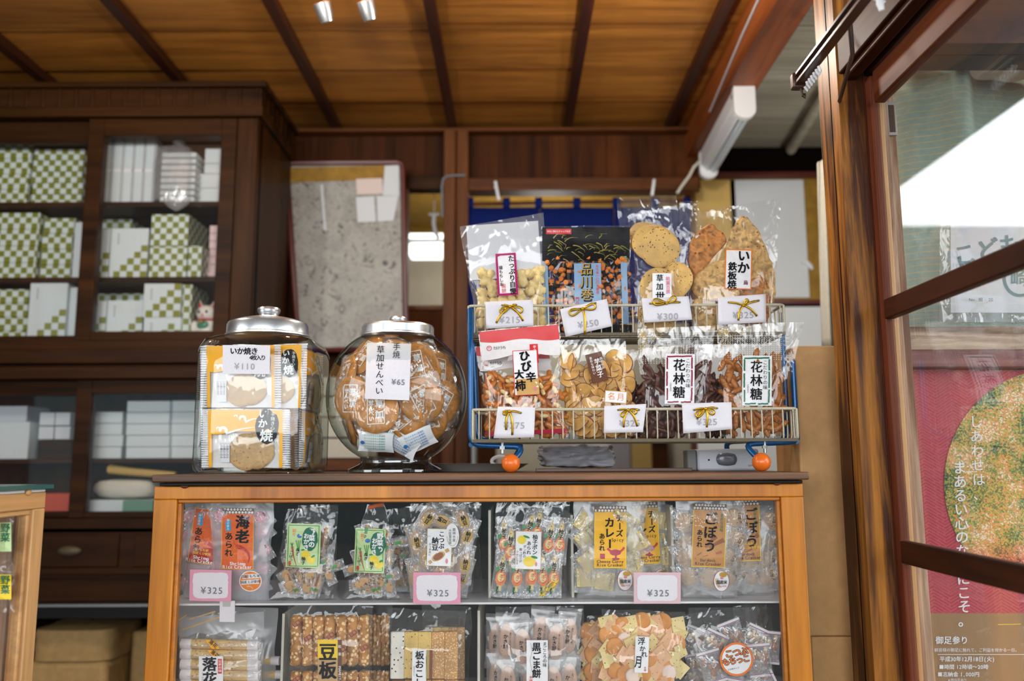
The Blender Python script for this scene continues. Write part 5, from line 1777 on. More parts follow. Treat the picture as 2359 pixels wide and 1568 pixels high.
class Pouch:
    def __init__(s, name, label, cat, tl, tr, br, bl, Y, D, group=None, mat='clear', top=0.10, belly=0.65, back=0.5, seed=1, flare=0.0, bot=0.5, wr=0.0016, nu=26, nv=34, build=True):
        s.tl, s.tr, s.br, s.bl = tl, tr, br, bl
        s.Y, s.D, s.top, s.belly, s.seed, s.bot, s.wr, s.back = Y, D, top, belly, seed, bot, wr, back
        s.floor = FLOORZ
        base = at((bl[0] + br[0]) / 2, (bl[1] + br[1]) / 2, Y)
        s.root = thing(name, label, cat, base, group=group)
        if build:
            s.film(mat, nu, nv)

    def up(s, p, r=0.0):
        if s.floor is not None and p.z < s.floor + r:
            p.z = s.floor + r
        return p

    def pix(s, u, v):
        x = lerp(lerp(s.tl[0], s.tr[0], u), lerp(s.bl[0], s.br[0], u), v)
        y = lerp(lerp(s.tl[1], s.tr[1], u), lerp(s.bl[1], s.br[1], u), v)
        e = (2 * u - 1)
        n1 = noise.noise((v * 5 + s.seed, e * 0.6, s.seed * 2.1))
        x += e * e * e * 5 * n1 - e ** 3 * 4 * math.sin(PI * min(1, max(0, (v - s.top) / (1 - s.top))))
        if v < 0.15:
            y += 3.0 * noise.noise((u * 3 + s.seed, 2.2, s.seed)) * (1 - v / 0.15)
        return x, y

    def uv(s, px, py):
        u = v = 0.5
        for _ in range(4):
            t, b = lerp(s.tl[1], s.tr[1], u), lerp(s.bl[1], s.br[1], u)
            v = (py - t) / (b - t)
            l, r = lerp(s.tl[0], s.bl[0], v), lerp(s.tr[0], s.br[0], v)
            u = (px - l) / (r - l)
        return min(1, max(0, u)), min(1, max(0, v))

    def d(s, u, v):
        a = max(0.0, 1 - (2 * u - 1) ** 2) ** 0.55
        if v < s.top:
            p = 0.03
        elif v < s.belly:
            t = (v - s.top) / (s.belly - s.top)
            p = 0.03 + 0.97 * t * t * (3 - 2 * t)
        else:
            t = (v - s.belly) / (1 - s.belly)
            p = 1 - (1 - s.bot) * t * t
        w = s.wr * noise.noise((u * 6 + s.seed, v * 6, s.seed * 3.3)) + s.wr * 0.5 * noise.noise((u * 14, v * 11 + s.seed, 5))
        return s.D * a * p + w * min(1, a * 2)

    def S(s, px, py, e=0.0):
        u, v = s.uv(px, py)
        return at(px, py, s.Y - s.d(u, v) - e)

    def film(s, mat, nu, nv):
        mb = MB()

        def f(u, v):
            x, y = s.pix(u, v)
            return s.up(at(x, y, s.Y - s.d(u, v)))

        def b(u, v):
            x, y = s.pix(u, v)
            p = at(x, y, s.Y)
            p.y += s.d(u, v) * s.back + 0.0006
            return s.up(p)
        mb.grid(f, nu, nv); mb.grid(b, nu, nv, flip=True)

        def g(u, v):
            return f(u, 1.0).lerp(b(u, 1.0), v)
        mb.grid(g, nu, 2)
        s.filmobj = obj('pouch', mb, s.root, M[mat], ang=180)

    def inside(s, px, py, layer, r=0.0):
        u, v = s.uv(px, py)
        d = s.d(u, v)
        y = s.Y - max(0.0, d - r - 0.001) * (1 - layer) + layer * 0.3 * d
        return s.up(at(px, py, y), r)

    def scatter(s, name, meshes, x0, y0, x1, y1, nx, ny, r=0.006, layers=(0.0, 0.6), jit=0.45, scale=(0.85, 1.15), tilt=0.6, seed=0, spin=PI, labels=None, shape=None):
        R = random.Random(seed + s.seed * 13)
        for L in layers:
            for j in range(ny):
                for i in range(nx):
                    px = x0 + (x1 - x0) * (i + 0.5 + R.uniform(-jit, jit) + (0.5 if j % 2 else 0) * 0.5) / nx
                    py = y0 + (y1 - y0) * (j + 0.5 + R.uniform(-jit, jit)) / ny
                    if shape and not shape(px, py):
                        continue
                    u, v = s.uv(px, py)
                    if not (0.05 < u < 0.95 and v < 0.985):
                        continue
                    p = s.inside(px, py, L, r)
                    k = R.uniform(*scale)
                    me = meshes[R.randrange(len(meshes))]
                    if s.floor is not None:
                        rad = max(v_.co.length for v_ in me.vertices) * k
                        p.z = max(p.z, s.floor + rad * 0.95)
                    M_ = TRS(p, R.uniform(-tilt, tilt), R.uniform(-spin, spin), R.uniform(-tilt, tilt), k)
                    inst(name, me, s.root, M_)

    def part(s, name, fn, parent=None, **kw):
        mb = MB(); fn(mb)
        return obj(name, mb, parent or s.root, None, ang=kw.get('ang', 0), **{k: v for k, v in kw.items() if k != 'ang'})

    def sticker(s, x0, y0, x1, y1, mat, rot=0.0, border=None, bw=3, eps=0.0012, name='label_sticker', inner=None):
        mb = MB()
        if border:
            rect(mb, s.S, x0, y0, x1, y1, M[border], eps, rot, 6)
            rect(mb, s.S, x0 + bw, y0 + bw, x1 - bw, y1 - bw, M[mat], eps + 0.0003, rot, 6, piv=((x0 + x1) / 2, (y0 + y1) / 2))
        else:
            rect(mb, s.S, x0, y0, x1, y1, M[mat], eps, rot, 6)
        return obj(name, mb, s.root, None, ang=0)

    def letter(s, parent, fn):
        mb = MB(); fn(mb)
        return obj('lettering', mb, parent, None, ang=0)


E3 = 0.0020


def bmesh_mesh(name, mb, mats, sm=60):
    me = mb.mesh(name)
    if not mb.mats:
        for m in mats:
            me.materials.append(M[m])
    smooth(me, sm)
    return me


def nz(p, f, s, a):
    return a * noise.noise(p * f + Vector((s, s * 1.7, s * 0.3)))


def blobs(name, mat, r, amp, freq, n=4, nu=16, nv=10):
    out = []
    for k in range(n):
        mb = MB(); mb.sphere((0, 0, 0), r, M[mat], nu, nv, lambda p: p * (1 + nz(p, freq, k * 5.1, amp) + nz(p, freq * 2.3, k * 3.3 + 9, amp * 0.5)))
        out.append(bmesh_mesh(name, mb, [mat], 70))
    return out


def discs(name, mat, r, h, n=3, irr=0.04, edge=None, curl=0.0, seg=30, bumps=0.0):
    """round crackers lying in the x-z plane, thickness along y"""
    out = []
    for k in range(n):
        mb = MB()
        rings = [(0.0, h * 0.55), (0.45, h * 0.55), (0.8, h * 0.5), (0.95, h * 0.35), (1.0, 0)]
        rings = rings + [(a, -b) for a, b in rings[-2::-1]]
        vs, fs = [], []
        for a, b in rings:
            for i in range(seg):
                t = 2 * PI * i / seg
                q = 1 + irr * noise.noise((math.cos(t) * 1.5 + k * 7, math.sin(t) * 1.5, k)) + irr * 0.4 * noise.noise((math.cos(t) * 6, math.sin(t) * 6, k + 3))
                x, z = r * a * q * math.cos(t), r * a * q * math.sin(t)
                w = bumps * noise.noise((x / r * 3 + k, z / r * 3, 1)) * (1 if a < 1 else 0)
                vs.append((x, b + w + curl * (x * x) / r, z))
        for j in range(len(rings) - 1):
            for i in range(seg):
                l = (i + 1) % seg
                fs.append((j * seg + i, j * seg + l, (j + 1) * seg + l, (j + 1) * seg + i))
        nf = len(fs)
        mb.add(vs, fs[: nf], M[mat])
        if edge:
            i_ = mb.mi(M[edge])
            for j in range(len(rings) - 1):
                if rings[j][0] > 0.9 and rings[j + 1][0] > 0.9:
                    for i in range(seg):
                        mb.m[j * seg + i] = i_
        out.append(bmesh_mesh(name, mb, [mat], 50))
    return out


def sticks(name, mat, L, r, n=4, wob=0.15, seg=10, amp=0.15, curve=0.0, ends=None):
    out = []
    for k in range(n):
        pts, rs = [], []
        N = 9
        for i in range(N):
            t = i / (N - 1) - 0.5
            pts.append((L * wob * noise.noise((t * 2 + k * 9, 1, 2)), L * wob * noise.noise((t * 2 + k * 9, 7, 4)) + curve * L * (t * t * 4 - 0.5), L * t))
            e = max(0.0, 1 - (abs(t) * 2) ** 6) ** 0.5
            rs.append(r * max(0.25, e) * (1 + amp * noise.noise((t * 8 + k * 3, 3, 5))))
        mb = MB(); mb.tube(pts, rs, M[mat], seg)
        if ends:
            i_ = mb.mi(M[ends])
            for j in range(len(mb.f)):
                ring = j // seg
                if ring <= 1 or ring >= N - 3 or j >= (N - 1) * seg:
                    mb.m[j] = i_
        out.append(bmesh_mesh(name, mb, [mat], 60))
    return out


def squares(name, mat, a, h, n=2, irr=0.1):
    out = []
    for k in range(n):
        mb = MB()
        R = random.Random(k + 5)
        q = [(-a + R.uniform(-irr, irr) * a, -a + R.uniform(-irr, irr) * a), (a + R.uniform(-irr, irr) * a, -a * 0.9), (a, a + R.uniform(-irr, irr) * a), (-a * 0.95, a)]
        mb.prism(q, -h / 2, h / 2, M[mat])
        out.append(bmesh_mesh(name, mb, [mat], 30))
    return out


def packet_mesh(name, w, h, d, film_m, core, fin=0.1, inner=None):
    """a small flow-wrap packet in the x-z plane: film with crimped ends and a snack inside"""
    mb = MB()

    def f(sg):
        def fn(u, v):
            e = max(0.0, 1 - (2 * u - 1) ** 2) ** 0.5
            t = 0 if v < fin or v > 1 - fin else math.sin(PI * (v - fin) / (1 - 2 * fin)) ** 0.5
            x = (u - 0.5) * w * (1 - 0.08 * t)
            return Vector((x, -sg * d * e * t - 0.0008 * math.sin(u * 40) * (1 if t == 0 else 0), (0.5 - v) * h))
        return fn
    mb.grid(f(1), 8, 14, M[film_m]); mb.grid(f(-1), 8, 14, M[film_m], flip=True)
    if core == 'stick':
        mb.tube([(0, 0, -h * (0.5 - fin * 1.4)), (0, 0, h * (0.5 - fin * 1.4))], min(w * 0.3, d * 0.8), M[inner], 8)
    elif core == 'oval':
        mb.sphere((0, 0, 0), (w * 0.36, d * 0.75, h * (0.5 - fin * 1.8)), M[inner], 16, 10)
    elif core == 'square':
        mb.box((-w * 0.36, -d * 0.6, -h * 0.3), (w * 0.36, d * 0.5, h * 0.3), M[inner])
    return mb


def packet(name, w, h, d, film_m, core, inner, deco=None, fin=0.1):
    mb = packet_mesh(name, w, h, d, film_m, core, fin, inner)
    if deco:
        def S(x, z, e=0.0):   # local metres, laid on the front bulge
            u = x / w + 0.5
            v = 0.5 - z / h
            e2 = max(0.0, 1 - (2 * u - 1) ** 2) ** 0.5
            t = 0 if v < fin or v > 1 - fin else math.sin(PI * (v - fin) / (1 - 2 * fin)) ** 0.5
            return Vector((x, -d * e2 * t - 0.0005 - e, z))
        S2 = lambda px, py, e=0.0: S(px * 0.001, -py * 0.001, e)     # millimetre canvas, y down
        deco(mb, S2)
    return bmesh_mesh(name, mb, [], 60)
# ================================================================ packets in the square jar
pale_disc = discs('cracker', 'pale_cracker', 0.0355, 0.006, 2, 0.05, bumps=0.0015)
JG = 'orange cracker packets in the square jar'


def jar_packet(tl, tr, br, bl, Y, lab, sd, detail=True):
    b = Pouch('cracker_packet', lab, 'packet', tl, tr, br, bl, Y, 0.013, JG, 'clear', 0.02, 0.5, back=0.9, seed=sd, bot=0.3, wr=0.0008, nu=22, nv=16)
    P = lambda U, V: (lerp(lerp(tl[0], tr[0], U), lerp(bl[0], br[0], U), V), lerp(lerp(tl[1], tr[1], U), lerp(bl[1], br[1], U), V))
    w = tr[0] - tl[0]
    k = w / 206.0
    wave = lambda u: 0.40 + 0.035 * math.sin(u * 5.5 + 0.6) - 0.10 * max(0, 1 - abs(u - 0.35) * 4) * 0.4
    S = b.S
    mb = MB()
    mb.grid(lambda u, v: S(*P(0.08 + 0.84 * u, lerp(0.012, wave(u), v)), 0.0006), 20, 6, M['p_orange'])
    mb.grid(lambda u, v: S(*P(0.08 + 0.04 * u, lerp(0.3, 0.985, v)), 0.0006), 2, 8, M['p_orange'])
    mb.grid(lambda u, v: S(*P(0.88 + 0.04 * u, lerp(0.3, 0.985, v)), 0.0006), 2, 8, M['p_orange'])
    tag(obj('printed_top', mb, b.root, None, ang=180), 'orange printed top and edges')
    mb = MB(); mb.grid(lambda u, v: at(*P(0.10 + 0.80 * u, lerp(0.30, 0.985, v)), Y - 0.0012), 4, 4, M['p_white']); tag(obj('white_backing', mb, b.root, None, ang=180), 'white backing film')
    for U0 in (0.0, 0.92):
        mb = MB()
        for i in range(26):
            v0 = 0.01 + i * 0.038
            mb.grid(lambda u, v: S(*P(U0 + 0.08 * u, v0 + 0.024 * v), 0.0008 + 0.0007 * math.sin(PI * v)), 2, 2, M['card_white'])
        obj('crimped_seal', mb, b.root, None, ang=0)
    for (U, V, L) in ((0.52, 0.72, 0.75), (0.63, 0.70, 0.35)):
        p = b.inside(*P(U, V), L, 0.005); p.y = min(max(p.y, Y - 0.009), Y - 0.006)
        inst('round_cracker', pale_disc[0 if L < .5 else 1], b.root, TRS(p, 0, U * 9, 0, k))
    if not detail:
        return b
    mb = MB(); x, y = P(0.745, 0.29); blob(mb, S, x, y, 27 * k, 41 * k, M['black'], 0.0014, 0.10, seed=sd); bg_ = obj('black_badge', mb, b.root, None, ang=0)
    mb = MB()
    text(mb, S, 'いか', x - 8 * k, y - 39 * k, 22 * k, M['white_ink'], True, 4, bold=0.03, eps=E3 + .0004); text(mb, S, '焼', x - 2 * k, y + 22 * k, 30 * k, M['white_ink'], False, 0, bold=0.03, eps=E3 + .0004)
    text(mb, S, '手焼き心', x + 14 * k, y - 33 * k, 10.5 * k, M['white_ink'], True, 3, bold=0.01, eps=E3 + .0004)
    obj('lettering', mb, bg_, None, ang=0)
    mb = MB()
    for (U, V, z) in ((0.24, 0.36, 1.0), (0.46, 0.16, 0.85), (0.19, 0.33, 0.45), (0.39, 0.12, 0.4)):
        x, y = P(U, V); z *= k
        sp = [(x + z * (4 + 1.7 * t) * math.cos(t * 1.0 + 2.4) * 0.9, y + z * (3 + 1.6 * t) * math.sin(t * 1.0 + 2.4) * 0.9) for t in [i * 0.35 for i in range(14)]]
        stroke(mb, S, sp, 6.5 * z, M['white_ink'], 0.0013)
    for (U0, V0, U1, V1) in ((0.28, 0.42, 0.62, 0.30), (0.5, 0.22, 0.66, 0.16)):
        a, c = P(U0, V0), P(U1, V1)
        stroke(mb, S, [(lerp(a[0], c[0], t), lerp(a[1], c[1], t) - 3 * math.sin(PI * t)) for t in [i / 8 for i in range(9)]], 5 * k, M['white_ink'], 0.0013, True)
    obj('printed_wave', mb, b.root, None, ang=0)
    mb = MB(); x, y = P(0.24, 0.55); x1, y1 = P(0.32, 0.9)
    rect(mb, S, x - 4, y, x1, y1, M['card_white'], 0.0012)
    for i in range(3):
        text(mb, S, 'いか練り込み', x1 - 5 - i * 7, y + 2, 6.2 * k, M['ink_grey'], True, 0, eps=0.0018)
    obj('small_print', mb, b.root, None, ang=0)
    return b


pk0 = jar_packet((462, 941), (668, 943), (667, 1079), (464, 1078), 1.670, 'orange cracker packet at the bottom front of the square jar', 61)
pk1 = jar_packet((461, 795), (647, 793), (648, 940), (462, 940), 1.676, 'orange cracker packet at the top front of the square jar, behind the price label', 63)
pk2 = jar_packet((545, 794), (708, 791), (705, 942), (548, 942), 1.694, 'orange cracker packet beside the price label at the top right of the square jar', 65)


def place_packet(src, label, loc, rz, rx=0.0, group=JG, ry=0.0):
    c = copy_tree(src.root)
    c['label'] = label
    if group:
        c['group'] = group
    c.location = loc
    c.rotation_euler = (rx, ry, rz)
    return c


zt_ = pk1.root.location.z
zb_ = pk0.root.location.z
place_packet(pk0, 'orange cracker packet facing right on the lower right side of the square jar', (JX + 0.088, 1.79, zb_), math.radians(88))
place_packet(pk1, 'orange cracker packet facing right on the upper right side of the square jar', (JX + 0.088, 1.78, zt_), math.radians(86))
place_packet(pk0, 'orange cracker packet standing nearly edge on, lower right front of the square jar', (JX + 0.062, 1.752, zb_), math.radians(70), 0)
place_packet(pk0, 'second orange cracker packet seen edge on, deeper right in the square jar', (JX + 0.036, 1.765, zb_), math.radians(78), 0)
for i, (x, y, z, r) in enumerate(((-0.02, 1.715, zb_, 4), (0.0, 1.745, zb_, 2), (-0.015, 1.775, zb_, -3), (-0.01, 1.725, zt_, 3), (-0.012, 1.755, zt_, -2), (-0.01, 1.80, zt_, 2), (-0.01, 1.81, zb_, 0), (-0.01, 1.83, zt_, 0))):
    place_packet(pk1 if i in (1, 3, 5) else pk0, 'orange cracker packet hidden in the middle of the square jar behind the front ones', (JX + x, y, z), math.radians(r))

# ================================================================ rice crackers in the round jar
SG = 'wrapped rice crackers in the round jar'


def senbei():
    t = thing('rice_cracker', '', 'cracker', (0, 0, 0), group=SG)
    d = discs('cracker', 'senbei', 0.0455, 0.0085, 1, 0.03, bumps=0.0025, seg=40)[0]
    o = bpy.data.objects.new('cracker_body', d); COL.objects.link(o); o.parent = t
    S = lambda px, py, e=0.0: Vector((px * 0.001, -0.0058 - e - 0.001 * (1 - (px * px + py * py) / 1200.0), -py * 0.001))
    mb = MB()
    for a, c in (((-17, -27), (17, -27)), ((17, -27), (17, 27)), ((17, 27), (-17, 27)), ((-17, 27), (-17, -27))):
        stroke(mb, S, [(lerp(a[0], c[0], q), lerp(a[1], c[1], q)) for q in (0, .25, .5, .75, 1)], 1.6, M['white_ink'], 0.0006)
    text(mb, S, '草加', 7, -22, 17, M['white_ink'], True, 0, bold=0.045, eps=0.0006, step=1.25); text(mb, S, 'せんべい', -9, -20, 11.5, M['white_ink'], True, 0, bold=0.045, eps=0.0006, step=0.92)
    obj('white_print', mb, t, None, ang=0, local=True)
    mb = MB()
    def wr_(sg):
        def fn(u, v):
            a, c = (u - .5) * 2, (v - .5) * 2
            k = 1 - 0.16 * (abs(a) * abs(c)) ** 1.5
            q = max(0, 1 - (a * a + c * c) * 1.04) ** 0.5
            return Vector((a * 0.0495 * k, -sg * (0.0075 * q + 0.0006) + 0.0015 * noise.noise((u * 5, v * 5, sg)), -c * 0.0485 * k + 0.001 * math.sin(u * 30)))
        return fn
    for sg in (1, -1):
        mb.grid(wr_(sg), 16, 16, M['wrap2'], flip=sg < 0)
    obj('wrapper', mb, t, None, ang=180, local=True)
    return t


sb0 = senbei()
rows = [(806, 918, .017, .02, -.50, .05, 'rice cracker facing left at the left of the round jar, its white print whole'),
        (868, 945, .014, -.05, -.12, -.05, 'rice cracker under the bottom edge of the paper label on the round jar'),
        (962, 828, .016, -.15, .15, -.2, 'rice cracker half hidden by the right edge of the paper label near the top'),
        (1022, 846, .022, -.15, .75, .15, 'rice cracker turned right at the upper right of the round jar'),
        (1036, 928, .014, .05, .5, .5, 'rice cracker with tilted print at the right of the round jar'),
        (972, 922, .026, .1, .25, -.5, 'rice cracker with print askew just right of the paper label'),
        (925, 962, .036, .3, .1, .9, 'blank looking rice cracker low in the middle of the round jar'),
        (840, 812, .020, -.5, -.9, .3, 'rice cracker seen nearly edge on at the upper left of the round jar'),
        (785, 862, .022, -.2, -1.0, .2, 'rice cracker seen edge on at the far left of the round jar'),
        (790, 985, .022, .35, -1.1, .4, 'rice cracker seen edge on at the lower left curve of the round jar'),
        (900, 1000, .040, 1.2, .0, .7, 'rice cracker lying flat above the white sachets'),
        (1062, 858, .022, -.2, 1.1, .3, 'rice cracker seen edge on at the far right of the round jar'),
        (1000, 985, .030, .7, .5, 1.2, 'rice cracker leaning over the sachets at the lower right')]
HID = 'wrapped rice cracker deep inside the round jar behind the front ones'
Rr = random.Random(12)


def fit(c):
    """keep a cracker and its wrapper inside the glass"""
    from mathutils import Euler
    ctr = Vector((RX, RY, jz0 + zc))
    R3 = Euler(c.rotation_euler).to_matrix()
    pts = [R3 @ v.co for ch in c.children for v in ch.data.vertices]
    k_ = 0.1465 / (hb / 0.865)
    for _ in range(30):
        o = Vector(c.location) - ctr
        m = max(math.sqrt((o.x + p.x) ** 2 + (o.y + p.y) ** 2 + ((o.z + p.z) * k_) ** 2) for p in pts)
        if m < 0.1445:
            break
        c.location = ctr + o * 0.95


for (px, py, ins, rx, rz, ry, lab) in rows:
    p = SB(px, py) + ray(px, py).normalized() * (ins + 0.025)
    c = copy_tree(sb0) if lab is not rows[0][6] else sb0
    c['label'] = lab
    c.location = p
    c.rotation_euler = (rx, ry, rz)
    fit(c)
for (dx, dy, dz) in ((0, -.02, .03), (-.06, -.03, .0), (.06, -.03, .02), (0, .03, -.03), (.05, .05, .02), (-.05, .05, .03), (0, -.06, -.05), (-.07, 0, -.04), (.07, 0, -.04), (0, .08, .05), (.03, -.05, .07), (-.04, -.04, .07), (.1, .02, .03), (-.1, .02, .03), (.1, .0, -.03), (-.1, .0, -.03), (.08, -.06, .06), (-.08, -.06, .06), (.06, -.08, -.02), (-.05, -.08, .03), (.0, -.06, .08), (.06, -.02, .09), (-.06, -.02, .09), (.0, -.05, -.07), (.05, -.06, -.05), (-.05, -.06, -.06), (.0, -.07, .0)):
    c = copy_tree(sb0)
    c['label'] = HID
    c.location = Vector((RX + dx * 0.8, RY + dy * 0.8, jz0 + zc + dz * 0.85))
    c.rotation_euler = (Rr.uniform(-.6, .6), Rr.uniform(-PI, PI), Rr.uniform(-.9, .9))
    fit(c)


def dv_sach(col):
    def fn(mb, S):
        for i in range(6):
            text(mb, S, 'たべられません乾燥剤', -2, -15 + i * 5.5, 4.2, M[col], False, 0, bold=0.01, eps=0.0008)
        blob(mb, S, -26, 0, 4, 4, M['sea_blue'], 0.0008)
    return fn


for k, (px, py, rot, col, ins, lab) in enumerate(((866, 1018, 3, 'sachet_green', .016, 'white drying sachet with green print at the bottom left of the round jar'), (962, 1014, -24, 'sea_blue', .012, 'white drying sachet with blue print at the bottom right of the round jar'), (925, 1022, 30, 'sea_blue', .022, 'blue patterned sachet between the two white sachets in the round jar'))):
    me = packet('sachet', 0.072, 0.042, 0.005, 'white_paper', '', '', dv_sach(col), 0.06)
    o = bpy.data.objects.new('drying_sachet', me); COL.objects.link(o)
    o.location = SB(px, py) + ray(px, py).normalized() * ins
    o.rotation_euler = (0.45, math.radians(rot), 0.0)
    tag(o, lab, 'sachet', 'drying sachets in the round jar')
# ================================================================ bags in the wire rack
ink = M['ink']
# ---- upper tier
FLOORZ = UZb + 0.0055
UY = 1.752
LY = 1.686
puffs = blobs('puff', 'puff', 0.0125, 0.45, 1.5, 4)
nori = []
for k in range(2):
    mb = MB(); mb.tube([(0, 0, -0.011), (0, 0, 0.011)], 0.0042, M['rice_orange'], 10); mb.tube([(0, 0, -0.0062), (0, 0, 0.0062)], 0.0047, M['nori'], 10)
    nori.append(bmesh_mesh('roll', mb, [], 40))
sesame = discs('cracker', 'sesame_cracker', 0.043, 0.007, 2, 0.05, bumps=0.002)
# puffed rice bag
b = Pouch('snack_bag', 'milky bag of pale puffed rice cakes with a magenta bordered label, upper rack tier', 'snack bag', (1058, 522), (1253, 489), (1258, 765), (1096, 764), UY, 0.034, None, 'clear_soft', 0.30, 0.75, seed=2)
b.part('header_sheet', lambda mb: rect(mb, lambda px, py, e: at(px, py, UY + 0.004 - 0.5 * b.d(*b.uv(px, py))), 1078, 514, 1244, 640, M['white_paper'], 0, -4, 8), ang=180)
tag(b.root.children[-1], 'white sheet inside the bag top')
b.scatter('puff', puffs, 1100, 618, 1252, 770, 7, 7, 0.027, (0.0, 0.7), 0.3, (0.75, 1.0), seed=1, shape=lambda x, y: not (1134 < x < 1200 and y < 645))
l = b.sticker(1144, 583, 1191, 680, 'lab_white', -3.5, 'magenta', 5)
b.letter(l, lambda mb: (text(mb, b.S, 'たっぷり自慢', 1177, 588, 15, ink, True, -3.5, bold=0.03, eps=E3), text(mb, b.S, '揚もちしお', 1153, 612, 9.5, ink, True, -3.5, bold=0.02, eps=E3),
                        text(mb, b.S, '揚', 1160, 659, 11, M['seal_red'], False, -3, eps=E3), text(mb, b.S, '餅', 1161, 670, 11, M['seal_red'], False, -3, eps=E3)))
# black nori roll bag
b = Pouch('snack_bag', 'black bag of seaweed wrapped rolls with gold lettering and a red tab, upper rack tier', 'snack bag', (1246, 521), (1453, 518), (1458, 764), (1262, 766), UY, 0.026, None, 'clear', 0.12, 0.6, seed=3)


def blk(mb):
    rect(mb, b.S, 1249, 523, 1451, 600, M['black'], 0.0006, 0, 14)
    rect(mb, b.S, 1263, 748, 1456, 770, M['black'], 0.0006, 0, 8)
    rect(mb, b.S, 1252, 604, 1264, 746, M['blue_strip'], 0.0008, -2, 6)
    rect(mb, b.S, 1432, 590, 1446, 746, M['blue_strip'], 0.0008, -2, 6)


tag(b.part('printed_panel', blk), 'black printed panel with pale blue side strips')


def grass(mb):
    R = random.Random(4)
    for i in range(46):
        x, y = R.uniform(1256, 1442), R.uniform(545, 600)
        a, L_ = R.uniform(-1.3, 0.4), R.uniform(8, 34)
        pts = [(min(1450, max(1250, x + L_ * t * math.cos(a + t * R.uniform(-.5, .9)))), y + L_ * t * math.sin(a + 0.6 * t)) for t in [k / 6 for k in range(7)]]
        stroke(mb, b.S, pts, R.uniform(1.2, 2.8), M['olive' if R.random() < .4 else 'olive_stripe'], E3 - 0.0006, True)


tag(b.part('printed_grass', grass), 'olive grass print')
l = b.sticker(1258, 527, 1316, 539, 'red', 0, name='red_tab')
b.letter(l, lambda mb: text(mb, b.S, '保存に便利なチャック付き', 1287, 533, 5, M['white_ink'], False, 0, sx=0.9, eps=E3, bold=0.02))
b.scatter('nori_roll', nori, 1262, 600, 1446, 765, 7, 7, 0.012, (0.0, 0.4, 0.9), 0.4, (1.15, 1.45), 1.0, seed=3)
l = b.sticker(1323, 606, 1385, 702, 'blue_strip', -1)
b.letter(l, lambda mb: (text(mb, b.S, '品川巻', 1352, 607, 30, M['black'], True, -1, bold=0.035, eps=E3), text(mb, b.S, '品川巻', 1350.5, 606, 29, M['gold_ink'], True, -1, bold=0.0, eps=E3 + .0005),
                        text(mb, b.S, 'もち米一〇〇%使用', 1376, 609, 7.6, M['red_ink'], True, -1, bold=0.02, eps=E3), text(mb, b.S, '門八', 1330, 684, 9, M['red_ink'], True, -1, bold=0.03, eps=E3)))
# sesame cracker bag and the taller one behind it
for k, (tl, tr, br, bl, Y_, lab) in enumerate((((1421, 455), (1562, 449), (1560, 765), (1440, 768), UY + 0.036, 'tall clear bag of sesame crackers standing behind another, upper rack tier'),
                                               ((1457, 480), (1592, 468), (1588, 764), (1461, 765), UY, 'clear bag of round sesame crackers with a small white label, upper rack tier'))):
    b = Pouch('snack_bag', lab, 'snack bag', tl, tr, br, bl, Y_, 0.024, 'bags of sesame crackers', 'clear', 0.14, 0.6, seed=5 + k)
    for (x, y, L_, rx, rz, sc) in ((1519, 570, 0.0, 0.05, -0.1, 1.0), (1498, 560, 0.75, 0.0, 0.1, 0.9), (1520, 665, 0.45, 0.06, 0.15, 1.05), (1556, 645, 0.2, -0.15, -0.5, 0.9), (1515, 720, 0.3, 0, 0, 1.0)):
        if k == 0 and y > 600:
            continue
        p = b.inside(x + (-12 if k == 0 else 0), y - (10 if k == 0 else 0), L_, 0.006)
        inst('sesame_cracker', sesame[k], b.root, TRS(p, rx, 0.4 * k + y, rz, sc))
    if k:
        l = b.sticker(1503, 629, 1547, 694, 'lab_white', 0)
        b.letter(l, lambda mb: (text(mb, b.S, '草加', 1520, 631, 17, ink, True, 0, step=1.15, bold=0.02, eps=E3), text(mb, b.S, '世', 1521, 683, 22, ink, False, 0, bold=0.03, eps=E3), text(mb, b.S, '銘菓百撰', 1539, 637, 10, M['pink_ink'], True, 0, bold=0.02, eps=E3)))
# squid cracker bag and the corner of one behind
b = Pouch('snack_bag', 'empty looking top of a clear bag behind the squid cracker bag', 'snack bag', (1562, 463), (1608, 462), (1660, 740), (1570, 740), UY + 0.04, 0.012, None, 'clear', 0.2, 0.7, seed=9, nu=12, nv=16)
b = Pouch('snack_bag', 'clear bag of large brown squid crackers with an orange edged label, upper rack tier', 'snack bag', (1588, 490), (1801, 455), (1785, 764), (1590, 765), UY, 0.03, None, 'clear', 0.22, 0.65, seed=8)


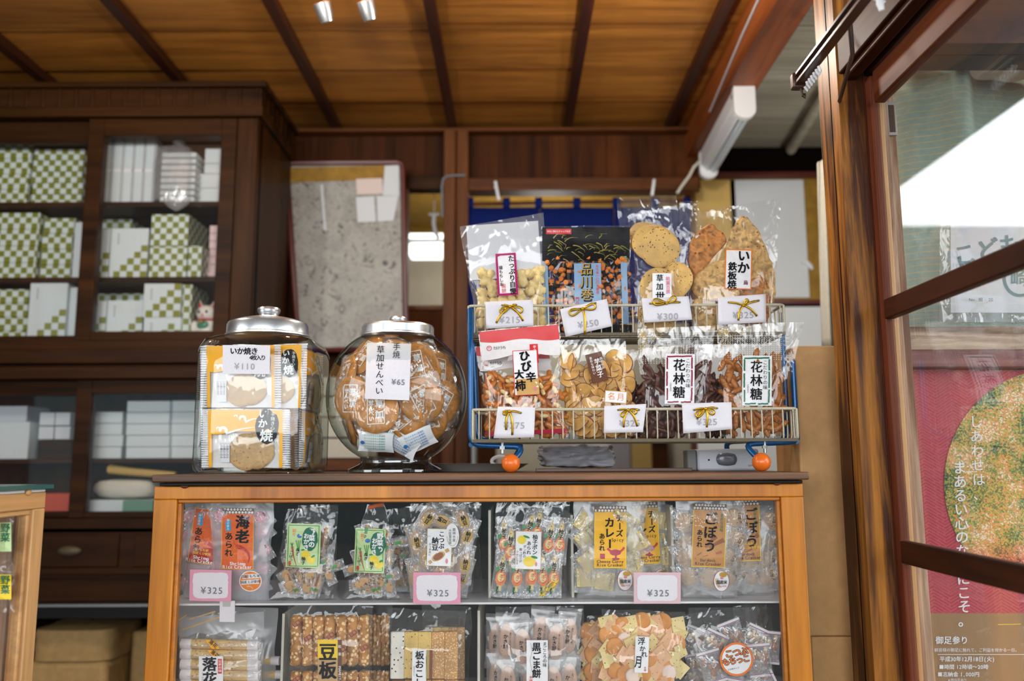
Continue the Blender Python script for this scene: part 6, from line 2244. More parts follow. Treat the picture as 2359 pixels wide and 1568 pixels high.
def squid(pts, Lr, mat, sd, name='squid_cracker'):
    """a thin irregular grilled cracker outlined in px"""
    cx_ = sum(p[0] for p in pts) / len(pts); cy_ = sum(p[1] for p in pts) / len(pts)
    mb = MB()
    N = 72
    ring = []
    n = len(pts)
    for i in range(N):
        t = i / N * n
        k, f = int(t), t - int(t)
        p0, p1, p2, p3 = [pts[(k + o) % n] for o in (-1, 0, 1, 2)]
        q = [0.5 * ((2 * p1[c]) + (-p0[c] + p2[c]) * f + (2 * p0[c] - 5 * p1[c] + 4 * p2[c] - p3[c]) * f * f + (-p0[c] + 3 * p1[c] - 3 * p2[c] + p3[c]) * f ** 3) for c in (0, 1)]
        w = 1 + 0.045 * noise.noise((q[0] * 0.09, q[1] * 0.09, sd)) + 0.03 * noise.noise((q[0] * 0.3, q[1] * 0.3, sd))
        ring.append((cx_ + (q[0] - cx_) * w, cy_ + (q[1] - cy_) * w))
    rows = [0.0, 0.2, 0.35, 0.5, 0.62, 0.74, 0.84, 0.91, 0.96, 1.0]
    for side in (1, -1):
        vs, fs = [], []
        for r in rows:
            for (x, y) in ring:
                X, Y = cx_ + (x - cx_) * r, cy_ + (y - cy_) * r
                p = b.inside(X, Y, Lr, 0.005)
                th = 0.0035 * (1 - r ** 4) + (0.0022 if 0.84 < r < 0.97 else 0)
                rel = 0.006 * noise.noise((X * 0.035, Y * 0.035, sd)) + 0.0035 * noise.noise((X * 0.1, Y * 0.1, sd))
                p.y += rel - side * th
                vs.append(p)
        for j in range(len(rows) - 1):
            for i in range(N):
                l_ = (i + 1) % N
                fs.append((j * N + i, j * N + l_, (j + 1) * N + l_, (j + 1) * N + i)[::side])
        mb.add(vs, fs, M[mat])
    obj(name, mb, b.root, None, ang=60)


squid([(1628, 520), (1640, 516), (1668, 540), (1672, 560), (1650, 585), (1630, 610), (1612, 640), (1590, 620), (1590, 560), (1606, 535)], 0.75, 'squid_brown', 3)
squid([(1705, 500), (1722, 500), (1745, 530), (1768, 580), (1785, 630), (1786, 680), (1780, 700), (1750, 705), (1700, 690), (1672, 640), (1668, 585), (1685, 530)], 0.40, 'squid_cracker', 7)
squid([(1598, 640), (1640, 606), (1680, 602), (1700, 640), (1700, 685), (1650, 690), (1620, 690), (1596, 668)], 0.05, 'squid_cracker', 12)
squid([(1720, 650), (1760, 640), (1775, 690), (1765, 740), (1700, 745), (1690, 690)], 0.2, 'squid_brown', 15)
squid([(1600, 690), (1650, 700), (1690, 720), (1680, 755), (1610, 755)], 0.4, 'squid_cracker', 18)
l = b.sticker(1670, 574, 1732, 666, 'lab_white', 1.5, 'orange_text', 2.5)
b.letter(l, lambda mb: (text(mb, b.S, 'いか', 1714, 576, 29, ink, True, 2, bold=0.035, eps=E3, step=0.95), text(mb, b.S, '鉄板焼', 1688, 604, 21, ink, True, 2, bold=0.035, eps=E3, step=0.98), text(mb, b.S, '烏', 1718, 651, 11, M['plum'], False, 0, bold=0.04, eps=E3)))
# ---- lower tier
FLOORZ = LZb + 0.0055
kaki = sticks('kaki_piece', 'kaki', 0.026, 0.0052, 4, 0.05, 10, 0.2, 0.12)
pnut = []
for k in range(3):
    mb = MB(); mb.sphere((0, 0, 0), (0.0048, 0.0045, 0.0085), M['peanut'], 14, 10, lambda p: p * (1 - 0.18 * math.exp(-(p.z * 3) ** 2) + nz(p, 2, k, .08))); pnut.append(bmesh_mesh('peanut', mb, [], 70))


def red_bag(tl, tr, br, bl, Y_, lab, sd, full):
    b = Pouch('snack_bag', lab, 'snack bag', tl, tr, br, bl, Y_, 0.03, 'red topped bags of spicy crackers and peanuts', 'clear', 0.12, 0.7, seed=sd)
    dx, dy = tl[0] - 1102, tl[1] - 762

    def S(px, py, e=0.0):
        return b.S(px + dx, py + dy, e)

    def band(mb):
        N = 24
        for (f0, f1, m_, e) in (((lambda u: 0.008), (lambda u: 0.105 + 0.012 * math.sin(u * 9) + 0.03 * u), 'red', 0.0008), ((lambda u: 0.10), (lambda u: 0.26 + 0.02 * math.sin(u * 7 + 1)), 'p_white', 0.0005))[k:k + 1]:
            mb.grid(lambda u, v: b.S(*b.pix(0.012 + 0.976 * u, lerp(f0(u), f1(u), v)), e), N, 8, M[m_])
        if k == 2:
            mb.grid(lambda u, v: b.S(*b.pix(0.03 + 0.94 * u, 0.955 - 0.03 * u + 0.04 * v), 0.0008), N, 2, M['crimson'])
    for k, w in enumerate(('red printed band', 'white printed band', 'crimson printed band')):
        tag(b.part('printed_band', band, ang=180), w)
    b.scatter('rice_crescent', kaki, 1112 + dx, 862 + dy, 1300 + dx, 1006 + dy, 8, 8, 0.012, (0.0, 0.7), 0.42, (0.85, 1.15), 0.35, seed=1)
    b.scatter('peanut', pnut, 1115 + dx, 870 + dy, 1290 + dx, 960 + dy, 6, 4, 0.006, (0.0,), 0.45, (0.9, 1.1), 0.6, seed=5)
    mb = MB(); l = obj('brand_mark', mb, b.root, ang=0)
    mb = MB()
    blob(mb, S, 1127, 802, 6, 6, M['red_ink'], 0.0016); blob(mb, S, 1127, 802, 4.6, 4.6, M['p_white'], 0.002); text(mb, S, '竹', 1127, 802, 8, M['red_ink'], False, eps=0.0026, bold=.02)
    text(mb, S, 'たけうち', 1151, 801, 8.5, ink, False, -3, eps=0.0016, bold=0.02, step=0.85)
    bpy.data.objects.remove(l)
    obj('lettering', mb, b.root, ang=0)
    if full:
        l = b.sticker(1183, 806, 1240, 910, 'lab_white', -3, 'red', 1.5)
        b.part('label_foot', lambda mb: rect(mb, b.S, 1190, 872, 1242, 908, M['ochre'], 0.0018, -3, 4), l)
        b.letter(l, lambda mb: (text(mb, b.S, 'ひび', 1206, 808, 25, ink, True, -10, bold=0.05, eps=E3 + .0005, step=0.98), text(mb, b.S, '辛', 1223, 869, 24, ink, False, -6, bold=0.045, eps=E3 + .0005),
                                text(mb, b.S, '大', 1196, 863, 22, ink, False, -4, bold=0.05, eps=E3 + .0005), text(mb, b.S, '柿', 1199, 889, 25, ink, False, -4, bold=0.045, eps=E3 + .0005), text(mb, b.S, '印', 1232, 896, 10, M['pink_ink'], False, 0, bold=0.04, eps=E3 + .0005)))
        l = b.sticker(1221, 792, 1240, 836, 'red', -3, name='red_tab')
        b.letter(l, lambda mb: text(mb, b.S, '辛さが旨い', 1231, 795, 7.8, M['white_ink'], True, -3, bold=0.03, eps=E3))

        def pz(mb):
            for i in range(4):
                text(mb, b.S, 'お徳用いか味', 1206 + i * 9, 912, 4.6, M['white_ink'], True, -2, bold=0.03, eps=0.0014)
        b.part('small_print', pz)
    return b


red_bag((1094, 797), (1265, 796), (1290, 1004), (1112, 1004), LY + 0.045, 'red topped spicy cracker bag standing behind a like one at the rack left end', 31, False)
red_bag((1102, 762), (1288, 744), (1312, 1006), (1118, 1006), LY, 'red topped bag of spicy crackers and peanuts at the left end of the lower tier', 30, True)
# sweet potato chips
chips = discs('chip', 'chip', 0.021, 0.0016, 3, 0.08, 'chip_rim', 0.35, 26)
b = Pouch('snack_bag', 'clear bag of curled sweet potato chips with a brown label, lower rack tier', 'snack bag', (1290, 782), (1440, 780), (1466, 1006), (1318, 1006), LY, 0.032, None, 'clear', 0.14, 0.66, seed=11)
b.scatter('potato_chip', chips, 1300, 818, 1455, 1008, 5, 7, 0.021, (0.0, 0.5, 1.0), 0.4, (0.75, 1.1), 0.7, seed=3, shape=lambda x, y: not (1340 < x < 1400 and y < 850))
l = b.sticker(1356, 812, 1394, 880, 'brown_label', -14)
b.letter(l, lambda mb: (text(mb, b.S, '芋菓子', 1374, 826, 15, M['white_ink'], True, -14, bold=0.02, eps=E3), text(mb, b.S, '高級食品', 1384, 822, 7, M['white_ink'], True, -14, bold=0.02, eps=E3), text(mb, b.S, '素朴な味わい', 1360, 822, 7, M['white_ink'], True, -14, bold=0.02, eps=E3)))
l = b.sticker(1393, 900, 1444, 928, 'lab_white', 4, 'ochre', 1.5)
b.letter(l, lambda mb: (text(mb, b.S, '名', 1409, 913, 18, M['orange_text'], False, 0, bold=0.01, eps=E3), text(mb, b.S, '月', 1430, 915, 18, M['orange_text'], False, 0, bold=0.01, eps=E3)))
# karinto bags
kd = sticks('karinto', 'karinto_dark', 0.040, 0.0053, 5, 0.16, 10, 0.25)
kl = sticks('karinto', 'karinto_light', 0.042, 0.0056, 5, 0.14, 10, 0.25)


def karinto(tl, tr, br, bl, Y_, lab, meshes, sd, lx, border, full=True, grp='fried dough stick bags'):
    b = Pouch('snack_bag', lab, 'snack bag', tl, tr, br, bl, Y_, 0.032, grp, 'clear', 0.1, 0.66, seed=sd)
    w = tr[0] - tl[0]
    x0, x1 = bl[0] + 4, br[0] - 4
    b.scatter('karinto_stick', meshes, x0, tl[1] + 78, x1, bl[1], 6, 8, 0.014, (0.0, 0.6), 0.42, (0.8, 1.15), 0.3, seed=2, spin=1.3)
    if not full:
        return b

    def dots(mb):
        for j in range(13):
            for i in range(26):
                x, y = lerp(tl[0] + 8, tr[0] - 14 if lx < 1650 else 1800, i / 25), tl[1] + 24 + j * 4.6
                if x + y * 0.3 < tl[0] + 8 + tl[1] * 0.3 + 10:
                    continue
                blob(mb, b.S, x, y, 0.95, 0.95, M['white_ink'], 0.0007, n=5)
    tag(b.part('printed_dots', dots), 'white dot print on clear film')

    def vine(mb):
        R = random.Random(sd)
        for i in range(44):
            a = R.uniform(0, 1.57); r_ = R.uniform(5, 62) * (0.6 + 0.4 * math.cos(2 * a) ** 2)
            x, y = tl[0] + 6 + r_ * math.cos(a) * (1.0 if lx < 1650 else 1.2), tl[1] + 8 + r_ * math.sin(a) * 0.75
            t0 = R.uniform(0, 6)
            stroke(mb, b.S, [(x + 5 * math.cos(t0 + t * 3) * (1 - t * .5), y + 4 * math.sin(t0 + t * 3)) for t in [k / 6 for k in range(7)]], 0.9, M['gold_ink'], 0.0009)
    tag(b.part('printed_vine', vine), 'gold vine print')
    y0 = 815 if lx < 1650 else 819
    l = b.sticker(lx, y0, lx + 68, y0 + 115, 'lab_white', 0.6)

    def bord(mb):
        R = random.Random(3)
        for (ax, ay, bx, by) in ((5, 6, 62, 5), (62, 8, 62, 34), (62, 37, 62, 74), (62, 78, 61, 108), (60, 110, 36, 111), (31, 110, 6, 111), (5, 106, 5, 78), (4.5, 74, 5, 40), (5, 35, 5, 8)):
            pts = [(lx + lerp(ax, bx, t) + R.uniform(-.5, .5), y0 + lerp(ay, by, t) + R.uniform(-.5, .5)) for t in [k / 5 for k in range(6)]]
            stroke(mb, b.S, pts, 3.4, M[border], E3)
    b.part('brushed_border', bord, l)
    b.letter(l, lambda mb: (text(mb, b.S, '花林糖', lx + 33, y0 + 11, 29, ink, True, 0.5, bold=0.018, eps=E3, step=1.08), text(mb, b.S, 'こだわりの味', lx + 53, y0 + 10, 11, ink, True, 0, eps=E3, bold=0.0, step=1.05), text(mb, b.S, '沖縄産使用', lx + 13, y0 + 66, 4, M['ink_grey'], True, 0, eps=E3)))
    return b


karinto((1440, 805), (1560, 795), (1560, 1004), (1440, 1004), LY + 0.055, 'dark fried dough stick bag mostly hidden behind the maroon labelled one', kd, 23, 0, '', False)
karinto((1600, 795), (1700, 792), (1690, 1004), (1610, 1004), LY + 0.05, 'dark fried dough stick bag hidden between the maroon and the green labelled ones', kd, 24, 0, '', False)
karinto((1467, 757), (1646, 750), (1640, 1005), (1476, 1006), LY, 'bag of dark fried dough sticks with a maroon bordered label, lower tier', kd, 21, 1532, 'maroon')
karinto((1652, 748), (1851, 741), (1802, 1005), (1656, 1006), LY, 'bag of light brown fried dough sticks with a green bordered label, lower tier', kl, 22, 1710, 'forest')


# ---------------------------------------------------------------- price cards tied on with gold ribbon
def price_card(q, txt, tx, ty, rot, bow, Y, label, curl=0.0, cover=0):
    c = at(sum(p[0] for p in q) / 4, max(p[1] for p in q), Y)
    t = thing('price_card', label, 'price card', c, group='price cards tied to the rack')

    def S(px, py, e=0.0):
        u = (px - q[0][0]) / (q[1][0] - q[0][0])
        v = (py - q[0][1]) / (q[3][1] - q[0][1])
        return at(px, py, Y - e + curl * ((u - 0.5) ** 2) * (0.5 + v))

    def fn(u, v):
        x = lerp(lerp(q[0][0], q[1][0], u), lerp(q[3][0], q[2][0], u), v)
        y = lerp(lerp(q[0][1], q[1][1], u), lerp(q[3][1], q[2][1], u), v)
        return S(x, y)
    mb = MB(); mb.grid(fn, 12, 6, M['card_white']); cardo = obj('card', mb, t, None, ang=180, solid=0.0006)
    mb = MB(); text(mb, S, txt, tx, ty, 21, M['ink_light'], False, rot, bold=0.02, eps=0.0012, step=1.05); obj('lettering', mb, cardo, None, ang=0)
    (hx0, hy0), (hx1, hy1), (kx, ky), tails, loops = bow
    mb = MB()
    for x, y in ((hx0, hy0), (hx1, hy1)):
        blob(mb, S, x, y, 2.6, 2.6, M['ink_grey'], 0.0012, n=14)
    obj('eyelet', mb, cardo, None, ang=0)
    mb = MB()

    def band(pts, w, e0=0.004):
        n = len(pts)
        vs = []
        for i, (x, y) in enumerate(pts):
            a, b_ = pts[max(0, i - 1)], pts[min(n - 1, i + 1)]
            dx, dy = b_[0] - a[0], b_[1] - a[1]
            L_ = math.hypot(dx, dy) or 1
            nx, ny = -dy / L_ * w / 2, dx / L_ * w / 2
            e = e0 + 0.003 * math.sin(PI * i / (n - 1))
            vs += [S(x + nx, y + ny, e), S(x - nx, y - ny, e + 0.001)]
        mb.add(vs, [(2 * i, 2 * i + 1, 2 * i + 3, 2 * i + 2) for i in range(n - 1)])
    band([(lerp(hx0, kx, t_), lerp(hy0, ky, t_) - 2 * math.sin(PI * t_)) for t_ in [k / 6 for k in range(7)]], 4.5, 0.002)
    band([(lerp(hx1, kx, t_), lerp(hy1, ky, t_) - 2 * math.sin(PI * t_)) for t_ in [k / 6 for k in range(7)]], 4.5, 0.002)
    for (lx, ly) in loops:
        dx, dy = lx - kx, ly - ky
        L_ = math.hypot(dx, dy)
        ux, uy = dx / L_, dy / L_
        band([(kx + ux * L_ * math.sin(PI * t_) ** 0.8 - uy * L_ * 0.22 * math.sin(2 * PI * t_), ky + uy * L_ * math.sin(PI * t_) ** 0.8 + ux * L_ * 0.22 * math.sin(2 * PI * t_)) for t_ in [k / 12 for k in range(13)]], 4.5)
    for (ex, ey) in tails:
        band([(lerp(kx, ex, t_) + 3 * math.sin(PI * t_) * (1 if ex > kx else -1), lerp(ky, ey, t_ ** 1.3)) for t_ in [k / 8 for k in range(9)]], 5)
    p = S(kx, ky, 0.006)
    mb.sphere(p, (0.003, 0.003, 0.003), None, 10, 8)
    tag(obj('ribbon_bow', mb, t, M['gold'], ang=180, solid=0.0005), 'gold ribbon bow')


UC, LC = UYf - 0.007, LYf - 0.007
price_card([(1118, 695), (1228, 690), (1229, 750), (1120, 757)], '¥215', 1174, 737, -1, ((1157, 703), (1189, 702), (1175, 706), [(1143, 744), (1205, 739)], [(1153, 718), (1203, 716)]), UC, 'white price card ¥215 with a large gold bow, below the puffed rice bag')
price_card([(1290, 712), (1398, 688), (1410, 751), (1303, 776)], '¥250', 1355, 746, -9, ((1312, 717), (1372, 698), (1342, 711), [(1347, 770)], [(1312, 722), (1372, 704)]), UC, 'tilted white price card ¥250 below the black bag')
price_card([(1478, 687), (1586, 682), (1595, 736), (1484, 743)], '¥300', 1538, 729, -1.5, ((1498, 699), (1566, 696), (1536, 698), [], [(1505, 694), (1556, 685)]), UC, 'white price card ¥300 with a short gold bow, below the sesame crackers')
price_card([(1654, 685), (1764, 677), (1765, 742), (1654, 748)], '¥325', 1712, 726, -2, ((1679, 696), (1748, 692), (1713, 703), [(1701, 738), (1744, 728)], [(1722, 690)]), UC, 'white price card ¥325 whose bow tail covers a digit, below the squid crackers')
price_card([(1147, 936), (1233, 938), (1230, 1007), (1137, 1009)], '¥275', 1184, 980, 0, ((1160, 948), (1200, 951), (1173, 947), [(1166, 990), (1180, 1002)], [(1160, 953)]), LC, 'curled white price card ¥275 on the lower tier below the red topped bag', 0.012)
price_card([(1392, 935), (1489, 930), (1481, 995), (1391, 997)], '¥325', 1450, 975, -1, ((1424, 944), (1472, 944), (1447, 944), [(1437, 984), (1468, 982)], [(1432, 958), (1466, 950)]), LC, 'white price card ¥325 on the lower tier below the sweet potato chips', 0.006)
price_card([(1571, 929), (1685, 926), (1687, 988), (1574, 998)], '¥325', 1628, 972, -1, ((1599, 944), (1652, 940), (1626, 941), [(1606, 965), (1628, 984)], [(1604, 958), (1645, 952)]), LC, 'white price card ¥325 on the lower tier below the fried dough sticks', 0.003)
# ================================================================ bags in the display case
CYf = 1.685
FLOORZ = SH1 + 0.0006
CB2 = 1.745
SB_ = lambda Y: None
rb = 1382   # px row of the upper shelf at CYf


def deco_v(strings):
    def fn(mb, S):
        for (t, x, y, s_, m_, vert) in strings:
            text(mb, S, t, x, y, s_, M[m_], vert, 0, bold=0.02, eps=0.0006)
    return fn


# packet kinds that fill the bags (millimetre canvas, y down)
pk_shrimp = [packet('packet', 0.052, 0.060, 0.008, 'wrap', 'oval', 'shrimp_pink', deco_v([('海老', 14, -8, 5, 'ink', True)]))]


def dv_veg(mb, S):
    blob(mb, S, 0, 24, 7, 9, M['stick_tan'], 0.0008, n=14); rect(mb, S, -3, -30, 3, -18, M['leaf'], 0.0008); text(mb, S, 'ネギみそ', 0, -16, 8, M['ink'], True, 0, bold=0.02, eps=0.0012)


def dv_bur(mb, S):
    rect(mb, S, -6, -30, -2, 20, M['cracker_brownish'], 0.0008); text(mb, S, 'ごぼう', 4, -12, 7, M['ink'], True, 0, bold=0.02, eps=0.0012); rect(mb, S, -4, 24, 3, 30, M['leaf'], 0.0008)


pk_veg = [packet('stick_packet', 0.021, 0.088, 0.006, 'wrap', 'stick', 'stick_tan', dv_veg, 0.08), packet('stick_packet', 0.018, 0.084, 0.006, 'wrap', 'stick', 'burdock_tan', dv_bur, 0.08)]


def dv_nat(mb, S):
    blob(mb, S, 2, 0, 9, 12, M['gold_ink'], 0.0008, n=18); text(mb, S, '納豆', 2, -11, 10, M['ink'], True, 0, bold=0.03, eps=0.0012); stroke(mb, S, [(-13, -34), (-13, 34)], 1.4, M['gold_ink'], 0.0008)


pk_nat = [packet('packet', 0.036, 0.076, 0.007, 'wrap', 'oval', 'pale_cracker', dv_nat, 0.1)]


def dv_yuzu(mb, S):
    blob(mb, S, 0, 8, 10, 14, M['yuzu_orange'], 0.0008, n=18); blob(mb, S, 0, 6, 6.5, 9, M['square_cream'], 0.001, n=14); text(mb, S, '柚子', 0, -22, 10, M['ink'], True, 0, bold=0.02, eps=0.0013); text(mb, S, 'ポン', 2, 0, 9, M['red_ink'], True, 0, bold=0.02, eps=0.0013)
    blob(mb, S, -9, -8, 3, 5, M['leaf'], 0.0012, n=8, rot=30); rect(mb, S, -6, 24, -2, 38, M['dark_green'], 0.001); rect(mb, S, 4, 26, 7, 36, M['blue_strip'], 0.001); stroke(mb, S, [(0, -40), (0, -26)], 1.6, M['ochre'], 0.001)


pk_yuzu = [packet('packet', 0.034, 0.090, 0.007, 'wrap', 'stick', 'square_cream', dv_yuzu, 0.1)]
pk_curry = [packet('packet', 0.050, 0.056, 0.006, 'wrap', 'square', 'curry_square', deco_v([('チーズカレー', 10, -16, 5, 'ink', True)]))]
pk_burd = [packet('packet', 0.056, 0.062, 0.007, 'wrap', 'oval', 'burdock_tan', deco_v([('ごぼう', 12, -10, 7, 'ink', True)]))]


def put(b, name, me, px, py, L, rot=0.0, rx=0.0, rz=0.0, s=1.0, r=0.007):
    """a packet at a photo position, turned by rot degrees in the picture plane"""
    p = b.inside(px, py, L, r)
    if b.floor is not None:
        xs_ = [abs(v.co.x) for v in me.vertices]; zs__ = [abs(v.co.z) for v in me.vertices]
        ext = (abs(math.cos(math.radians(rot))) * max(zs__) + abs(math.sin(math.radians(rot))) * max(xs_)) * s
        p.z = max(p.z, b.floor + ext + 0.001)
    inst(name, me, b.root, TRS(p, rx, math.radians(rot), rz, s))


def oval_mark(b, x, y, rx, ry, txt):
    mb = MB()
    blob(mb, b.S, x, y, rx, ry, M['crimson'], 0.0012); blob(mb, b.S, x, y, rx - 1, ry - 1, M['lab_white'], 0.0016)
    o = obj('round_sticker', mb, b.root, None, ang=0)
    mb = MB()
    for i in range(4):
        stroke(mb, b.S, [(x - rx * .8 + i * 2.2, y - ry * .25), (x - rx * .7 + i * 2, y + ry * .25), (x - rx * .35 + i * 2, y + ry * .62)], 1.1, M['gold_ink'], E3)
    blob(mb, b.S, x + 4, y - ry * .62, rx * .5, ry * .25, M['gold_ink'], E3); blob(mb, b.S, x + 1, y - ry * .3, 4, 3.4, M['pink_ink'], E3 + .0003)
    text(mb, b.S, '国産米', x + 1, y + 3, 9.5, ink, False, 0, sx=0.9, bold=0.03, eps=E3 + .0003, step=0.95)
    text(mb, b.S, '100%使用', x + 1, y + 12, 5, M['pink_ink'], False, 0, bold=0.02, eps=E3 + .0003)
    obj('lettering', mb, o, None, ang=0)


def pattern_band(b, x0, y0, x1, y1, base, rot=0, piv=None, par=None):
    mb = MB()
    rect(mb, b.S, x0, y0, x1, y1, M[base], 0.0016, rot, 5, piv=piv)
    n = int((x1 - x0) / 7)
    ca, sa = math.cos(math.radians(rot)), math.sin(math.radians(rot))
    for j in range(2):
        for i in range(n + 1):
            x, y = x0 + (i + 0.5 * (j % 2)) * (x1 - x0) / n, y0 + (j + 0.5) * (y1 - y0) / 2
            if x < x0 + 2 or x > x1 - 2:
                continue
            X, Y = x - piv[0], y - piv[1]
            blob(mb, b.S, piv[0] + X * ca - Y * sa, piv[1] + X * sa + Y * ca, 3.0, 2.9, M['lab_white'], E3, n=8)
    obj('patterned_band', mb, par, None, ang=0)


G = 'snack bags on the upper shelf of the display case'


# ---- shrimp crackers
def shrimp(tl, tr, br, bl, Y, lab, sd, lr, front):
    b = Pouch('snack_bag', lab, 'snack bag', tl, tr, br, bl, Y, 0.026, G, 'frosted', 0.06, 0.6, seed=sd)
    R = random.Random(sd)
    for j in range(5):
        for i in range(3):
            u, v = (i + 0.5 + R.uniform(-.2, .2)) / 3, 0.1 + (j + 0.5 + R.uniform(-.2, .2)) * 0.17
            x, y = b.pix(u, v)
            put(b, 'cracker_packet', pk_shrimp[0], x, y, R.uniform(0.1, 0.8), R.uniform(-70, 70), 0, R.uniform(-.3, .3), 0.8)
    x0, y0, x1, y1, rot = lr
    piv = ((x0 + x1) / 2, (y0 + y1) / 2)
    l = b.sticker(x0, y0 + 12, x1, y1, 'shrimp_orange', rot, 'p_orange', 1.5)
    ca, sa = math.cos(math.radians(rot)), math.sin(math.radians(rot))
    T = lambda x, y: (piv[0] + (x - piv[0]) * ca - (y - piv[1]) * sa, piv[1] + (x - piv[0]) * sa + (y - piv[1]) * ca)
    if front:
        pattern_band(b, x0, y0, x1, y0 + 13, 'pattern_brown', rot, piv, l)
    mb = MB()
    t = lambda s_, x, y, sz, m_, v=True, bo=0.03: text(mb, b.S, s_, *T(x, y), sz, M[m_], v, rot, bold=bo, eps=E3 + .0004)
    rect(mb, b.S, *T(x0 + 9, y0 + 24), T(x0 + 9, y0 + 24)[0] + 12, T(x0 + 9, y0 + 24)[1] + 29, M['cyan'], E3, rot - 4)
    t('海の恵み', x0 + 15, y0 + 25, 6.6, 'white_ink')
    if front:
        t('海老', x0 + 48, y0 + 17, 33, 'ink', True, 0.04)
    t('あられ', x0 + 17, y0 + 56, 19, 'ink', True, 0.025)
    R = random.Random(8)
    for i in range(26):
        x, y = R.uniform(x0 + 6, x1 - 8), R.uniform(y0 + 55, y1 - 30)
        stroke(mb, b.S, [T(x + k, y + 2 * math.sin(k * 0.9)) for k in range(0, 10, 2)], 0.7, M['p_orange'], E3)
    sh = [(34, 88), (44, 90), (54, 95), (62, 103), (65, 114), (62, 126)]
    stroke(mb, b.S, [T(x0 + a, y0 + c) for a, c in sh], 11, M['deep_red'], E3 + .0002, True)
    stroke(mb, b.S, [T(x0 + a, y0 + c) for a, c in ((36, 88), (30, 82), (28, 74))], 1, M['deep_red'], E3 + .0002)
    if not front:
        rect(mb, b.S, x0 + 3, y1 - 38, x1 - 2, y1 - 2, M['deep_red'], E3, rot, piv=piv)
        t('国産もち米', x0 + 28, y1 - 31, 7, 'yellow_ink', False); t('国産えび使用', x0 + 31, y1 - 23, 7, 'yellow_ink', False)
    t('Shrimp', (x0 + x1) / 2 + 1, y1 - 13, 11, 'white_ink', False, 0.035); t('Rice Cracker', (x0 + x1) / 2, y1 - 5.5, 10.5, 'white_ink', False, 0.035)
    obj('lettering', mb, l, None, ang=0)
    if front:
        mb = MB(); blob(mb, b.S, 577, 1338, 26, 24, M['lab_white'], 0.0012); blob(mb, b.S, 577, 1338, 24, 22, M['orange_text'], 0.0016); o = obj('round_sticker', mb, b.root, None, ang=0)
        mb = MB(); rect(mb, b.S, 557, 1322, 598, 1332, M['lab_white'], E3, -3); rect(mb, b.S, 556, 1335, 597, 1345, M['lab_white'], E3, -3)
        text(mb, b.S, '国産もち米', 578, 1327, 8.5, ink, False, -3, bold=0.03, eps=E3 + .0004); text(mb, b.S, '国産えび使用', 577, 1340, 7.6, ink, False, -3, bold=0.03, eps=E3 + .0004)
        stroke(mb, b.S, [(568, 1350), (576, 1350), (582, 1354), (580, 1360)], 4, M['square_pink'], E3, True)
        obj('lettering', mb, o, None, ang=0)


shrimp((428, 1152), (512, 1152), (522, 1380), (424, 1376), 1.705, 'frosted bag with a slanted orange label at the left end of the upper case shelf', 41, (440, 1160, 500, 1298, 8), False)
shrimp((482, 1152), (634, 1152), (620, 1384), (488, 1384), CYf, 'frosted shrimp cracker bag with an upright orange label and round orange sticker', 42, (510, 1170, 584, 1311, 0.6), True)


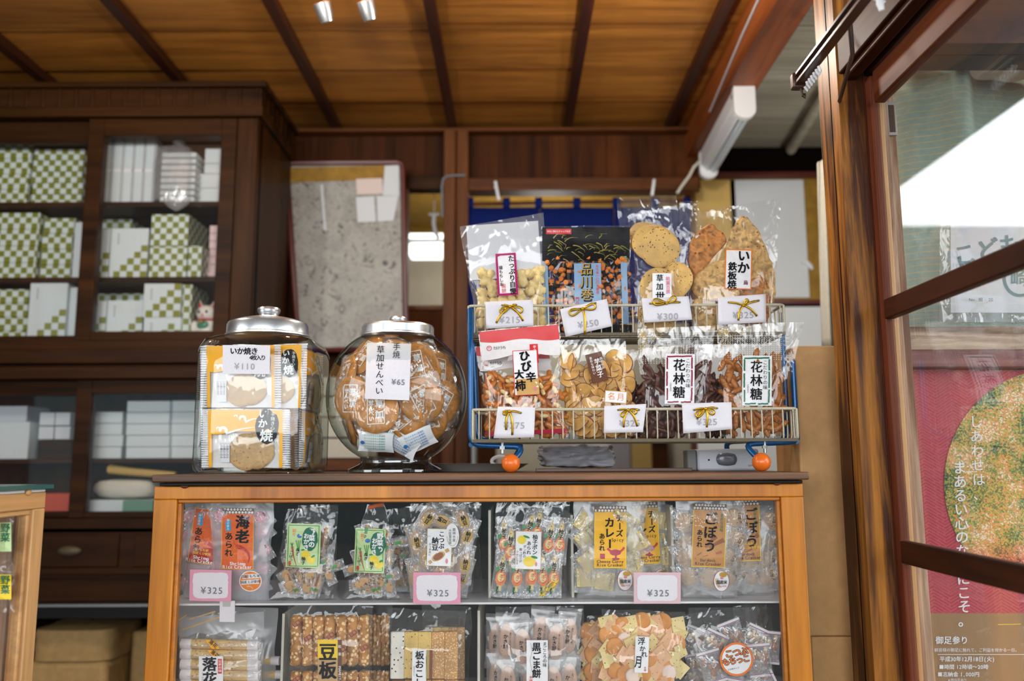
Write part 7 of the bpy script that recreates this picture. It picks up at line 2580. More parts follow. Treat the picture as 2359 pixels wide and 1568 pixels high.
# ---- vegetable sticks
def veg(tl, tr, br, bl, Y, lab, sd, lr=None, base='lime', neck=False):
    b = Pouch('snack_bag', lab, 'snack bag', tl, tr, br, bl, Y, 0.028, G, 'clear', 0.16, 0.7, seed=sd)
    R = random.Random(sd)
    for i in range(26):
        u, v = R.uniform(0.2, 0.8), R.uniform(0.40, 0.84)
        x, y = b.pix(u, v)
        put(b, 'stick_packet', pk_veg[i % 2], x, y, (i % 4) / 4.5, R.uniform(-26, 26) + (70 if i % 6 == 0 else 0), R.uniform(-.05, .05), R.uniform(-.2, .2), 1.0, 0.017)
    if neck:
        p = b.S((tl[0] + tr[0]) / 2, tl[1] + 4, 0.004)
        mb = MB(); mb.tube([p + Vector((-0.014, 0, -0.004)), p, p + Vector((0.014, 0, 0.002))], 0.004, seg=8); tag(obj('twist_tie', mb, b.root, M['shrimp_orange']), 'orange twist tie')
    if not lr:
        return b
    x0, y0, x1, y1 = lr
    l = b.sticker(x0, y0, x1, y1, base, 2.5, name='label_sticker')
    mb = MB()
    S = b.S
    for (a, c) in (((x0 + 4, y0 + 3), (x1 - 2, y0 + 5)), ((x1 - 3, y0 + 5), (x1 - 6, y1 - 3)), ((x0 + 5, y0 + 5), (x0 + 2, y1 - 4)), ((x0 + 3, y1 - 4), (x1 - 8, y1 - 3))):
        stroke(mb, S, [(lerp(a[0], c[0], t), lerp(a[1], c[1], t)) for t in (0, .33, .66, 1)], 1.6, M['leaf'], E3)
    ox, oy = x0 - 660, y0 - 1206
    blob(mb, S, 714 + ox, 1242 + oy, 18, 27, M['dark_green'], E3, 0.14, seed=2)
    text(mb, S, '野菜の', 719 + ox, 1217 + oy, 15, M['white_ink'], True, 2, bold=0.04, eps=E3 + .0004); text(mb, S, 'おかき', 706 + ox, 1228 + oy, 13, M['white_ink'], True, 2, bold=0.04, eps=E3 + .0004)
    text(mb, S, 'ねぎ', 686 + ox, 1262 + oy, 9, ink, True, 2, bold=0.03, eps=E3 + .0004); text(mb, S, 'ごぼう', 671 + ox, 1268 + oy, 8.5, ink, True, 2, bold=0.03, eps=E3 + .0004); text(mb, S, '柚子', 699 + ox, 1282 + oy, 9.5, ink, True, 2, bold=0.03, eps=E3 + .0005)
    text(mb, S, '彩り', 678 + ox, 1218 + oy, 9, M['orange_text'], True, 2, bold=0.02, eps=E3 + .0004)
    stroke(mb, S, [(673 + ox, 1258 + oy), (676 + ox, 1280 + oy), (683 + ox, 1304 + oy)], 5.5, M['carrot'], E3, True)
    for k in (-1, 0, 1):
        stroke(mb, S, [(673 + ox, 1258 + oy), (672 + 3 * k + ox, 1250 + oy)], 1.4, M['leaf'], E3)
        stroke(mb, S, [(688 + ox, 1272 + oy), (687 + 5 * k + ox, 1244 + oy)], 1.8, M['leaf'], E3)
    stroke(mb, S, [(688 + ox, 1270 + oy), (689 + ox, 1296 + oy)], 3.4, M['lab_white'], E3)
    blob(mb, S, 704 + ox, 1277 + oy, 10, 9, M['yuzu'], E3); blob(mb, S, 716 + ox, 1289 + oy, 10, 9.5, M['yuzu'], E3 + .0002); blob(mb, S, 690 + ox, 1234 + oy, 6, 5, M['sea_blue'], E3); blob(mb, S, 698 + ox, 1266 + oy, 5, 2, M['leaf'], E3, rot=-10); blob(mb, S, 721 + ox, 1281 + oy, 5, 2.4, M['leaf'], E3 + .0003, rot=-30)
    blob(mb, S, 667 + ox, 1297 + oy, 3.2, 6, M['red_ink'], E3)
    obj('lettering', mb, l, None, ang=0)
    return b


veg((690, 1163), (760, 1160), (772, 1376), (640, 1378), CB2 + 0.02, 'clear bag of stick packets behind the mint labelled vegetable cracker bag', 53)
veg((662, 1172), (776, 1162), (780, 1384), (612, 1384), CYf, 'clear bag of vegetable stick crackers with a mint label', 51, (660, 1206, 738, 1307), 'lime')
veg((846, 1160), (886, 1158), (936, 1384), (784, 1384), CYf, 'clear bag of vegetable stick crackers with a yellow green label and orange tie', 52, (817, 1217, 887, 1319), 'lime', True)
veg((890, 1175), (950, 1165), (960, 1376), (880, 1378), CB2 + 0.02, 'dim clear bag of stick packets between the yellow green label and the natto bag', 54)


# ---- natto crackers
def natto(tl, tr, br, bl, Y, lab, sd, front):
    b = Pouch('snack_bag', lab, 'snack bag', tl, tr, br, bl, Y, 0.028, G, 'clear', 0.12, 0.65, seed=sd)
    for (x, y, L, rot) in ((985, 1195, 0.3, 35), (1020, 1200, 0.15, -65), (1068, 1200, 0.2, -20), (960, 1250, 0.2, -15), (1075, 1235, 0.1, 20), (985, 1280, 0.1, 8), (960, 1330, 0.3, -10), (1010, 1330, 0.2, 20), (1070, 1300, 0.1, 8), (1065, 1350, 0.3, 15), (1035, 1290, .5, 0)):
        if x + tl[0] - 945 < tr[0] - 18:
            put(b, 'natto_packet', pk_nat[0], x + tl[0] - 945, y, L, rot)
    if front:
        l = b.sticker(983, 1217, 1041, 1304, 'lab_white', 1.5, 'olive_stripe', 1.2)
        b.letter(l, lambda mb: (text(mb, b.S, 'こつぶ', 1018, 1223, 14, ink, True, 2, bold=0.03, eps=E3), text(mb, b.S, '納豆', 1003, 1237, 16, ink, True, 2, bold=0.03, eps=E3), text(mb, b.S, 'おつまみに', 991, 1250, 6, ink, True, 2, bold=0.02, eps=E3),
                                blob(mb, b.S, 1010, 1281, 13, 7, M['cracker_brownish'], E3, rot=-30), blob(mb, b.S, 1010, 1281, 17, 9, M['ochre'], E3 - .0003, rot=-30), stroke(mb, b.S, [(994, 1292), (988, 1296)], 8, M['ochre'], E3), stroke(mb, b.S, [(1026, 1270), (1034, 1265)], 8, M['ochre'], E3), blob(mb, b.S, 1029, 1292, 3, 6, M['pink_ink'], E3)))
        mb = MB(); blob(mb, b.S, 1042, 1233, 15.5, 28, M['lab_white'], 0.0026, rot=-2); o = obj('award_sticker', mb, b.root, None, ang=0)
        mb = MB(); text(mb, b.S, '農林水産', 1046, 1216, 8, ink, True, 0, bold=0.01, eps=0.0032); text(mb, b.S, '大臣賞受賞', 1037, 1218, 7.2, ink, True, 0, bold=0.01, eps=0.0032)
        for sx in (-1, 1):
            stroke(mb, b.S, [(1042 + sx * 12.5 * math.sin(t), 1233 + 24 * math.cos(t)) for t in [k * 0.25 for k in range(7)]], 1, M['olive_stripe'], 0.0032)
        obj('lettering', mb, o, None, ang=0)


natto((970, 1165), (1106, 1160), (1114, 1376), (1010, 1378), CB2 + 0.02, 'clear bag of natto cracker packets standing behind the labelled one', 62, False)
natto((945, 1160), (1112, 1153), (1088, 1384), (938, 1384), CYf, 'clear bag of natto crackers with a white label and an oval award sticker', 61, True)


# ---- yuzu crackers
def yuzu(tl, tr, br, bl, Y, lab, sd, front):
    b = Pouch('snack_bag', lab, 'snack bag', tl, tr, br, bl, Y, 0.026, G, 'clear', 0.12, 0.68, seed=sd)
    dx = tl[0] - 1142
    for (x, y, L, rot) in ((1162, 1243, 0.4, 0), (1176, 1262, 0.2, 4), (1238, 1220, 0.6, 10), (1265, 1245, 0.3, 12), (1290, 1245, 0.35, 8), (1215, 1225, .7, 20), (1155, 1330, 0.1, 8), (1192, 1335, 0.08, 6), (1226, 1318, 0.2, 2), (1220, 1350, 0.4, 0), (1250, 1325, .4, -2), (1276, 1335, 0.1, 4)):
        if x + dx < tr[0] - 14:
            put(b, 'yuzu_packet', pk_yuzu[0], x + dx, y, L, rot)
    if front:
        l = b.sticker(1187, 1223, 1247, 1311, 'lab_white', 1.2, 'ochre', 1.0)
        b.letter(l, lambda mb: (text(mb, b.S, '柚子ポン', 1233, 1231, 12.5, ink, True, 2, bold=0.025, eps=E3, step=0.95), text(mb, b.S, 'あられ', 1219, 1246, 10.5, ink, True, 2, bold=0.02, eps=E3), text(mb, b.S, 'ポン酢の', 1209, 1255, 7.5, ink, True, 2, bold=0.02, eps=E3), text(mb, b.S, '酸っぱさが', 1200, 1262, 6.8, ink, True, 2, bold=0.02, eps=E3), text(mb, b.S, 'クセになる', 1192, 1268, 6.4, ink, True, 2, bold=0.02, eps=E3),
                                blob(mb, b.S, 1202, 1243, 10, 10, M['yuzu'], E3), blob(mb, b.S, 1220, 1293, 14.5, 12, M['yuzu'], E3), blob(mb, b.S, 1213, 1236, 8, 2.5, M['leaf'], E3 + .0003, rot=20), blob(mb, b.S, 1231, 1283, 8, 3, M['leaf'], E3 + .0003, rot=15), blob(mb, b.S, 1235, 1299, 2.6, 5, M['pink_ink'], E3)))

        def wheat(mb):
            R = random.Random(5)
            for i in range(34):
                t = R.random()
                x, y = lerp(1275, 1245, t) + R.uniform(-8, 8), lerp(1345, 1372, t) + R.uniform(-5, 5)
                stroke(mb, b.S, [(x, y), (x + 5, y - 6)], 2, M['yuzu' if i % 3 else 'gold_ink'], 0.001)
        tag(b.part('printed_wheat', wheat), 'golden grain print')


yuzu((1142, 1158), (1314, 1153), (1306, 1386), (1126, 1386), CYf, 'clear bag of yuzu cracker packets with a white label showing yellow fruit', 65, True)
yuzu((1240, 1168), (1298, 1163), (1302, 1376), (1240, 1378), CB2 + 0.02, 'dim clear bag of packets between the yuzu bag and the curry bags', 66, False)


# ---- curry and burdock pouches
def pouch2(kind, tl, tr, br, bl, Y, lab, sd, lr, rot, mark):
    b = Pouch('snack_bag', lab, 'snack bag', tl, tr, br, bl, Y, 0.026, G, 'frosted2', 0.06, 0.6, seed=sd)
    R = random.Random(sd)
    for j in range(4):
        for i in range(3):
            x, y = b.pix((i + 0.5 + R.uniform(-.2, .2)) / 3, 0.12 + (j + 0.5 + R.uniform(-.2, .2)) * 0.19)
            put(b, 'cracker_packet', (pk_curry if kind == 'curry' else pk_burd)[0], x, y, R.uniform(0.1, 0.7), R.uniform(-40, 40), 0, R.uniform(-.3, .3), 1.0)
    x0, y0, x1, y1 = lr
    piv = ((x0 + x1) / 2, (y0 + y1) / 2)
    l = b.sticker(x0, y0 + 12, x1, y1, 'curry_yellow' if kind == 'curry' else 'burdock_brown', rot, 'yellow_ink', 1.5)
    pattern_band(b, x0, y0, x1, y0 + 14, 'pattern_brown', rot, piv, l)
    mb = MB()
    ca, sa = math.cos(math.radians(rot)), math.sin(math.radians(rot))
    T = lambda x, y: (piv[0] + (x - piv[0]) * ca - (y - piv[1]) * sa, piv[1] + (x - piv[0]) * sa + (y - piv[1]) * ca)
    t = lambda s_, x, y, sz, m_='ink', v=True, bo=0.03: text(mb, b.S, s_, *T(x, y), sz, M[m_], v, rot, bold=bo, eps=E3 + .0004)
    x1f = x1
    if kind == 'curry':
        t('チーズ', x1 - 16, y0 + 20, 17.5); t('カレー', x1 - 39, y0 + 27, 24, bo=0.04); t('あられ', x0 + 18, y0 + 63, 14)
        t('Spicy', x1 - 20, y0 + 78, 11, 'ink', False, 0.01)
        stroke(mb, b.S, [T(x1 - 44, y0 + 98), T(x1 - 32, y0 + 107), T(x1 - 18, y0 + 108), T(x1 - 8, y0 + 100), T(x1 - 5, y0 + 95)], 5, M['red_ink'], E3)
        blob(mb, b.S, *T(x1 - 25, y0 + 107), 13, 7, M['crimson'], E3 + .0002); blob(mb, b.S, *T(x1 - 24, y0 + 122), 9, 3, M['crimson'], E3 + .0002); stroke(mb, b.S, [T(x1 - 24, y0 + 112), T(x1 - 24, y0 + 121)], 4, M['crimson'], E3)
        rect(mb, b.S, T(x0 + 7, 0)[0], y1 - 33, T(x0 + 18, 0)[0], y1 - 21, M['crimson'], E3)
        t('Cheese Curry', piv[0], y1 - 15, 9.5, 'pattern_brown', False, 0.03); t('Rice Cracker', piv[0], y1 - 7, 9.5, 'pattern_brown', False, 0.03)
    else:
        t('ごぼう', x0 + 41, y0 + 20, 31, bo=0.03); t('あられ', x0 + 17, y0 + 60, 14); t('素朴な旨味', x1 - 10, y0 + 22, 8.5, 'forest')
        stroke(mb, b.S, [T(x1 - 4, y0 + 82), T(x1 - 30, y0 + 96), T(x0 + 12, y0 + 120)], 11, M['cracker_brownish'], E3, True)
        stroke(mb, b.S, [T(x1 - 22, y0 + 74), T(x1 - 42, y0 + 96), T(x0 + 8, y0 + 128)], 10, M['cracker_brownish'], E3, True)
        stroke(mb, b.S, [T(x1 - 8, y0 + 110), T(x0 + 25, y0 + 122)], 7, M['carrot'], E3, True)
        R = random.Random(3)
        for i in range(36):
            blob(mb, b.S, *T(x0 + 4 + R.uniform(0, 40) * R.random() ** .5, y0 + 18 + R.uniform(0, 38)), 1.1, 1.1, M['lab_white'], E3, n=6)
        if mark is False:
            t('国産もち米', piv[0] + 4, y1 - 40, 7, 'yellow_ink', False); t('国産ごぼう使用', piv[0] + 4, y1 - 31, 7, 'yellow_ink', False)
        t('Burdock', piv[0] - 1, y1 - 16, 9.5, 'pattern_brown', False, 0.03); t('Rice Cracker', piv[0], y1 - 7.5, 9.5, 'pattern_brown', False, 0.03)
    obj('lettering', mb, l, None, ang=0)
    if mark:
        oval_mark(b, *mark)


pouch2('curry', (1432, 1152), (1534, 1152), (1536, 1378), (1440, 1380), CB2, 'cheese curry cracker bag standing behind another, half its yellow label hidden', 72, (1458, 1156, 1518, 1298), -2.5, (1522, 1334, 18, 24, ''))
pouch2('curry', (1322, 1154), (1492, 1152), (1468, 1384), (1330, 1384), CYf, 'cheese curry cracker bag with a full yellow label on the upper case shelf', 71, (1369, 1165, 1443, 1308), 0.3, (1440, 1336, 18, 24, ''))
pouch2('burdock', (1672, 1152), (1782, 1154), (1784, 1376), (1690, 1378), 1.722, 'burdock cracker bag at the right end, its brown label half hidden', 74, (1690, 1150, 1751, 1292), -2, False)
pouch2('burdock', (1556, 1154), (1711, 1152), (1697, 1384), (1566, 1384), CYf, 'burdock cracker bag with a full brown label on the upper case shelf', 73, (1595, 1160, 1672, 1306), 1.8, (1662, 1338, 18, 24, ''))


# ---------------------------------------------------------------- pink price cards and the hanging tag
def pink_card(x0, y0, x1, y1, label, rot, base):
    c = at((x0 + x1) / 2, y1, 1.634)
    t = thing('price_card', label, 'price card', c, group='pink edged price cards on the case shelf')
    S = flat(1.634)
    mb = MB(); rect(mb, S, x0, y0, x1, y1, M[base], 0.0, rot); cardo = obj('card', mb, t, None, ang=0, solid=0.0008)
    cx_, cy_ = (x0 + x1) / 2, (y0 + y1) / 2
    w, h = (x1 - x0) / 2 - 7, (y1 - y0) / 2 - 6
    N = 72
    vs = [S(cx_, cy_, 0.001)]
    for i in range(N):
        a = 2 * PI * i / N
        q = (abs(math.cos(a)) ** 7 + abs(math.sin(a)) ** 7) ** (-1 / 7)
        k = 1 + 0.05 * noise.noise((math.cos(a) * 9 + x0, math.sin(a) * 9, 2)) - 0.01
        vs.append(S(cx_ + w * q * math.cos(a) * k, cy_ + h * q * math.sin(a) * k, 0.001))
    mb = MB(); mb.add(vs, [(0, 1 + (i + 1) % N, 1 + i) for i in range(N)], M['card_white']); obj('white_field', mb, cardo, None, ang=0)
    mb = MB(); text(mb, S, '¥325', cx_ + 2, y1 - 24, 21, M['ink_grey'], False, rot, bold=0.015, eps=0.0018, step=1.12); obj('lettering', mb, cardo, None, ang=0)


plain('card_pale_pink', C(222, 184, 192), 0.55)
pink_card(437, 1312, 533, 1384, 'pink edged price card in front of the shrimp cracker bags', 1.0, 'card_pink')
pink_card(952, 1318, 1061, 1390, 'pink edged price card in front of the natto cracker bag', 0.3, 'card_pink')
pink_card(1460, 1318, 1568, 1390, 'paler pink edged price card between the curry and burdock bags', 0.0, 'card_pale_pink')
t = thing('shelf_tag', 'white paper tag hanging under the first pink price card', 'tag', at(522, 1384, 1.64))
mb = MB(); rect(mb, flat(1.64), 506, 1383, 541, 1432, M['card_white'], 0.0, 1); cardo = obj('tag_paper', mb, t, None, ang=0, solid=0.0006)
mb = MB(); rect(mb, flat(1.64), 513, 1383, 531, 1397, M['tray_steel'], 0.001, 1); obj('tape', mb, cardo, None, ang=0)

# ================================================================ lower shelf of the case
LYc = 1.685
FLOORZ = SH2 + 0.0006
H = 'snack bags on the lower shelf of the display case'
bot = 1640
# ---- peanut sticks
stk = []
for k in range(2):
    mb = MB(); mb.tube([(-0.062, 0, 0), (-0.045, 0, 0)], 0.0088, M['p_white'], 14); mb.tube([(-0.045, 0, 0.0005), (0.045, 0, 0)], 0.0085, M['peanut_stick'], 14); mb.tube([(0.045, 0, 0), (0.062, 0, 0)], 0.0088, M['p_white'], 14)
    stk.append(bmesh_mesh('stick', mb, [], 40))
b = Pouch('snack_bag', 'milky bag of tan peanut sticks lying crosswise, left end of the lower shelf', 'snack bag', (409, 1420), (612, 1402), (606, bot), (411, bot), LYc, 0.024, H, 'clear', 0.12, 0.6, seed=81)
for i in range(7):
    y = 1484 + i * 23.5
    p = at(507, y, LYc - 0.010 - 0.002 * i)
    inst('peanut_stick', stk[i % 2], b.root, TRS(p, 0, 0.03, 0.02, (1.18, 1, 1.08)))
    mb = MB()

    def fl_(u, v, y=y):
        q = at(412 + 190 * u, y - 12 + 24 * v, LYc - 0.010 - 0.002 * i)
        q.y -= 0.0102 * math.sin(PI * v) * (1 - (2 * u - 1) ** 12)
        return q
    mb.grid(fl_, 16, 6); obj('inner_wrap', mb, b.root, M['wrap'], ang=180)
mb = MB()
mb.grid(lambda u, v: b.S(410 + 198 * u, 1408 + 14 * (1 - u) + 42 * v + 4 * math.sin(u * 20) * (v > 0.9), 0.001), 24, 4, M['frosted']); obj('header_film', mb, b.root, None, ang=180)
mb = MB()
for (x0, y0, x1, y1) in ((412, 1428, 430, 1416), (436, 1426, 496, 1408), (420, 1450, 508, 1420)):
    stroke(mb, b.S, [(x0, y0), (x1, y1)], 3, M['ochre'], 0.0014)
for i in range(3):
    text(mb, b.S, 'おいしい落花生', 437 + i * 13, 1446, 3.6, M['ink_grey'], True, 0, eps=0.0012)
obj('printed_lines', mb, b.root, None, ang=0)
for i in range(2):
    y = 1484 + i * 23.5
    mb = MB(); S_ = lambda px, py, e=0.0: at(px, py, LYc - 0.0245 - e)
    vs = [S_(473 + 5 * i, y - 11), S_(489 + 5 * i, y - 11), S_(507 + 4 * i, y + 10), S_(488 + 4 * i, y + 10)]
    mb.add(vs, [(0, 3, 2, 1)], M['p_orange']); text(mb, S_, '落花', 491 + 4 * i, y - 1, 11, ink, False, 40, bold=0.02, eps=0.0008); obj('orange_tag', mb, b.root, None, ang=0)
S_ = lambda px, py, e=0.0: at(px, py, LYc - 0.0262 - e)
mb = MB(); rect(mb, S_, 458, 1511, 514, 1625, M['lab_white'], 0.0); l = obj('label_sticker', mb, b.root, None, ang=0)
mb = MB(); text(mb, S_, '落花', 482, 1514, 34, ink, True, -2, bold=0.035, eps=0.0008); text(mb, S_, '生', 486, 1582, 30, ink, True, 0, bold=0.03, eps=0.0008); rect(mb, S_, 502, 1517, 511, 1551, M['red'], 0.0006); text(mb, S_, '伝承の味', 506.5, 1519, 7.4, M['white_ink'], True, 0, bold=0.02, eps=0.001); text(mb, S_, 'らっかせい', 467, 1548, 5, M['ink_grey'], True, 0, eps=0.0008); obj('lettering', mb, l, None, ang=0)
b = Pouch('snack_bag', 'pale bag lying behind the peanut sticks under the hanging tag', 'snack bag', (410, 1392), (640, 1400), (636, bot), (410, bot), LYc + 0.06, 0.018, H, 'frosted', 0.1, 0.6, seed=82)
b.scatter('peanut_stick', stk, 440, 1470, 610, 1630, 1, 5, 0.009, (0.3,), 0.1, (0.95, 1.0), 0.05, spin=0.05)


# ---- nut bars
def nutbars(x0, x1, Y, lab, sd, front):
    b = Pouch('snack_bag', lab, 'snack bag', (x0, 1396), (x1, 1392), (x1 - 2, bot), (x0 + 2, bot), Y, 0.02, H, 'clear', 0.06, 0.4, seed=sd, bot=0.8)
    n = 7
    w = (x1 - x0 - 16) / n
    for r, (ya, yb) in enumerate(((1416, 1532), (1544, 1630))):
        for i in range(n):
            cx_ = x0 + 8 + (i + 0.5) * w
            p0, p1 = b.inside(cx_, ya, 0.1, 0.008), b.inside(cx_, yb, 0.1, 0.008)
            mb = MB()
            N = 26
            pts = [p0.lerp(p1, k / N) for k in range(N + 1)]
            rr_ = [w * 0.5 * PX(Y) * (0.95 + 0.1 * noise.noise((k * 0.9, i, r))) * (0.6 if k in (0, N) else 1) for k in range(N + 1)]
            mb.tube(pts, rr_, None, 12)
            mb.v = [v_ + Vector((1, 1, 1)) * (0.0022 * noise.noise(v_ * 160) + 0.0014 * noise.noise(v_ * 320)) for v_ in mb.v]
            bar = obj('nut_bar', mb, b.root, M['nut_bar'])
            if front and (i + r) % 1 == 0:
                y = ya + 20 + ((i * 37) % 80) * (0.9 if r == 0 else 0.4)
                S_ = lambda px, py, e=0.0: at(px, py, Y - 0.0225 - e)
                mb = MB(); rect(mb, S_, cx_ - 9, y - 5, cx_ + 9, y + 5, M['maroon'], 0.0, -35); text(mb, S_, '豆板', cx_, y, 8, M['ochre'], False, -35, bold=0.02, eps=0.0008); obj('printed_mark', mb, bar, None, ang=0)
    if front:
        S_ = lambda px, py, e=0.0: at(px, py, Y - 0.0235 - e)
        mb = MB(); rect(mb, S_, 732, 1473, 778, 1516, M['bean_yellow'], 0.0); rect(mb, S_, 732, 1516, 778, 1620, M['beige_band'], 0.0); rect(mb, S_, 778, 1473, 787, 1620, M['bean_brown'], 0.0); l = obj('label_sticker', mb, b.root, None, ang=0)
        mb = MB(); text(mb, S_, '豆板', 755, 1482, 42, ink, True, 0, bold=0.035, eps=0.001); text(mb, S_, '銘菓', 782.5, 1480, 8, M['white_ink'], True, 0, bold=0.02, eps=0.001, step=2.2)
        text(mb, S_, 'MAMEITA', 782.5, 1553, 8, M['white_ink'], False, 90, bold=0.03, eps=0.001)
        obj('lettering', mb, l, None, ang=0)


nutbars(820, 905, LYc + 0.06, 'clear bag of brown bars in the dim gap right of the yellow labelled nut bars', 84, False)
nutbars(662, 860, LYc, 'clear bag of upright peanut bars with a yellow and brown label', 83, True)


# ---- rice crispy bars
def okoshi(x0, x1, y0, Y, lab, sd, front):
    b = Pouch('snack_bag', lab, 'snack bag', (x0, y0), (x1, y0 + 8), (x1 - 6, bot), (x0 + 4, bot), Y, 0.02, H, 'clear', 0.2, 0.4, seed=sd, bot=0.8)
    mats = ['okoshi_white', 'okoshi_yellow', 'okoshi_yellow', 'okoshi_tan', 'okoshi_tan']
    w = (x1 - x0 - 26) / 5
    for r, (ya, yb) in enumerate(((y0 + 52, 1562), (1565, 1632))):
        for i in range(5):
            a, c = b.inside(x0 + 10 + i * w, ya, 0.15, 0.006), b.inside(x0 + 9 + (i + 1) * w, yb, 0.15, 0.006)
            mb = MB(); mb.box((a.x, Y - 0.013, c.z), (c.x, Y - 0.001, a.z)); obj('rice_bar', mb, b.root, M[mats[i] if r == 0 else 'okoshi_tan'], bevel=0.0025)
    if front:
        S_ = lambda px, py, e=0.0: at(px, py, Y - 0.0215 - e)
        mb = MB(); rect(mb, S_, 949, 1495, 982, 1620, M['lab_white'], 0.0, 1); rect(mb, S_, 981, 1497, 989, 1563, M['olive_stripe'], 0.0, 1); rect(mb, S_, 989, 1497, 996, 1563, M['brick_stripe'], 0.0, 1); l = obj('label_sticker', mb, b.root, None, ang=0)
        mb = MB(); text(mb, S_, '板おこし', 967, 1499, 21, ink, True, 1, bold=0.025, eps=0.001); text(mb, S_, '銘菓詰合せ', 954, 1534, 4.5, M['ink_light'], True, 1, eps=0.001); obj('lettering', mb, l, None, ang=0)


okoshi(970, 1088, 1390, LYc + 0.06, 'clear bag of pale rice bars standing behind the labelled one', 86, False)
okoshi(892, 1072, 1400, LYc, 'clear bag of white, yellow and tan rice bars side by side', 85, True)


# ---- black sesame rice cakes
def dv_mochi(mb, S):
    text(mb, S, 'かき餅', -3, -14, 9, M['ink'], True, 0, bold=0.02, eps=0.0008); text(mb, S, 'まごころの味', 6, -18, 5, M['ink'], True, 0, bold=0.02, eps=0.0008)


pk_mochi = [packet('packet', 0.046, 0.105, 0.008, 'frosted2', 'oval', 'mochi_brown', dv_mochi, 0.1)]


def mochi(tl, tr, Y, lab, sd, front):
    b = Pouch('snack_bag', lab, 'snack bag', tl, tr, (tr[0] - 4, bot), (tl[0] + 2, bot), Y, 0.026, H, 'clear', 0.08, 0.5, seed=sd, bot=0.8)
    dx = tl[0] - 1140
    for (x, y, L, rot) in ((1168, 1476, 0.1, 2), (1205, 1490, 0.3, -4), (1246, 1460, 0.5, 6), (1280, 1480, 0.15, 3), (1310, 1465, 0.4, 5), (1170, 1590, 0.15, 0), (1275, 1590, 0.1, 0), (1310, 1570, 0.3, 4), (1225, 1590, .4, 0)):
        if x + dx < tr[0] - 22:
            put(b, 'rice_cake_packet', pk_mochi[0], x + dx, y, L, rot)
    if front:
        S_ = lambda px, py, e=0.0: at(px, py, Y - 0.0275 - e)
        mb = MB(); rect(mb, S_, 1213, 1474, 1262, 1610, M['lab_white'], 0.0); l = obj('label_sticker', mb, b.root, None, ang=0)
        mb = MB(); text(mb, S_, '黒ごま餅', 1236, 1480, 21, ink, True, 0, bold=0.04, eps=0.001, step=0.98); text(mb, S_, 'まごころの味', 1255, 1478, 9.8, ink, True, 0, bold=0.015, eps=0.001); text(mb, S_, '本舗', 1223, 1556, 8, M['seal_red'], True, 0, bold=0.03, eps=0.001)
        stroke(mb, S_, [(1222, 1480), (1226, 1500), (1221, 1520), (1225, 1545)], 1, M['ink_light'], 0.0006); obj('lettering', mb, l, None, ang=0)


mochi((1116, 1440), (1180, 1430), LYc + 0.06, 'dim bag at the left behind the black sesame rice cake bag', 88, False)
mochi((1140, 1398), (1346, 1394), LYc, 'clear bag of white wrapped black sesame rice cakes with a white label', 87, True)

# ---- mixed crackers
sqc = squares('cracker', 'square_cream', 0.0135, 0.0045); sqp = squares('cracker', 'square_pink', 0.0135, 0.0045)
flo = discs('cracker', 'flower_orange', 0.0165, 0.006, 2, 0.12); flw = discs('cracker', 'flower_white', 0.0125, 0.0075, 2, 0.05)


def mixed(tl, tr, Y, lab, sd, front):
    b = Pouch('snack_bag', lab, 'snack bag', tl, tr, (tr[0] + 2, bot), (tl[0] - 8, bot), Y, 0.028, H, 'clear', 0.12, 0.5, seed=sd, bot=0.8)
    b.scatter('mixed_cracker', sqc + sqp + sqc + sqp + flo, tl[0] - 4, tl[1] + 22, tr[0] + 2, bot - 4, 7, 8, 0.005, (0.05, 0.6), 0.36, (0.85, 1.15), 0.35)
    for (x, y) in ((1421, 1470), (1440, 1553), (1523, 1545)) if front else ():
        put(b, 'flower_cracker', flo[0], x + 4, y, 0.0, 20, 0, 0, 1.2, 0.008); put(b, 'flower_cracker', flw[0], x + 18, y + 3, -0.12, 10, 0.05, 0, 1.15, 0.006)
    if front:
        S_ = lambda px, py, e=0.0: at(px, py, Y - 0.0345 - e)
        mb = MB(); rect(mb, S_, 1463, 1466, 1494, 1549, M['lab_white'], 0.0, 2); l = obj('label_sticker', mb, b.root, None, ang=0)
        mb = MB(); text(mb, S_, '浮', 1478, 1477, 18, ink, False, 0, bold=0.02, eps=0.001); text(mb, S_, 'か', 1480, 1494, 14, ink, False, 0, bold=0.02, eps=0.001); text(mb, S_, 'れ', 1484, 1507, 15, ink, False, 0, bold=0.02, eps=0.001); text(mb, S_, '月', 1471, 1525, 30, ink, False, 4, sx=0.6, bold=0.02, eps=0.001); text(mb, S_, '本舗', 1486, 1535, 5.5, M['seal_red'], True, 0, bold=0.03, eps=0.001); obj('lettering', mb, l, None, ang=0)


mixed((1352, 1418), (1440, 1412), LYc + 0.055, 'dim bag of mixed crackers at the left behind another like it', 90, False)
mixed((1386, 1402), (1577, 1409), LYc, 'clear bag of mixed square and flower crackers with a narrow white label', 89, True)


# ---- small nut packets
def dv_nut(mb, S):
    for x in (-16, 16):
        pass
    rect(mb, S, -22, -30, 22, -24, M['p_white'], 0.0006); rect(mb, S, -22, 24, 22, 30, M['p_white'], 0.0006)
    stroke(mb, S, [(-22, -25), (22, -25)], 1.2, M['purple'], 0.001); stroke(mb, S, [(-22, 25), (22, 25)], 1.2, M['purple'], 0.001); text(mb, S, 'KOTSUBU', 15, 0, 5, M['ink_grey'], False, 90, bold=0.02, eps=0.001)


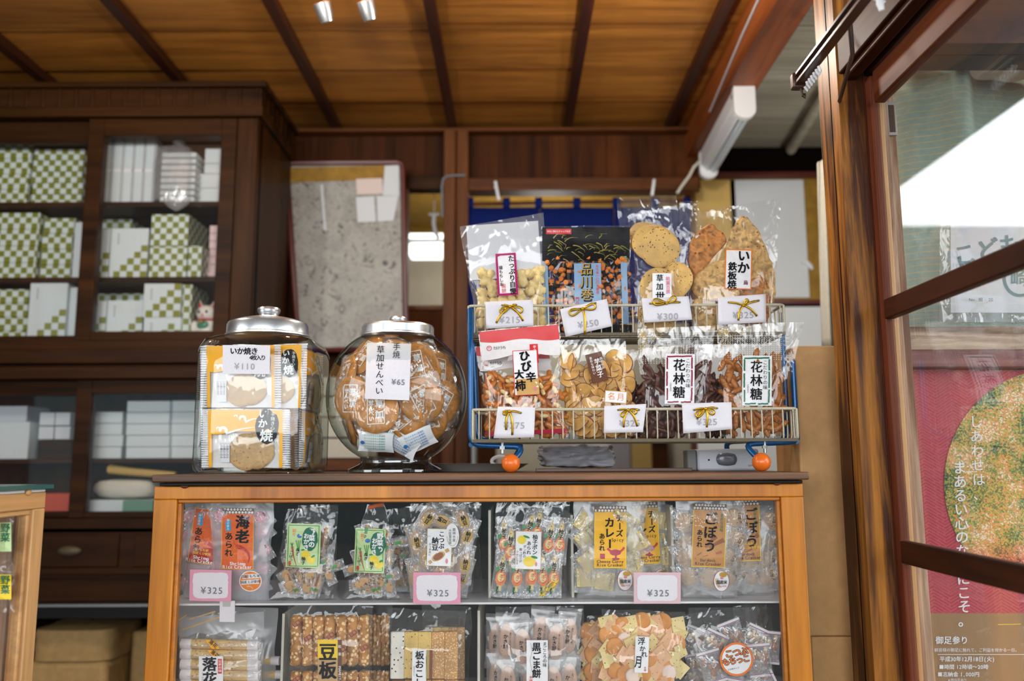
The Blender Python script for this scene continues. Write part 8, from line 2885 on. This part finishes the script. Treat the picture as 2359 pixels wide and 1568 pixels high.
mbp = packet_mesh('packet', 0.046, 0.062, 0.008, M and 'wrap', '', 0.1)
pk_nut = []
for k in range(2):
    mb = packet_mesh('packet', 0.046, 0.062, 0.008, 'wrap', '', 0.1)
    R = random.Random(k)
    for i in range(11):
        mb.sphere((R.uniform(-.016, .016), R.uniform(-.003, .003), R.uniform(-.02, .02)), (R.uniform(.003, .005), .003, R.uniform(.004, .007)), M[['kaki', 'peanut', 'squid_brown', 'kaki'][R.randrange(4)]], 10, 6)
    dv_nut(mb, lambda px, py, e=0.0: Vector((px * .001, -0.0075 - e if abs(py) < 22 else -0.0015 - e, -py * .001)))
    pk_nut.append(bmesh_mesh('packet', mb, [], 60))
b = Pouch('snack_bag', 'clear bag of small nut packets with a round orange and white sticker', 'snack bag', (1584, 1400), (1780, 1398), (1790, bot), (1606, bot), LYc, 0.028, H, 'clear', 0.16, 0.55, seed=91, bot=0.8)
for (x, y, L, rot) in ((1642, 1490, 0.35, 25), (1690, 1465, 0.5, -20), (1738, 1478, 0.3, 25), (1640, 1535, 0.1, -15), (1690, 1530, .4, 10), (1750, 1520, 0.1, -5), (1640, 1590, 0.15, 70), (1700, 1600, 0.1, 80), (1755, 1580, 0.05, 65), (1770, 1490, .4, 6)):
    put(b, 'nut_packet', pk_nut[(x + y) % 2], x, y, L, rot)
S_ = lambda px, py, e=0.0: at(px, py, LYc - 0.034 - e)
mb = MB(); blob(mb, S_, 1697, 1518, 38.5, 39, M['mochi_orange'], 0.0, n=48); blob(mb, S_, 1697, 1518, 33.5, 34, M['lab_white'], 0.0005, n=48); l = obj('round_sticker', mb, b.root, None, ang=0)
mb = MB()
for s_, x, y, z in (('こつぶ', 1697, 1503, 20), ('もちっこ', 1696, 1521, 18)):
    text(mb, S_, s_, x, y, z, ink, False, -10, bold=0.075, eps=0.001, step=0.88); text(mb, S_, s_, x, y, z, M['mochi_orange'], False, -10, bold=0.02, eps=0.0016, step=0.88)
text(mb, S_, 'お手軽サイズ', 1690, 1540, 4.5, ink, False, -12, eps=0.001, bold=.02)
obj('lettering', mb, l, None, ang=0)
b = Pouch('snack_bag', 'dim clear bag between the mixed crackers and the nut packets', 'snack bag', (1570, 1415), (1660, 1405), (1660, bot), (1580, bot), LYc + 0.055, 0.016, H, 'clear', 0.1, 0.5, seed=92)
for (x, y, L, rot) in ((1600, 1480, 0.3, 20), (1610, 1540, .3, -10), (1600, 1600, .3, 30)):
    put(b, 'nut_packet', pk_nut[0], x, y, L, rot)
b = Pouch('snack_bag', 'clear bag at the far right behind the nut packet bag', 'snack bag', (1690, 1395), (1766, 1392), (1764, bot), (1700, bot), LYc + 0.055, 0.016, H, 'clear', 0.1, 0.5, seed=93)
for (x, y, L, rot) in ((1735, 1480, 0.3, 20), (1735, 1540, .3, -10), (1728, 1600, .3, 30)):
    put(b, 'nut_packet', pk_nut[1], x, y, L, rot)

# ---- a few bags inside the case at the left edge
FLOORZ = None
for k, (y0, y1, m_, lab) in enumerate(((1185, 1300, 'lime', 'snack bag with a pale green label inside the case at the left edge'), (1305, 1410, 'yellow_ink', 'snack bag with a yellow label below, inside the case at the left edge'))):
    p = at(10, y1, 1.38)
    b = Pouch('snack_bag', lab, 'snack bag', (-90, y0), (34, y0 - 4), (32, y1), (-90, y1), 1.38, 0.016, 'snack bags in the left edge case', 'clear', 0.1, 0.6, seed=95 + k)
    l = b.sticker(-60, y0 + 18, 26, y1 - 30, m_, 0)
    b.letter(l, lambda mb: text(mb, b.S, '野菜', 12, y0 + 20, 22, M['forest'], True, 0, bold=0.03, eps=E3))
